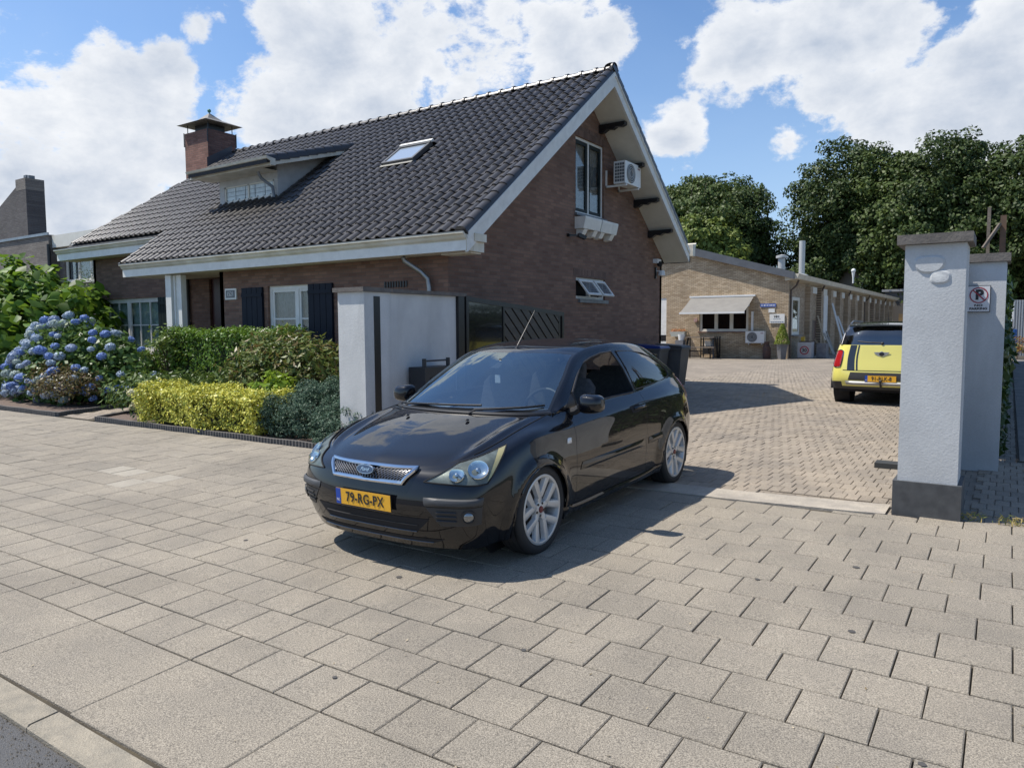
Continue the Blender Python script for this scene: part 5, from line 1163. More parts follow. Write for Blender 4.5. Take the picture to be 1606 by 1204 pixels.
# juniper: feathery upright sprays
r = np.random.RandomState(84)
jc_ = [(-8.15, 6.62, .42, .46, .42, .40), (-7.55, 6.6, .40, .5, .4, .42), (-7.2, 6.85, .55, .45, .4, .5), (-7.85, 6.95, .5, .5, .4, .45), (-7.0, 6.5, .36, .38, .32, .36), (-6.98, 7.3, .72, .35, .5, .42)]
Ps, Ns = [], []
for i, (x, y, z, a, b_, h_) in enumerate(jc_):
    P, Nn = clumps(r, 130, (x, y, z), (a, b_, h_), 85+i, 95, .085, (.72, 1.0), zmin=-.6, amp=.22, up=.2); k = P[:, 2] > .2; Ps.append(P[k]); Ns.append(Nn[k])
jm = lm('juniper_leaf', [(.04, .08, .052), (.06, .11, .07), (.09, .15, .095), (.035, .062, .042)], transl=.12, rough=.55)
plant('juniper', 'blue green spreading juniper in front of the white gate pillar', 'shrub', (-7.5, 6.7, .2), [('foliage', leaves_mesh('foliage', np.concatenate(Ps), np.concatenate(Ns), .034, jm, r, aspect=.34, jitter=.6))], branches((-7.5, 6.7, .2), (-7.5, 6.7, .4), (.8, .4, .3), r, 10, .02))
# ivy and hedge along the boundary behind the sign pillar
hedge('tall dark ivy hedge along the side path behind the sign pillar', -.42, -.06, 9.42, 36, .2, 2.3, [(.02, .045, .012), (.04, .075, .02), (.06, .10, .03)], 86, 15000, .11, name='ivy_hedge')
# conical shrub beyond
shrub('feathery conical conifer between the neighbour house and the brick wing', (-23.3, 11.6, .2), (-23.3, 11.6, 1.9), (.75, .7, 1.75), [(.05, .08, .03), (.09, .12, .05)], 87, 260, 22, .06, .2, .3, name='conifer')
# topiary in a pot, flowers in the trough
tp = thing('topiary', 'cone clipped yellow green shrub in a tall grey pot at the workshop corner', 'potted plant', (-8.5, 34.4, .18))
m = MB().lathe([(0, 0), (.17, 0), (.26, .72), (.23, .72), (.22, .66), (0, .66)], 4, (-8.5, 34.4, .18)); part('pot', m, M('grey_pot', (.16, .16, .17), .7), tp)
r = np.random.RandomState(90); h_ = r.uniform(0, 1, 2600); a_ = r.uniform(0, 6.283, 2600); rr = .33*(1-h_)**.7*np.sqrt(r.uniform(.5, 1, 2600))+.03
P = np.stack([-8.5+rr*np.cos(a_), 34.4+rr*np.sin(a_), .86+h_*.9], 1); Nn = np.stack([np.cos(a_), np.sin(a_), .5+0*a_], 1)
o = link('foliage', leaves_mesh('foliage', P, Nn, .06, lm('topiary_leaf', [(.12, .17, .02), (.22, .26, .03), (.08, .13, .02)]), r), tp); o.data.transform(Matrix.Translation(-Vector(tp.location)))
r = np.random.RandomState(91); P = np.stack([r.uniform(-13.9, -13.2, 500), r.uniform(34.6, 34.95, 500), r.uniform(1.42, 1.55, 500)], 1)
o = link('flowers', leaves_mesh('flowers', P, np.tile([0, -.4, 1.], (500, 1)), .06, lm('trough_flowers', [(.5, .18, .05), (.08, .14, .03), (.6, .3, .2), (.5, .22, .1)]), r), tr); o.data.transform(Matrix.Translation(-Vector(tr.location)))
shrub('small flowering plant near the corrugated gate', (.3, 38, .2), (.35, 38, .7), (.45, .4, .5), [(.08, .14, .03), (.35, .25, .05), (.30, .05, .05), (.06, .10, .02)], 92, 60, 14, .08)
# weeds in the joints near the pillar
r = np.random.RandomState(95); n = 260
P = np.stack([r.uniform(-.28, .45, n), 6.50+r.uniform(-.03, .12, n), r.uniform(.175, .235, n)], 1); k = r.uniform(size=n) < (.5+.5*np.sin(P[:, 0]*25))
wd = leaves_mesh('grass_blades', P[k], np.tile([0, -1, .2], (k.sum(), 1)), .055, lm('dry_grass', [(.38, .26, .09), (.16, .20, .05), (.45, .34, .14)]), r, aspect=.14, jitter=.6)
o = link('weeds', wd); o['kind'] = 'stuff'; o['label'] = 'dry grass tufts in the joint beside the pillar plinth'
# crumbs and leaves scattered on the pavement
r = np.random.RandomState(96); n = 260; X_ = r.uniform(-9, .4, n); Y2 = r.uniform(1.5, 6.0, n)
P = np.stack([X_, Y2, np.array([gz(y) for y in Y2])+.006], 1)
o = link('litter_leaves', leaves_mesh('litter', P, np.tile([0, 0, 1.], (n, 1)), .016, lm('litter', [(.45, .38, .25), (.20, .15, .08), (.5, .42, .3), (.10, .09, .07)], transl=.05), r, jitter=.2)); o['kind'] = 'stuff'; o['label'] = 'small dry leaf crumbs on the pavement'

# ------------------------------------------------------------------ car body surfaces
def crv(P, k):
    """Catmull-Rom through points (n,d), k samples per span"""
    P = np.asarray(P, float); Q = np.vstack([2*P[0]-P[1], P, 2*P[-1]-P[-2]]); o = []
    for i in range(1, len(Q)-2):
        for j in range(k):
            t = j/k; a, b, c, d = Q[i-1], Q[i], Q[i+1], Q[i+2]
            o.append(.5*((2*b)+(-a+c)*t+(2*a-5*b+4*c-d)*t*t+(-a+3*b-3*c+d)*t**3))
    o.append(P[-1]); return np.array(o)
def coons(bot, top, left, right):
    """bot/top: n points (left->right), left/right: m points (bottom->top)"""
    n, m = len(bot), len(left); u = np.linspace(0, 1, n)[None, :, None]; v = np.linspace(0, 1, m)[:, None, None]
    B, T_, L_, R_ = bot[None], top[None], left[:, None], right[:, None]
    return (1-v)*B+v*T_+(1-u)*L_+u*R_-((1-u)*(1-v)*bot[0]+u*(1-v)*bot[-1]+(1-u)*v*top[0]+u*v*top[-1])
SIDED = ('door', 'quarter_window', 'mirror_base_panel', 'pillar_trim', 'shut_line', 'side_window')
class Shell:
    """points are (x back from the nose, y half width, z); mirrored in y. Groups of faces become parts."""
    def __init__(s): s.bm = bmesh.new(); s.lay = s.bm.faces.layers.int.new('grp'); s.names = []
    def gid(s, n):
        if n not in s.names: s.names.append(n)
        return s.names.index(n)
    def grid(s, G, name, pick=None):
        m, n = G.shape[:2]
        for side in (1, -1):
            vs = [[s.bm.verts.new((G[i, j, 0], G[i, j, 1]*side, G[i, j, 2])) for j in range(n)] for i in range(m)]
            for i in range(m-1):
                for j in range(n-1):
                    q = [vs[i][j], vs[i][j+1], vs[i+1][j+1], vs[i+1][j]]
                    if side < 0: q.reverse()
                    try: f = s.bm.faces.new(q)
                    except ValueError: continue
                    nm = pick(i, j) if pick else name
                    f[s.lay] = s.gid(nm or name)
    def weld(s): bmesh.ops.remove_doubles(s.bm, verts=s.bm.verts, dist=.0006); bmesh.ops.dissolve_degenerate(s.bm, edges=s.bm.edges, dist=1e-5); bmesh.ops.recalc_face_normals(s.bm, faces=s.bm.faces)
    def cut(s, poly, names, new, both=True, plane='xz'):
        """cut the side view outline poly (convex, x-z) out of the faces of the named groups; the inside gets group new"""
        ids = [s.gid(n) for n in names]; c = np.mean(poly, 0)
        n = len(poly); nid = s.gid(new) if new else -1
        for i in range(n):
            a, b = np.array(poly[i]), np.array(poly[(i+1) % n]); d = b-a; nn = np.array([d[1], -d[0]]); nn /= np.linalg.norm(nn)
            if nn@(c-a) > 0: nn = -nn
            fs = [f for f in s.bm.faces if f[s.lay] in ids and abs(f.calc_center_median().x-c[0]) < 1.5]
            # only faces near the edge
            near = []
            for f in fs:
                ds = [nn@(np.array([v.co.x, v.co.z])-a) for v in f.verts]
                if min(ds) < 1e-6 and max(ds) > -1e-6:
                    t = [(d@(np.array([v.co.x, v.co.z])-a))/(d@d) for v in f.verts]
                    if max(t) > -.15 and min(t) < 1.15: near.append(f)
            geo = set(near)
            for f in near: geo.update(f.edges); geo.update(f.verts)
            bmesh.ops.bisect_plane(s.bm, geom=list(geo), dist=1e-5, plane_co=(a[0], 0, a[1]), plane_no=(nn[0], 0, nn[1]))
        P = [np.array(p) for p in poly]; sgn = None
        def inside(q):
            sg = 0
            for i in range(n):
                a, b = P[i], P[(i+1) % n]; cr = (b[0]-a[0])*(q[1]-a[1])-(b[1]-a[1])*(q[0]-a[0])
                if abs(cr) < 1e-12: continue
                if sg == 0: sg = math.copysign(1, cr)
                elif math.copysign(1, cr) != sg: return False
            return True
        rem = []
        for f in s.bm.faces:
            if f[s.lay] in ids:
                m = f.calc_center_median()
                if inside((m.x, m.z)):
                    if new: f[s.lay] = nid
                    else: rem.append(f)
        if rem: bmesh.ops.delete(s.bm, geom=rem, context='FACES')
    def finish(s, root, mats, order=None, thick=()):
        s.bm.normal_update(); bm = s.bm
        vn = {v.index: v.normal.copy() for v in bm.verts}; bm.verts.index_update(); bm.verts.ensure_lookup_table()
        out = {}
        for gi, nm, sgn_ in [(g_, n_, q_) for g_, n_ in enumerate(s.names) for q_ in ((1, -1) if n_ in SIDED else (0,))]:
            fs = [f for f in bm.faces if f[s.lay] == gi and (sgn_ == 0 or f.calc_center_median().y*sgn_ > 0)]
            if not fs: continue
            idx = {}; vs = []; nr = []; F = []
            for f in fs:
                q = []
                for v in f.verts:
                    if v.index not in idx: idx[v.index] = len(vs); vs.append(v.co[:]); nr.append(v.normal[:])
                    q.append(idx[v.index])
                F.append(q)
            me = bpy.data.meshes.new(nm); me.from_pydata(vs, [], F); me.materials.append(mats[nm] if nm in mats else mats['*'])
            me.polygons.foreach_set('use_smooth', [True]*len(me.polygons)); me.normals_split_custom_set_from_vertices(nr); me.update()
            base = nm.split('#')[0]
            o = link(base, me, root); out[nm] = o
        return out
def S_at(G, kt, ks, s, t):
    """point and normal on a loft grid at station s and row t"""
    m, n = G.shape[:2]
    def p(s_, t_):
        a = min(max(t_*kt, 0), m-1.0001); b = min(max(s_*ks, 0), n-1.0001); i, j = int(a), int(b); fa, fb = a-i, b-j
        return (G[i, j]*(1-fa)+G[i+1, j]*fa)*(1-fb)+(G[i, j+1]*(1-fa)+G[i+1, j+1]*fa)*fb
    P = p(s, t); e = .04; du = p(s+e, t)-p(s-e, t); dv = p(s, t+e)-p(s, t-e); n_ = np.cross(du, dv); l = np.linalg.norm(n_)
    n_ = n_/l if l > 1e-9 else np.array([0, 1, 0.])
    return P, n_
def patch(G, kt, ks, corners, nu, nv, off, side=1, mb=None, rnd=0., dome=0., sgn=1, thick=.0):
    """bilinear patch in (s,t) with corners [(s,t)*4] going round, raised by off (domed towards its middle)"""
    mb = mb or MB(); (a, b, c, d) = [np.array(q, float) for q in corners]; vs = []; rim = []
    for j in range(nv+1):
        for i in range(nu+1):
            u, v = i/nu, j/nv
            if rnd: 
                uu, vv = 2*u-1, 2*v-1; uu, vv = uu*math.sqrt(1-rnd*vv*vv/2), vv*math.sqrt(1-rnd*uu*uu/2); u, v = (uu+1)/2, (vv+1)/2
            q = (a*(1-u)+b*u)*(1-v)+(d*(1-u)+c*u)*v
            P, n_ = S_at(G, kt, ks, q[0], q[1]); h = off+dome*(1-(2*u-1)**4)*(1-(2*v-1)**4)
            P = P+n_*h*sgn; vs.append((P[0], P[1]*side, P[2]))
    return mb.add(vs, [(j*(nu+1)+i, j*(nu+1)+i+1, (j+1)*(nu+1)+i+1, (j+1)*(nu+1)+i) for j in range(nv) for i in range(nu)])
def patch_rim(G, kt, ks, corners, n, off, r, side=1, sgn=1, rnd=0, mb=None):
    mb = mb or MB(); pts = []
    cs = [np.array(q, float) for q in corners]
    for e in range(4):
        for i in range(n):
            u = i/n; 
            uv = [(u, 0), (1, u), (1-u, 1), (0, 1-u)][e]; uu, vv = 2*uv[0]-1, 2*uv[1]-1
            if rnd: uu, vv = uu*math.sqrt(1-rnd*vv*vv/2), vv*math.sqrt(1-rnd*uu*uu/2)
            u_, v_ = (uu+1)/2, (vv+1)/2
            q = (cs[0]*(1-u_)+cs[1]*u_)*(1-v_)+(cs[3]*(1-u_)+cs[2]*u_)*v_
            P, n_ = S_at(G, kt, ks, q[0], q[1]); P = P+n_*off*sgn; pts.append((P[0], P[1]*side, P[2]))
    return mb.tube(pts+[pts[0]], r, 6, cap=False)
def wheel(parent, loc, side, rad=.317, wid=.215, rim=.235, rim_mat=None, spokes=5, tag_label=None):
    """loc: centre of the wheel's outer face; side=+1 outwards is +y"""
    t = bpy.data.objects.new('wheel', None); COL.objects.link(t); t.parent = parent; t.location = loc
    if side < 0: t.rotation_euler = (0, 0, math.pi)
    # local: outward = +y
    tyre = M('tyre', (.018, .018, .019), .75, bump=.2, bscale=80)
    m = MB(); w = wid
    prof = [(rim, -w+.01), (rim+.02, -w), (rad-.02, -w+.004), (rad-.004, -w+.025), (rad, -w+.06), (rad, -.06), (rad-.004, -.025), (rad-.020, -.006), (rad-.045, -.001), (rim+.012, -.004), (rim, -.012)]
    m.lathe(prof, 56, axis='y'); part('tyre', m, tyre, t, smooth=50, wc=False)
    m = MB()
    for q in (-.045, -.09, -.13, -.17): m.lathe([(rad+.0008, q), (rad+.0008, q+.009)], 56, axis='y')
    part('tread_groove', m, dark_in, t, wc=False, fix=False)
    rm = rim_mat or M('alloy', (.56, .57, .57), .36, metal=.5, base2=(.50, .51, .51), nscale=9)
    m = MB(); m.lathe([(rim, -w+.01), (rim+.004, -.02), (rim+.006, -.006), (rim-.004, -.001), (rim-.016, -.006), (rim-.022, -.03), (rim-.035, -.09), (rim-.03, -w+.01)], 56, axis='y'); part('rim', m, rm, t, smooth=50, wc=False)
    m = MB(); m.lathe([(0, -.085), (.19, -.085), (.19, -.10), (0, -.10)], 32, axis='y'); part('brake_disc', m, M('brake_disc', (.11, .10, .095), .45, metal=.6), t, smooth=30, wc=False)
    m = MB(); m.lathe([(0, -w+.03), (rim-.03, -w+.03)], 32, axis='y'); part('wheel_well_back', m, dark_in, t, wc=False, fix=False)
    m = MB()
    def seg(p, q, w0, w1, d0=-.012, d1=-.004, th=.03):
        (r0, a0), (r1, a1) = p, q; A = np.array([r0*math.cos(a0), r0*math.sin(a0)]); B = np.array([r1*math.cos(a1), r1*math.sin(a1)])
        d = (B-A)/np.linalg.norm(B-A); nn = np.array([-d[1], d[0]])
        vs = []
        for (c, w_, y) in ((A, w0, d0), (B, w1, d1)):
            for sx, yy in ((-1, -th), (-.72, -.003), (0, .004), (.72, -.003), (1, -th)):
                x = c+nn*w_/2*sx; vs.append((x[0], y+yy, x[1]))
        m.add(vs, [(i, i+1, 6+i, 5+i) for i in range(4)]+[(0, 4, 3, 2, 1), (5, 6, 7, 8, 9)])
    for k in range(spokes):
        a = 2*math.pi*(k+.25)/spokes
        seg((.03, a), (.115, a), .066, .074, -.030, -.018)
        for s in (-1, 1): seg((.095, a+s*.07), (rim-.010, a+s*.36), .056, .078, -.018, -.006)
    m.lathe([(0, -.020), (.034, -.022), (.060, -.030), (.068, -.05), (.06, -.08)], 28, axis='y'); part('spokes', m, rm, t, smooth=40, wc=False)
    m = MB().lathe([(0, -.010), (.022, -.012), (.026, -.022)], 20, axis='y'); part('centre_cap', m, M('cap_red', (.16, .02, .02), .4), t, smooth=30, wc=False)
    m = MB()
    for k in range(5):
        a = 2*math.pi*(k+.75)/5; m.lathe([(0, -.020), (.009, -.020), (.009, -.045)], 8, (.047*math.cos(a), 0, .047*math.sin(a)), 'y')
    part('wheel_nuts', m, M('nut_dark', (.05, .05, .05), .4, metal=.6), t, wc=False)
    return t
def arc_poly(cx, cz, r, n=22, a0=0, a1=2*math.pi):
    return [(cx+r*math.cos(a0+(a1-a0)*k/n), cz+r*math.sin(a0+(a1-a0)*k/n)) for k in range(n)]
def plate(parent, loc, rz_, s, mat_y, w=.52, h=.112, tilt=0, label_nl=True):
    """licence plate facing local -x; loc is its centre"""
    t = bpy.data.objects.new('licence_plate', None); COL.objects.link(t); t.parent = parent; t.location = loc; t.rotation_euler = (0, tilt, rz_)
    m = MB().box(.002, .006, -w/2-.004, w/2+.004, -h/2-.004, h/2+.004); part('plate_holder', m, signk, t, wc=False)
    m = MB().box(-.001, .002, -w/2, w/2, -h/2, h/2); part('panel', m, mat_y, t, wc=False)
    m = MB().box(-.0025, -.0012, w/2-.045, w/2, -h/2, h/2); part('euro_band', m, M('euro_blue', (.01, .06, .36), .4), t, wc=False)
    for nm, st, sz, y, z, mt, b in (('registration', s, .088, -.018, 0, signk, .0016), ('country_letters', 'NL', .026, w/2-.0225, -.028, M('sign_white', (.62, .62, .64), .35), .0)):
        cu = bpy.data.curves.new(nm, 'FONT'); cu.body = st; cu.size = sz; cu.align_x = 'CENTER'; cu.align_y = 'CENTER'; cu.extrude = .0006; cu.offset = b; cu.resolution_u = 3; cu.space_character = 1.06; cu.materials.append(mt)
        o = bpy.data.objects.new(nm, cu); COL.objects.link(o); o.parent = t; o.location = (-.0036, y, z); o.rotation_euler = (R(90), 0, R(-90)); o.scale = (1.0 if nm != 'registration' else .93, 1.12, 1)
    return t
plate_y = M('plate_yellow', (.78, .40, .02), .4, coat=.3)
# ================================================================== the black hatchback
# car frame: x from nose to tail, y to the car's left is negative ... built symmetric, z from the ground
def build_hatch():
    ks, kt = 8, 7
    ST = {  # rows bottom -> top, stations front centre -> rear centre
     0: [(.10,0,.17),(.11,.32,.17),(.16,.57,.17),(.27,.76,.17),(.42,.83,.19),(.62,.862,.20),(.86,.872,.2),(1.15,.872,.19),(1.45,.868,.17),(2.1,.868,.17),(2.75,.868,.17),(3.2,.872,.19),(3.5,.875,.2),(3.85,.86,.22),(4.08,.79,.24),(4.20,.62,.24),(4.26,.33,.24),(4.27,0,.24)],
     1: [(.045,0,.28),(.055,.32,.28),(.11,.585,.28),(.225,.79,.28),(.40,.858,.30),(.62,.893,.32),(.86,.903,.33),(1.15,.897,.3),(1.45,.893,.27),(2.1,.893,.27),(2.75,.893,.27),(3.2,.900,.3),(3.5,.908,.33),(3.85,.885,.35),(4.12,.82,.37),(4.27,.66,.38),(4.32,.35,.38),(4.335,0,.38)],
     2: [(.0,0,.46),(.012,.32,.46),(.068,.60,.46),(.185,.81,.46),(.375,.880,.48),(.62,.910,.51),(.86,.920,.52),(1.15,.913,.5),(1.45,.907,.46),(2.1,.907,.46),(2.75,.907,.46),(3.2,.915,.49),(3.5,.924,.52),(3.85,.903,.52),(4.13,.838,.52),(4.29,.69,.52),(4.335,.36,.52),(4.345,0,.52)],
     3: [(.03,0,.615),(.042,.32,.615),(.095,.595,.61),(.205,.80,.61),(.39,.878,.635),(.62,.908,.67),(.86,.918,.695),(1.15,.912,.68),(1.45,.907,.665),(2.1,.910,.665),(2.75,.913,.675),(3.2,.920,.69),(3.5,.924,.70),(3.85,.902,.69),(4.12,.838,.68),(4.27,.69,.67),(4.31,.36,.66),(4.32,0,.66)],
     4: [(.052,0,.675),(.07,.32,.675),(.14,.58,.685),(.27,.755,.715),(.45,.838,.77),(.66,.870,.825),(.88,.882,.865),(1.15,.884,.865),(1.45,.884,.855),(2.1,.892,.865),(2.75,.897,.885),(3.2,.897,.905),(3.5,.888,.915),(3.85,.862,.915),(4.08,.79,.90),(4.20,.66,.88),(4.235,.35,.88),(4.24,0,.88)],
     5: [(.085,0,.715),(.115,.32,.715),(.215,.545,.735),(.37,.685,.785),(.55,.745,.840),(.72,.762,.883),(.88,.766,.915),(1.06,.768,.945),(1.27,.770,.970),(1.85,.802,.982),(2.6,.818,.998),(3.15,.812,1.02),(3.5,.792,1.04),(3.82,.752,1.068),(3.98,.70,1.08),(4.08,.58,1.07),(4.11,.32,1.055),(4.12,0,1.05)]}
    rows = [crv(ST[i], ks) for i in range(6)]
    for r_ in rows: r_[0, 1] = 0; r_[-1, 1] = 0
    rows = np.array(rows)
    G = np.stack([crv(rows[:, j], kt) for j in range(rows.shape[1])], 1)   # (t, s, 3)
    G[:, :, 1] = np.maximum(G[:, :, 1], 0)
    # wheel arch flares
    for (cx, cz) in ((.86, .29), (3.50, .29)):
        d = np.hypot(G[:, :, 0]-cx, G[:, :, 2]-cz); w = np.exp(-((d-.385)/.045)**2)*.028+np.exp(-((d-.35)/.09)**2)*.008
        G[:, :, 1] += w*(G[:, :, 1] > .6)
    sh = Shell()
    sh.grid(G, 'body')
    top = G[-1]
    lead, edge = top[:3*ks+1], top[3*ks:8*ks+1]
    center = crv([(.085,0,.715),(.17,0,.765),(.33,0,.818),(.55,0,.885),(.78,0,.938),(.97,0,.975)], 8)
    cowl = crv([(.97,0,.975),(.995,.30,.975),(1.06,.54,.973),(1.15,.685,.971),(1.27,.770,.970)], 6)
    H = coons(lead, cowl, center, edge)
    m_, n_ = H.shape[:2]; U = np.linspace(0, 1, n_)[None]; V = np.linspace(0, 1, m_)[:, None]
    H[:, :, 2] += (.020*np.exp(-((U-.80)/.10)**2)-.004*np.exp(-((U-.62)/.12)**2))*np.sin(np.pi*np.clip(V*1.02, 0, 1))**.6
    sh.grid(H, 'hood', pick=lambda i, j: 'hood')
    # greenhouse
    pil = crv([(1.27,.770,.970),(1.65,.688,1.198),(2.06,.592,1.402),(2.60,.612,1.462),(3.15,.600,1.438),(3.62,.575,1.345),(3.98,.70,1.08)], 8)
    ws_top = crv([(1.90,0,1.432),(1.915,.21,1.430),(1.97,.42,1.424),(2.06,.592,1.402)], 8)
    ws_side = pil[:17]; ws_c = crv([(.97,0,.975),(1.25,0,1.135),(1.56,0,1.292),(1.90,0,1.432)], 16)[::3]
    assert len(ws_c) == 17
    Wd = coons(cowl, ws_top, ws_c, ws_side)
    nW = Wd.shape[1]; mW = Wd.shape[0]
    def pw(i, j):
        if j >= nW-2: return 'body'
        if i == 0 or j >= nW-3 or i >= mW-2: return 'windscreen_frit'
        return 'windscreen'
    sh.grid(Wd, 'body', pick=pw)
    roof_side = pil[16:41]; roof_c = crv([(1.90,0,1.432),(2.15,0,1.476),(2.65,0,1.508),(3.15,0,1.488),(3.69,0,1.400)], 6)
    rear_top = crv([(3.69,0,1.400),(3.685,.22,1.396),(3.665,.42,1.378),(3.62,.575,1.345)], 8)
    Rf = coons(ws_top, rear_top, roof_c, roof_side); 
    sh.grid(Rf, 'roof')
    rb = top[14*ks:][::-1]   # rear belt centre -> corner
    rear_side = pil[40:49][::1]; rear_c = crv([(4.12,0,1.05),(3.92,0,1.225),(3.69,0,1.400)], 4)
    Rr = coons(rb, rear_top, rear_c, rear_side[::-1])
    sh.grid(Rr, 'tailgate', pick=lambda i, j: 'rear_window' if (1 <= i <= 6 and j < 20) else 'tailgate')
    belt = top[8*ks:14*ks+1]; n_s = len(belt); mS = 12; SG = np.zeros((mS+1, n_s, 3))
    for i in range(mS+1):
        t = i/mS; SG[i] = belt*(1-t)+pil*t; SG[i, :, 1] += .028*math.sin(math.pi*t)
    sh.grid(SG, 'body')
    sh.weld()
    # openings
    ARCH = []
    for cx in (.86, 3.50):
        sh.cut(arc_poly(cx+.01, .300, .356, 40), ['body'], None)
    door_win = [(1.64,1.0),(1.62,1.015),(1.615,1.105),(1.80,1.210),(2.0,1.308),(2.16,1.358),(2.34,1.386),(2.54,1.394),(2.62,1.24),(2.685,1.025),(2.665,1.012)]
    q_win = [(2.77,1.03),(2.75,1.045),(2.69,1.24),(2.64,1.392),(2.95,1.380),(3.20,1.350),(3.42,1.298),(3.60,1.228),(3.70,1.165),(3.715,1.12),(3.68,1.085),(3.52,1.068),(3.10,1.045)]
    sh.cut(door_win, ['body'], None); sh.cut(q_win, ['body'], 'quarter_window')
    sh.cut([(2.632,1.0),(2.765,1.01),(2.64,1.42),(2.535,1.42)], ['body'], 'pillar_trim')
    sh.cut([(1.42,.985),(1.625,1.0),(1.61,1.10),(1.56,1.075)], ['body'], 'mirror_base_panel')
    # door skin below the glass, with the shut lines as narrow dark bands
    g = .005
    sh.cut([(1.415,.27),(1.415+g,.27),(1.425+g,.96),(1.425,.96)], ['body'], 'shut_line'); sh.cut([(2.78,.27),(2.78+g,.27),(2.80+g,1.0),(2.80,1.0)], ['body'], 'shut_line')
    sh.cut([(1.415,.27-g),(2.78+g,.27-g),(2.78+g,.27),(1.415,.27)], ['body'], 'shut_line')
    sh.cut([(1.415+g,.27),(2.78,.27),(2.80,1.0),(1.425+g,.96)], ['body'], 'door')
    root = thing('black_hatchback', 'black three door hatchback standing across the pavement in front of the courtyard entrance', 'car')
    paint = M('black_car_paint', (.003, .0034, .0055), .4, metal=0, coat=1.0, coat_r=.010, spec=.05, coat_ior=1.54)
    carglass = glass_mat('car_glass', (.36, .40, .42), .07)
    wsglass = glass_mat('windscreen_glass', (.66, .74, .77), .25, rcol=(.82, .95, 1.0))
    tint = glass_mat('tinted_glass', (.13, .14, .14), .08)
    trim = M('dark_trim', (.022, .022, .024), .5)
    mats = {'*': paint, 'windscreen': wsglass, 'windscreen_frit': M('frit', (.012, .013, .015), .15, coat=.6), 'quarter_window': glass_mat('light_tint', (.34, .37, .36), .10), 'rear_window': glass_mat('rear_tint', (.5, .52, .52), .05), 'pillar_trim': M('pillar_black', (.014, .014, .016), .25, coat=.4), 'mirror_base_panel': trim, 'shut_line': dark_in}
    parts_ = sh.finish(root, mats)
    # gap lines of the bonnet, drawn as dark grooves along its edge
    for sd in (1, -1):
        e_ = [(p[0], p[1]*sd*.995, p[2]+.0035) for p in edge[::2]]; m = MB().tube(e_, .0035, 5); part('bonnet_gap', m, dark_in, root, wc=False)
    # underbody and wheel wells
    m = MB().box(.30, 4.15, -.58, .58, .19, .30); m.box(1.24, 3.12, -.865, .865, .195, .28); part('underbody', m, dark_in, root, wc=False)
    for cx in (.86, 3.5):
        for sd in (-1, 1):
            m = MB(); n = 20; vs = []
            for k in range(n+1):
                a = math.pi*(-.12+1.24*k/n)
                for yy in (.60, .905): vs.append((cx+.01+.361*math.cos(a), yy*sd, .300+.361*math.sin(a)))
            m.add(vs, [(2*k, 2*k+1, 2*k+3, 2*k+2) for k in range(n)]); m.lathe([(0, .60*sd), (.365, .60*sd)], 20, (cx+.01, 0, .300), 'y')
            part('wheel_arch_liner', m, dark_in, root, wc=False, fix=False)
    for cx in (.86, 3.5):
        for sd in (-1, 1):
            pts = []
            for k in range(33):
                a = math.pi*(-.06+1.12*k/32); x, z = cx+.01+.356*math.cos(a), .300+.356*math.sin(a)
                # find the width of the body side at this height
                col = np.argmin(np.hypot(G[:, :, 0]-x, G[:, :, 2]-z)); p = G.reshape(-1, 3)[col]; pts.append((x, (p[1]-.003)*sd, z))
            if pts: m = MB().tube(pts, .010, 6); part('arch_lip', m, paint, root, smooth=True, wc=False)
    # glass of the driver's door
    for sd in (1, -1):
        gl_ = MB(); vs = [(x, 0, z) for x, z in door_win]
        def yat(x, z):
            i = np.argmin(np.hypot(SG[:, :, 0]-x, SG[:, :, 2]-z)); return SG.reshape(-1, 3)[i][1]
        if sd < 0: continue
        gl_.add([(x, (yat(x, z)-.012)*sd, z) for x, z in door_win], [tuple(range(len(door_win)))])
        part('door_window', gl_, carglass, root, wc=False, fix=False)
    fr = [(x, yat(x, z), z) for x, z in door_win]; 
    for sd in (1, -1):
        m = MB().tube([(x, (y+.002)*sd, z) for x, y, z in fr+fr[:1]], .0085, 6, cap=False); part('window_seal', m, trim, root, wc=False, smooth=True)
    qf = [(x, yat(x, z), z) for x, z in q_win]
    for sd in (1, -1):
        m = MB().tube([(x, (y+.001)*sd, z) for x, y, z in qf+qf[:1]], .006, 6, cap=False); part('window_seal', m, trim, root, wc=False, smooth=True)
    N1 = np.sign(S_at(G, kt, ks, 9, 3)[1][1]) or 1
    P_ = lambda c, nu, nv, off, sd, **k: patch(G, kt, ks, c, nu, nv, off, sd, sgn=N1, **k)
    # grille: dark recess, lattice, bright frame, badge
    plastic = M('bumper_grey', (.045, .047, .05), .55)
    m = MB(); gc = [(0, 3.98), (1.05, 3.98), (1.38, 4.9), (0, 4.9)]
    gc = [(0, 2.95), (1.0, 2.98), (1.30, 4.60), (0, 4.60)]
    for sd in (1, -1): P_(gc, 10, 6, .004, sd, mb=m)
    part('grille_back', m, dark_in, root, wc=False, fix=False)
    chrome = M('chrome', (.62, .63, .65), .10, metal=1)
    dch = M('grille_mesh', (.20, .20, .21), .3, metal=.9)
    m = MB()
    def gp(u, v, off, sd=1):
        a, b, c, d = [np.array(q) for q in gc]; uu = abs(u); q = (a*(1-uu)+b*uu)*(1-v)+(d*(1-uu)+c*uu)*v
        P, n_ = S_at(G, kt, ks, q[0], q[1]); P = P+n_*N1*off; return (P[0], P[1]*(1 if u >= 0 else -1), P[2])
    nd = 13
    for k in range(-nd-6, nd+7):
        for dr in (1, -1):
            pts = []
            for v in np.linspace(0, 1, 7):
                u = (k+dr*v*3.2)/nd
                if abs(u) <= .985: pts.append(gp(u, v, .012))
            if len(pts) > 1: m.tube(pts, .0028, 4, cap=False)
    part('grille_mesh', m, dch, root, wc=False)
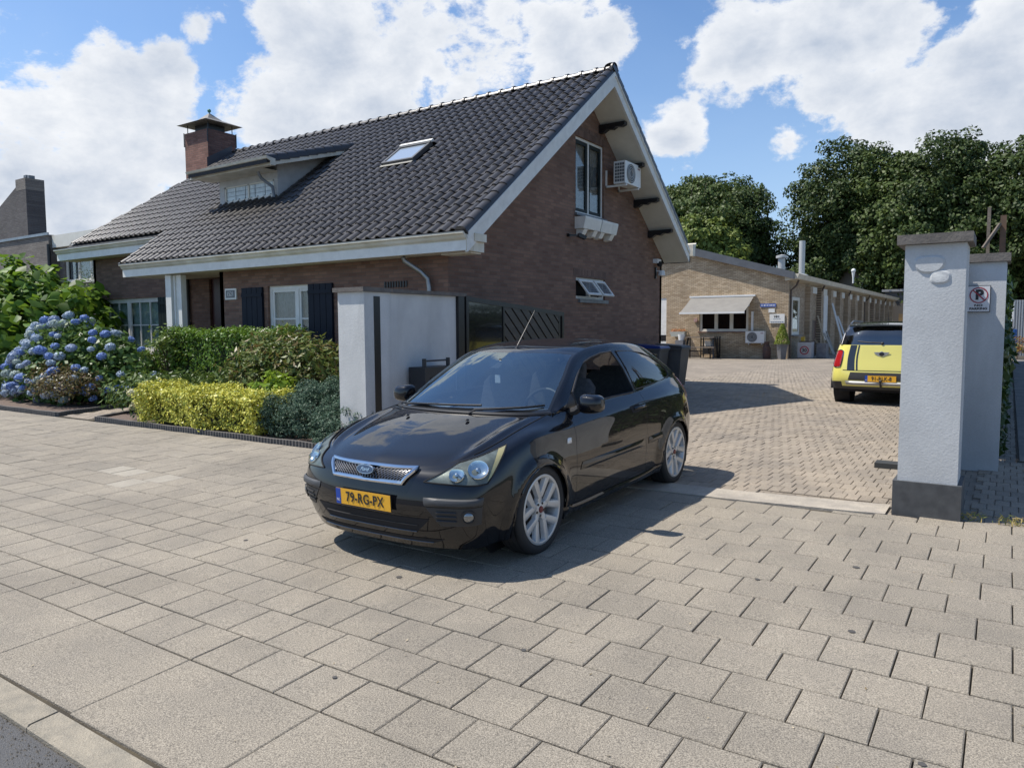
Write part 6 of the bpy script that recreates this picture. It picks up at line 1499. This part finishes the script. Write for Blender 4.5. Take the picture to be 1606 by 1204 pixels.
    out = [gp(u, 0, .016) for u in np.linspace(-1, 1, 25)]+[gp(1, v, .016) for v in np.linspace(.1, .9, 6)]+[gp(u, 1, .016) for u in np.linspace(1, -1, 25)]+[gp(-1, v, .016) for v in np.linspace(.9, .1, 6)]
    m = MB().tube(out+out[:2], .0155, 8, cap=False); part('grille_frame', m, chrome, root, wc=False, smooth=True)
    cx_, _, cz_ = gp(0, .52, .03)
    bt = bpy.data.objects.new('badge', None); COL.objects.link(bt); bt.parent = root; bt.location = (cx_-.004, 0, cz_+.002); bt.rotation_euler = (0, R(14), 0)
    m = MB(); 
    for (ry, rz2, x0, x1) in ((.078, .032, -.010, .02),): 
        o_ = [(ry*math.cos(2*math.pi*k/32), rz2*math.sin(2*math.pi*k/32)) for k in range(32)]; m.prism(o_, x0, x1, 'x')
    part('badge_oval', m, chrome, bt, wc=False, smooth=30)
    m = MB(); m.prism([(.073*math.cos(2*math.pi*k/32), .029*math.sin(2*math.pi*k/32)) for k in range(32)], -.0125, -.0102, 'x'); part('badge_field', m, M('badge_blue', (.02, .035, .08), .25, coat=1), bt, wc=False)
    cu = bpy.data.curves.new('badge_script', 'FONT'); cu.body = 'Ford'; cu.size = .038; cu.shear = .4; cu.align_x = 'CENTER'; cu.align_y = 'CENTER'; cu.extrude = .0008; cu.offset = .0006; cu.materials.append(chrome)
    o = bpy.data.objects.new('badge_script', cu); COL.objects.link(o); o.parent = bt; o.location = (-.0135, 0, 0); o.rotation_euler = (R(90), 0, R(-90)); o.scale = (1.05, .95, 1)
    # plate
    P0, _ = S_at(G, kt, ks, 0, 2.0)
    plate(root, (P0[0]-.022, 0.0, .475), 0, '79-RG-PX', plate_y, tilt=R(-3))
    # intakes
    for nm, c in (('lower_intake', [(0, 1.05), (1.35, 1.05), (1.75, 1.62), (0, 1.62)]), ('splitter_intake', [(0, .42), (1.75, .42), (2.1, .72), (0, .72)])):
        m = MB()
        for sd in (1, -1): P_(c, 12, 4, .003, sd, mb=m)
        part(nm, m, dark_in, root, wc=False, fix=False)
        m = MB()
        e = [S_at(G, kt, ks, c[0][0]*(1-u)+c[1][0]*u, c[0][1]) for u in np.linspace(0, 1, 12)]
        l_ = [(p[0]+N1*n_[0]*.006, p[1]+N1*n_[1]*.006, p[2]) for p, n_ in e]; m.tube([(x, -y, z) for x, y, z in l_[::-1]]+l_[1:], .006, 6); part('intake_lip', m, M('lip_gloss', (.02, .02, .022), .15, coat=.6), root, wc=False, smooth=True)
        if nm == 'lower_intake':
            m = MB()
            for v in (1.34,):
                l_ = [S_at(G, kt, ks, 1.4*u, v)[0] for u in np.linspace(0, 1, 10)]; l_ = [(p[0]-.004, p[1], p[2]) for p in l_]; m.tube([(x, -y, z) for x, y, z in l_[::-1]]+l_[1:], .005, 5)
            part('intake_slats', m, trim, root, wc=False)
    for sd in (1, -1):
        m = P_([(1.62, 2.12), (3.30, 2.12), (3.36, 2.46), (1.58, 2.46)], 18, 5, .004, sd, dome=.020, rnd=.08); part('bumper_strip', m, plastic, root, wc=False, smooth=True, fix=False)
        m = P_([(2.05, 1.38), (3.24, 1.42), (3.30, 2.08), (1.66, 2.08)], 14, 6, .0035, sd); part('fog_lamp_surround', m, M('fog_surround', (.028, .029, .031), .5), root, wc=False, smooth=True, fix=False)
        m = MB()
        for v in (1.58, 1.74, 1.90):
            l_ = [S_at(G, kt, ks, s_, v)[0:2] for s_ in np.linspace(1.95, 2.48, 8)]; m.tube([(p[0]+N1*q[0]*.009, (p[1]+N1*q[1]*.009)*sd, p[2]) for p, q in l_], .0065, 5)
        part('surround_ribs', m, trim, root, wc=False)
        p, q = S_at(G, kt, ks, 2.82, 1.74); q = q*N1; 
        d = Vector((q[0], q[1]*sd, q[2])).normalized(); T0 = Matrix.Translation((p[0], p[1]*sd, p[2])) @ d.to_track_quat('Z', 'Y').to_matrix().to_4x4()
        fl_ = MB().lathe([(.050, .0), (.050, .012), (.040, .014), (.036, .006), (.0, .006)], 24); fl_.v = [tuple(T0 @ Vector(v)) for v in fl_.v]; fo = part('fog_lamp', fl_, trim, root, wc=False, smooth=40)
        m = MB().lathe([(.037, .008), (.03, .016), (.015, .022), (0, .023)], 20); m.v = [tuple(T0 @ Vector(v)) for v in m.v]; part('lens', m, M('fog_lens', (.22, .23, .24), .10, metal=.8, coat=1), fo, wc=False, smooth=True, fix=False)
        # headlights: housing sunk behind a clear lens
        hc = [(1.52, 3.22), (3.50, 2.98), (4.48, 4.55), (2.45, 4.82)]
        m = P_(hc, 18, 10, .0025, sd, rnd=.10); hl_ = part('headlight', m, M('lamp_housing', (.12, .13, .12), .3, metal=.35, base2=(.20, .215, .20), nscale=16), root, wc=False, smooth=True, fix=False)
        for (s_, t_, r_, dp) in ((2.45, 3.72, .055, 0), (3.12, 3.80, .072, 0)):
            p, q = S_at(G, kt, ks, s_, t_); fwd = Vector((q[0]*N1-.25, q[1]*N1*sd, q[2]*N1+.05)).normalized()
            T0 = Matrix.Translation((p[0]+.006, p[1]*sd, p[2]+.0)) @ fwd.to_track_quat('Z', 'Y').to_matrix().to_4x4()
            m = MB().lathe([(r_, .006), (r_*.95, .012), (r_*.86, .008), (r_*.60, .000), (r_*.3, -.004), (0, -.005)], 28); m.v = [tuple(T0 @ (Vector(v)+Vector((0, 0, .010)))) for v in m.v]; part('reflector', m, M('reflector', (.72, .73, .73), .06, metal=1), hl_, wc=False, smooth=True, fix=False)
            m = MB().lathe([(0, .014), (r_*.22, .010), (r_*.25, -.004)], 14); m.v = [tuple(T0 @ (Vector(v)+Vector((0, 0, .010)))) for v in m.v]; part('bulb_cap', m, chrome, hl_, wc=False, smooth=True, fix=False)
        m = P_([(3.46, 3.10), (3.62, 3.25), (4.40, 4.50), (4.02, 4.55)], 6, 8, .006, sd); part('indicator', m, M('indicator_amber', (.62, .50, .24), .15, metal=.4, coat=1), hl_, wc=False, smooth=True, fix=False)
        m = P_(hc, 18, 10, .006, sd, dome=.024, rnd=.10); part('lens', m, glass_mat('lamp_lens', (.92, .95, .93), .03, ior=1.25, rcol=(.55, .58, .58)), hl_, wc=False, smooth=True, fix=False)
        m = patch_rim(G, kt, ks, hc, 14, .004, .0055, sd, N1, rnd=.10); part('lamp_gap', m, dark_in, hl_, wc=False)
        # rear lamps high on the rear corner
        m = P_([(13.75, 3.6), (14.6, 3.6), (14.25, 4.95), (13.7, 4.95)], 8, 12, .006, sd, dome=.01, rnd=.1); part('tail_light', m, M('tail_red', (.35, .012, .015), .12, coat=1), root, wc=False, smooth=True, fix=False)
        # side strip, sill skirt, repeater, handle
        m = P_([(8.05, 2.22), (9.98, 2.22), (9.98, 2.52), (8.12, 2.52)], 24, 4, .0035, sd, dome=.012, rnd=.04); part('side_moulding', m, paint, root, wc=False, smooth=True, fix=False)
        m = P_([(10.16, 2.22), (10.85, 2.22), (10.85, 2.50), (10.16, 2.52)], 12, 4, .0035, sd, dome=.011, rnd=.04); part('side_moulding', m, paint, root, wc=False, smooth=True, fix=False)
        m = P_([(7.1, .25), (10.9, .25), (10.9, .78), (7.1, .78)], 30, 4, .004, sd, dome=.014); part('sill_skirt', m, paint, root, wc=False, smooth=True, fix=False)
        m = P_([(7.44, 3.36), (7.70, 3.36), (7.70, 3.58), (7.46, 3.58)], 5, 4, .003, sd, dome=.008, rnd=.25); part('side_repeater', m, M('repeater_white', (.70, .70, .68), .2, coat=1), root, wc=False, smooth=True, fix=False)
        p, q = S_at(G, kt, ks, 9.72, 4.05)
        p, q = S_at(G, kt, ks, 9.80, 4.0)
        m = P_([(9.55, 3.78), (9.88, 3.78), (9.88, 4.20), (9.55, 4.20)], 8, 6, .0015, sd, rnd=.4); hnd = part('handle_cup', m, dark_in, root, wc=False, smooth=True, fix=False)
        m = MB().tube([(p[0]-.10, (p[1]+.002)*sd, p[2]-.006), (p[0]-.07, (p[1]+.026)*sd, p[2]+.002), (p[0]+.02, (p[1]+.032)*sd, p[2]+.004), (p[0]+.09, (p[1]+.028)*sd, p[2]+.006), (p[0]+.11, (p[1]+.006)*sd, p[2]+.006)], .013, 8); part('door_handle', m, paint, root, wc=False, smooth=True)
        # mirror
        mx, mz = 1.53, .985; my = .83
        mr = bpy.data.objects.new('door_mirror', None); COL.objects.link(mr); mr.parent = root
        m = MB().tube([(mx-.02, (my-.06)*sd, mz-.035), (mx-.02, (my+.02)*sd, mz-.015), (mx-.02, (my+.055)*sd, mz+.01)], .032, 8); part('mirror_arm', m, trim, mr, wc=False, smooth=True)
        m = MB(); vs = []; n = 20
        # housing: rounded box lofted front to back
        for (dx, sc) in ((-.075, .62), (-.055, .86), (-.02, .98), (.03, 1.0), (.045, .97)):
            for k in range(n):
                a = 2*math.pi*k/n; c, s_ = math.cos(a), math.sin(a); pwr = 2/3.4
                yy = math.copysign(abs(c)**pwr, c)*.100*sc; zz = math.copysign(abs(s_)**pwr, s_)*.078*sc*(1-.12*yy/.108)
                vs.append((mx+dx, (my+.15+yy)*sd, mz+.045+zz))
        m.add(vs, [(j*n+k, j*n+(k+1) % n, (j+1)*n+(k+1) % n, (j+1)*n+k) for j in range(4) for k in range(n)]+[tuple(range(n-1, -1, -1)), tuple(range(4*n, 5*n))]); part('mirror_housing', m, paint, mr, wc=False, smooth=50)
        m = MB(); m.add([(mx+.046, (my+.15+y_)*sd, mz+.045+z_) for y_, z_ in ((-.09, -.05), (.09, -.045), (.09, .045), (-.09, .055))], [(0, 1, 2, 3)]); part('mirror_glass', m, M('mirror', (.8, .8, .8), .02, metal=1), mr, wc=False, fix=False)
        for cx in (.86, 3.50): wheel(root, (cx+.012, .925*sd, .322), sd, rad=.332, rim=.252)
    # tailgate spoiler, roof aerial, wipers, washer jets
    m = MB(); n = 12; vs = []
    for k in range(n+1):
        y = -.60+1.2*k/n; e = 1-(y/.60)**2; 
        vs += [(3.58-.02*(1-e), y, 1.325+.058*e**.7), (3.86-.06*(1-e), y, 1.300+.040*e**.7), (3.85-.06*(1-e), y, 1.277+.038*e**.7), (3.66, y, 1.29+.04*e)]
    m.add(vs, [(4*k+i, 4*k+(i+1) % 4, 4*k+4+(i+1) % 4, 4*k+4+i) for k in range(n) for i in range(4)]+[(3, 2, 1, 0), (4*n, 4*n+1, 4*n+2, 4*n+3)]); part('spoiler', m, paint, root, wc=False, smooth=40)
    m = MB().tube([(1.95, 0, 1.43), (1.98, 0, 1.465)], .012, 8, rs=[.016, .009]); m.tube([(1.97, 0, 1.46), (2.28, -.0, 1.78)], .0042, 6, rs=[.0055, .002]); part('aerial', m, plasticb, root, wc=False)
    def ws_pt(u, v, off=.01):
        i = v*(mW-1); j = abs(u)*(nW-1); i0, j0 = min(int(i), mW-2), min(int(j), nW-2); f, g2_ = i-i0, j-j0
        P = Wd[i0, j0]*(1-f)*(1-g2_)+Wd[i0+1, j0]*f*(1-g2_)+Wd[i0, j0+1]*(1-f)*g2_+Wd[i0+1, j0+1]*f*g2_
        return (P[0]-off*.5, P[1]*(1 if u >= 0 else -1), P[2]+off)
    for (a, b_) in (((.62, .03), (-.22, .085)), ((-.18, .03), (-.86, .10))):
        pts = [ws_pt(a[0]+(b_[0]-a[0])*t, a[1]+(b_[1]-a[1])*t, .018) for t in np.linspace(0, 1, 8)]
        m = MB().tube(pts, .007, 6); m.tube([(p[0], p[1], p[2]-.008) for p in pts], .004, 5)
        st = ws_pt(a[0]*.9, -.0, .0); m.tube([(st[0]-.03, st[1], st[2]+.0), (st[0]-.0, st[1]-.05, st[2]+.03), pts[4]], .009, 6); part('wiper', m, plasticb, root, wc=False, smooth=True)
    m = MB()
    for k in range(15):
        pass
    cw = [(p[0]-.012, p[1], p[2]+.002) for p in cowl]; cw = [(x, -y, z) for x, y, z in cw[::-1]]+cw[1:]
    m.tube(cw, .016, 6); part('cowl_grille', m, plasticb, root, wc=False, smooth=True)
    for y in (-.30, .30): m = MB().sphere((.80, y, .950), .016, 8, 6, (1.4, .9, .55)); part('washer_jet', m, plasticb, root, wc=False, smooth=True)
    m = MB().box(.62, .66, -.01, .01, .91, .91)
    # interior
    int_m = M('seat_cloth', (.045, .046, .05), .9, base2=(.07, .07, .075), nscale=30); dash_m = M('dashboard', (.055, .056, .06), .75)
    def seat(x, y, rear=False, w=.25):
        t = bpy.data.objects.new('seat', None); COL.objects.link(t); t.parent = root
        def rb(c, s_, rx=0, e=.05):
            mb = MB(); T0 = Matrix.Translation(c) @ Matrix.Rotation(rx, 4, 'Y'); n = 20; vs = []
            for (zz, sc) in ((-1, .8), (-.8, .98), (0, 1), (.8, .95), (1, .72)):
                for k in range(n):
                    a = 2*math.pi*k/n; c_, s__ = math.cos(a), math.sin(a); vs.append(T0 @ Vector((math.copysign(abs(c_)**.6, c_)*s_[0]*sc, math.copysign(abs(s__)**.6, s__)*s_[1]*sc, zz*s_[2])))
            mb.add(vs, [(j*n+k, j*n+(k+1) % n, (j+1)*n+(k+1) % n, (j+1)*n+k) for j in range(4) for k in range(n)]+[tuple(range(n-1, -1, -1)), tuple(range(4*n, 5*n))]); return mb
        part('cushion', rb((x, y, .48), (.25, w, .09)), int_m, t, wc=False, smooth=50)
        part('backrest', rb((x+.30, y, .82), (.075, w, .34), R(14)), int_m, t, wc=False, smooth=50)
        part('headrest', rb((x+.40, y, 1.22 if not rear else 1.12), (.05, .13, .09), R(8)), int_m, t, wc=False, smooth=50)
    seat(1.95, .37); seat(1.95, -.37); seat(2.85, .32, True, .30); seat(2.85, -.32, True, .30)
    m = MB(); n = 16; vs = []
    for k in range(n+1):
        y = -.72+1.44*k/n
        for (x, z) in ((1.18, .93), (1.32, .945), (1.52, .955), (1.66, .92), (1.68, .70)): vs.append((x+.10*(abs(y)/.72)**2, y, z+.018*math.exp(-((y+.37)/.16)**2)*(1 if x > 1.4 else 0)))
    m.add(vs, [(5*k+i, 5*k+i+1, 5*k+6+i, 5*k+5+i) for k in range(n) for i in range(4)]); part('dashboard', m, dash_m, root, wc=False, smooth=True, fix=False)
    # left-hand drive: the driver sits on the car's left, which is +y here
    T0 = Matrix.Translation((1.78, -.37, .93)) @ Matrix.Rotation(R(-62), 4, 'Y')
    m = MB(); ringp = [T0 @ Vector((.185*math.cos(2*math.pi*k/28), .185*math.sin(2*math.pi*k/28), 0)) for k in range(29)]; m.tube(ringp, .015, 8, cap=False)
    for a in (0, 2.3, 4.0): m.bar(T0 @ Vector((0, 0, -.02)), T0 @ Vector((.18*math.cos(a+.9), .18*math.sin(a+.9), 0)), .035, .015)
    m.lathe([(0, 0), (.06, -.01), (.07, -.04)], 14, (1.79, -.37, .92), 'x'); part('steering_wheel', m, plasticb, root, wc=False, smooth=True)
    m = MB().box(1.70, 1.73, -.11, .11, 1.29, 1.35); m.tube([(1.72, 0, 1.34), (1.69, 0, 1.352)], .012, 6); part('rear_view_mirror', m, plasticb, root, wc=False)
    m = MB(); m.add([(1.60, -.045, 1.285), (1.60, .045, 1.285), (1.70, .03, 1.325), (1.70, -.03, 1.325)], [(0, 1, 2, 3)]); part('mirror_mount', m, plasticb, root, wc=False, fix=False)
    # air freshener and papers on the dashboard
    m = MB().box(1.66, 1.662, -.02, .035, 1.15, 1.22); part('hanging_card', m, plasticw, root, wc=False)
    m = MB().box(1.28, 1.46, .30, .52, .957, .960); part('dashboard_papers', m, M('paper', (.45, .47, .46), .8), root, wc=False)
    m = MB(); m.add([(1.35, -.75, .93), (1.35, .75, .93), (4.0, .72, .60), (4.0, -.72, .60), (1.35, .75, .3), (4, .72, .3), (1.35, -.75, .3), (4, -.72, .3)], [(6, 4, 5, 7)]); 
    for sd in (1, -1): m.add([(1.45, .80*sd, .28), (2.75, .83*sd, .28), (2.75, .80*sd, .95), (1.45, .77*sd, .93)], [(0, 1, 2, 3)]); m.add([(2.75, .80*sd, .28), (3.9, .70*sd, .28), (3.9, .66*sd, 1.05), (2.75, .80*sd, .98)], [(0, 1, 2, 3)])
    part('inner_trim', m, M('inner_trim', (.02, .02, .022), .8), root, wc=False, fix=False)
    return root, G
hatch, HG = build_hatch()
# nose towards the street: local +x (nose to tail) points away from the street (+Y), local +y (car's left) towards +X
hatch.rotation_mode = 'XYZ'
CARROT = Matrix(((0, 1, 0), (1, 0, 0), (0, 0, 1)))

_s = .0166; _c = math.sqrt(1-_s*_s)
hatch.matrix_world = Matrix.Translation((-3.419, 3.362, .1215)) @ Matrix.Rotation(.008, 4, 'Z') @ Matrix(((0, -1, 0, 0), (_c, 0, -_s, 0), (_s, 0, _c, 0), (0, 0, 0, 1))) @ Matrix.Scale(.927, 4)
# ================================================================== the yellow crossover
def build_crossover():
    ks, kt = 6, 6
    ST = {
     0: [(.10,0,.22),(.13,.45,.22),(.30,.80,.24),(.785,.86,.24),(1.25,.85,.22),(2.0,.85,.22),(2.8,.85,.22),(3.32,.86,.25),(3.72,.85,.28),(3.93,.78,.29),(4.01,.48,.29),(4.03,0,.29)],
     1: [(.02,0,.42),(.06,.46,.42),(.24,.84,.42),(.785,.89,.44),(1.25,.885,.42),(2.0,.885,.42),(2.8,.885,.42),(3.32,.89,.44),(3.76,.88,.45),(4.00,.80,.46),(4.085,.50,.46),(4.10,0,.46)],
     2: [(.02,0,.66),(.06,.46,.66),(.26,.82,.68),(.785,.885,.72),(1.25,.88,.70),(2.0,.882,.70),(2.8,.885,.70),(3.32,.892,.72),(3.77,.875,.68),(4.0,.79,.65),(4.075,.50,.64),(4.09,0,.64)],
     3: [(.14,0,.86),(.19,.44,.86),(.36,.72,.88),(.785,.84,.93),(1.25,.86,.90),(2.0,.865,.90),(2.8,.868,.91),(3.32,.868,.92),(3.74,.842,.90),(3.95,.745,.88),(4.03,.50,.87),(4.045,0,.87)],
     4: [(.34,0,.97),(.38,.40,.97),(.52,.62,.98),(.86,.74,1.02),(1.25,.80,1.05),(2.0,.82,1.08),(2.8,.82,1.10),(3.32,.81,1.11),(3.68,.785,1.12),(3.88,.70,1.12),(3.985,.46,1.12),(4.0,0,1.12)]}
    rows = np.array([crv(ST[i], ks) for i in range(5)]); rows[:, 0, 1] = 0; rows[:, -1, 1] = 0
    G = np.stack([crv(rows[:, j], kt) for j in range(rows.shape[1])], 1); G[:, :, 1] = np.maximum(G[:, :, 1], 0)
    for cx in (.785, 3.38):
        d = np.hypot(G[:, :, 0]-cx, G[:, :, 2]-.33); G[:, :, 1] += np.exp(-((d-.41)/.05)**2)*.022*(G[:, :, 1] > .6)
    sh = Shell(); mt_ = G.shape[0]
    sh.grid(G, 'body', pick=lambda i, j: 'lower_cladding' if i < (5 if j < 57 else 2) else 'body')
    top = G[-1]; lead = top[:2*ks+1]; edge = top[2*ks:4*ks+1]
    cowl = crv([(1.02,0,1.06),(1.08,.5,1.055),(1.25,.80,1.05)], 6)
    H = coons(lead, cowl, crv([(.34,0,.97),(.65,0,1.02),(1.02,0,1.06)], 6), edge); sh.grid(H, 'hood')
    pil = crv([(1.25,.80,1.05),(1.62,.68,1.42),(2.2,.66,1.52),(2.9,.655,1.525),(3.55,.625,1.485),(3.80,.66,1.32),(3.88,.70,1.12)], 6)
    belt = top[4*ks:9*ks+1]; 
    bl = np.array([belt[int(round(k*(len(belt)-1)/(len(pil)-1)))] if False else belt[0] for k in range(len(pil))])
    tt = np.linspace(0, len(belt)-1, len(pil)); i0 = np.minimum(tt.astype(int), len(belt)-2); fr_ = (tt-i0)[:, None]; bl = belt[i0]*(1-fr_)+belt[i0+1]*fr_
    SG = np.stack([bl*(1-t)+pil*t+np.array([0, .03*math.sin(math.pi*t), 0]) for t in np.linspace(0, 1, 9)])
    sh.grid(SG, 'side_window', pick=lambda i, j: 'side_window' if (1 <= i <= 6 and 4 < j < 28) else 'pillars')
    wt = crv([(1.52,0,1.49),(1.54,.4,1.475),(1.62,.68,1.42)], 6)
    sh.grid(coons(cowl, wt, crv([(1.02,0,1.06),(1.27,0,1.28),(1.52,0,1.49)], 3), pil[:7]), 'windscreen')
    rt = crv([(3.80,0,1.515),(3.74,.35,1.51),(3.55,.625,1.485)], 6)
    sh.grid(coons(wt, rt, crv([(1.52,0,1.49),(2.2,0,1.555),(2.9,0,1.56),(3.80,0,1.515)], 6), pil[6:25]), 'roof')
    rb = top[9*ks:][::-1]; side = pil[24:][::-1]
    sh.grid(coons(rb, rt, crv([(4.0,0,1.12),(3.93,0,1.32),(3.80,0,1.515)], 6), side), 'rear_window', pick=lambda i, j: 'rear_window' if j < 10 else 'pillars')
    sh.weld()
    for cx in (.785, 3.38): sh.cut(arc_poly(cx, .335, .375, 32), ['body', 'lower_cladding'], None)
    root = thing('yellow_crossover', 'pale yellow crossover with black roof and stripes parked in the courtyard behind the grey pillar', 'car')
    yel = M('yellow_car_paint', (.72, .66, .16), .35, coat=1, coat_r=.03)
    blk = M('black_roof_paint', (.01, .01, .012), .2, coat=1)
    clad = M('cladding', (.03, .03, .032), .6)
    mats = {'*': yel, 'lower_cladding': clad, 'roof': blk, 'pillars': blk, 'side_window': glass_mat('tinted_glass', (.13, .14, .14), .08), 'windscreen': glass_mat('car_glass', (.36, .40, .42), .07), 'rear_window': glass_mat('rear_glass', (.10, .11, .12), .16)}
    sh.finish(root, mats)
    N1 = np.sign(S_at(G, kt, ks, 5, 2)[1][1]) or 1
    P_ = lambda c, nu, nv, off, sd, **k: patch(G, kt, ks, c, nu, nv, off, sd, sgn=N1, **k)
    m = MB().box(.25, 3.95, -.72, .72, .24, .34); part('underbody', m, dark_in, root, wc=False)
    m = MB().box(1.3, 3.7, -.74, .74, .5, 1.0); part('cabin_floor', m, dark_in, root, wc=False)
    for cx in (.785, 3.38):
        for sd in (-1, 1):
            m = MB().lathe([(0, .58*sd), (.385, .58*sd), (.385, .86*sd)], 24, (cx, 0, .335), 'y'); part('wheel_arch_liner', m, dark_in, root, wc=False, fix=False)
    for sd in (1, -1):
        for cx in (.785, 3.38):
            wheel(root, (cx, .885*sd, .335), sd, rad=.335, rim=.225, rim_mat=M('alloy_dark', (.30, .30, .31), .35, metal=.8))
            pts = [(cx+.378*math.cos(a), (.885)*sd, .335+.378*math.sin(a)) for a in np.linspace(-.15, math.pi+.15, 24)]
            m = MB().tube(pts, .030, 7); part('arch_cladding', m, clad, root, wc=False, smooth=True)
        c = [(8.50, 2.22), (9.42, 2.22), (9.38, 3.60), (8.62, 3.55)]
        m = P_(c, 10, 12, .012, sd, rnd=.5, dome=.012); tl = part('tail_light', m, M('tail_red', (.35, .012, .015), .12, coat=1), root, wc=False, smooth=True, fix=False)
        m = patch_rim(G, kt, ks, c, 10, .010, .010, sd, N1, rnd=.5); part('chrome_surround', m, M('chrome', (.62, .63, .65), .10, metal=1), tl, wc=False, smooth=True)
        m = P_([(9.78, 2.05), (10.12, 2.05), (10.10, 3.98), (9.76, 3.98)], 6, 14, .004, sd); part('stripe', m, blk, root, wc=False, smooth=True, fix=False)
        m = P_([(10.18, 2.05), (10.24, 2.05), (10.22, 3.98), (10.16, 3.98)], 3, 14, .004, sd); part('stripe', m, blk, root, wc=False, smooth=True, fix=False)
        m = P_([(9.55, 2.0), (11, 2.0), (11, 2.05), (9.55, 2.05)], 12, 1, .003, sd); part('tailgate_gap', m, dark_in, root, wc=False, fix=False)
        m = P_([(9.85, 1.02), (11, 1.02), (11, 1.85), (9.95, 1.85)], 12, 6, .004, sd); part('plate_recess', m, clad, root, wc=False, fix=False)
        m = P_([(9.75, .50), (11, .50), (11, .92), (9.7, .92)], 12, 4, .006, sd, dome=.03); part('skid_plate', m, M('skid_silver', (.36, .36, .35), .5, metal=.3), root, wc=False, smooth=True, fix=False)
        m = MB().tube([(1.75, .66*sd, 1.475), (1.95, .655*sd, 1.56), (3.1, .645*sd, 1.575), (3.55, .62*sd, 1.51)], .015, 8); part('roof_rail', m, M('rail', (.30, .30, .31), .3, metal=.8), root, wc=False, smooth=True)
        m = MB().tube([(3.55, .64*sd, 1.49), (3.80, .672*sd, 1.33), (3.90, .71*sd, 1.13)], .008, 6); part('glass_trim', m, M('rail', (.30, .30, .31), .3, metal=.8), root, wc=False)
    m = MB(); vs = []; n = 10
    for k in range(n+1):
        y = -.58+1.16*k/n; e = (y/.58)**2
        vs += [(3.70-.04*e, y, 1.53-.02*e), (3.93-.06*e, y, 1.50-.02*e), (3.93-.06*e, y, 1.475-.02*e), (3.76-.04*e, y, 1.49-.02*e)]
    m.add(vs, [(4*k+i, 4*k+(i+1) % 4, 4*k+4+(i+1) % 4, 4*k+4+i) for k in range(n) for i in range(4)]+[(3, 2, 1, 0), (4*n, 4*n+1, 4*n+2, 4*n+3)]); part('roof_spoiler', m, blk, root, wc=False, smooth=40)
    m = MB().tube([(3.98, -.02, 1.16), (3.985, -.25, 1.17), (3.97, -.42, 1.19)], .012, 6); m.sphere((3.99, 0, 1.15), .03, 8, 6); part('rear_wiper', m, plasticb, root, wc=False, smooth=True)
    m = MB().tube([(3.2, 0, 1.55), (3.35, 0, 1.74)], .005, 6, rs=[.008, .003]); part('aerial', m, plasticb, root, wc=False)
    # winged round emblem
    em = bpy.data.objects.new('emblem', None); COL.objects.link(em); em.parent = root; em.location = (4.034, 0, .955); em.scale = (1, 1.3, 1.3)
    chrome = MATS['chrome']
    m = MB()
    for sd in (1, -1): m.prism([(0, .022), (.02*sd, .028), (.105*sd, .026), (.085*sd, .006), (.055*sd, -.016), (.03*sd, -.028), (0, -.034)][::sd], 0, .008, 'x')
    part('wings', m, M('emblem_silver', (.55, .55, .54), .3, metal=.5), em, wc=False)
    m = MB()
    for sd in (1, -1):
        for k in range(3): m.bar((.0085, .03*sd, .016-.013*k), (.0085, (.096-.022*k)*sd, .018-.014*k), .0035, .001, up=(1, 0, 0))
    part('feathers', m, signk, em, wc=False)
    m = MB().lathe([(0, .014), (.030, .014), (.036, .006)], 24, axis='x'); part('roundel', m, chrome, em, wc=False, fix=False)
    m = MB().lathe([(0, .016), (.027, .016)], 24, axis='x'); part('roundel_field', m, signk, em, wc=False, fix=False)
    cu = bpy.data.curves.new('emblem_letters', 'FONT'); cu.body = 'MINI'; cu.size = .020; cu.align_x = 'CENTER'; cu.align_y = 'CENTER'; cu.extrude = .0005; cu.materials.append(chrome)
    o = bpy.data.objects.new('emblem_letters', cu); COL.objects.link(o); o.parent = em; o.location = (.0168, 0, 0); o.rotation_euler = (R(90), 0, R(90))
    plate(root, (4.112, .0, .50), math.pi, '91-RLK-8', plate_y)
    m = MB().tube([(4.02, .01, .36), (4.14, .01, .35), (4.17, .01, .40), (4.17, .01, .44)], .016, 8); m.sphere((4.17, .01, .46), .028, 10, 8); part('tow_ball', m, plasticb, root, wc=False, smooth=True)
    m = MB().sphere((1.45, .98, 1.12), .12, 12, 8, (.5, .8, .6)); m.sphere((1.45, -.98, 1.12), .12, 12, 8, (.5, .8, .6)); part('door_mirrors', m, blk, root, wc=False, smooth=True)
    m = MB().box(.03, .05, -.5, .5, .5, .72); part('front_grille', m, clad, root, wc=False)
    for sd in (1, -1): m = MB().sphere((.40, .60*sd, .84), .13, 14, 10, (.5, .9, 1)); part('headlight', m, M('reflector', (.72, .73, .73), .06, metal=1), root, wc=False, smooth=True)
    return root
cross = build_crossover()
cross.matrix_world = Matrix(((0, 1, 0, -1.94), (-1, 0, 0, 19.1), (0, 0, 1, .182), (0, 0, 0, 1)))

# lettering becomes plain mesh
bpy.context.view_layer.update(); _dg = bpy.context.evaluated_depsgraph_get()
for o in [q for q in bpy.data.objects if q.type == 'FONT']:
    me = bpy.data.meshes.new_from_object(o.evaluated_get(_dg)); n = bpy.data.objects.new(o.name, me); COL.objects.link(n)
    nm = o.name; n.parent = o.parent; n.matrix_local = o.matrix_local.copy(); bpy.data.objects.remove(o); n.name = nm
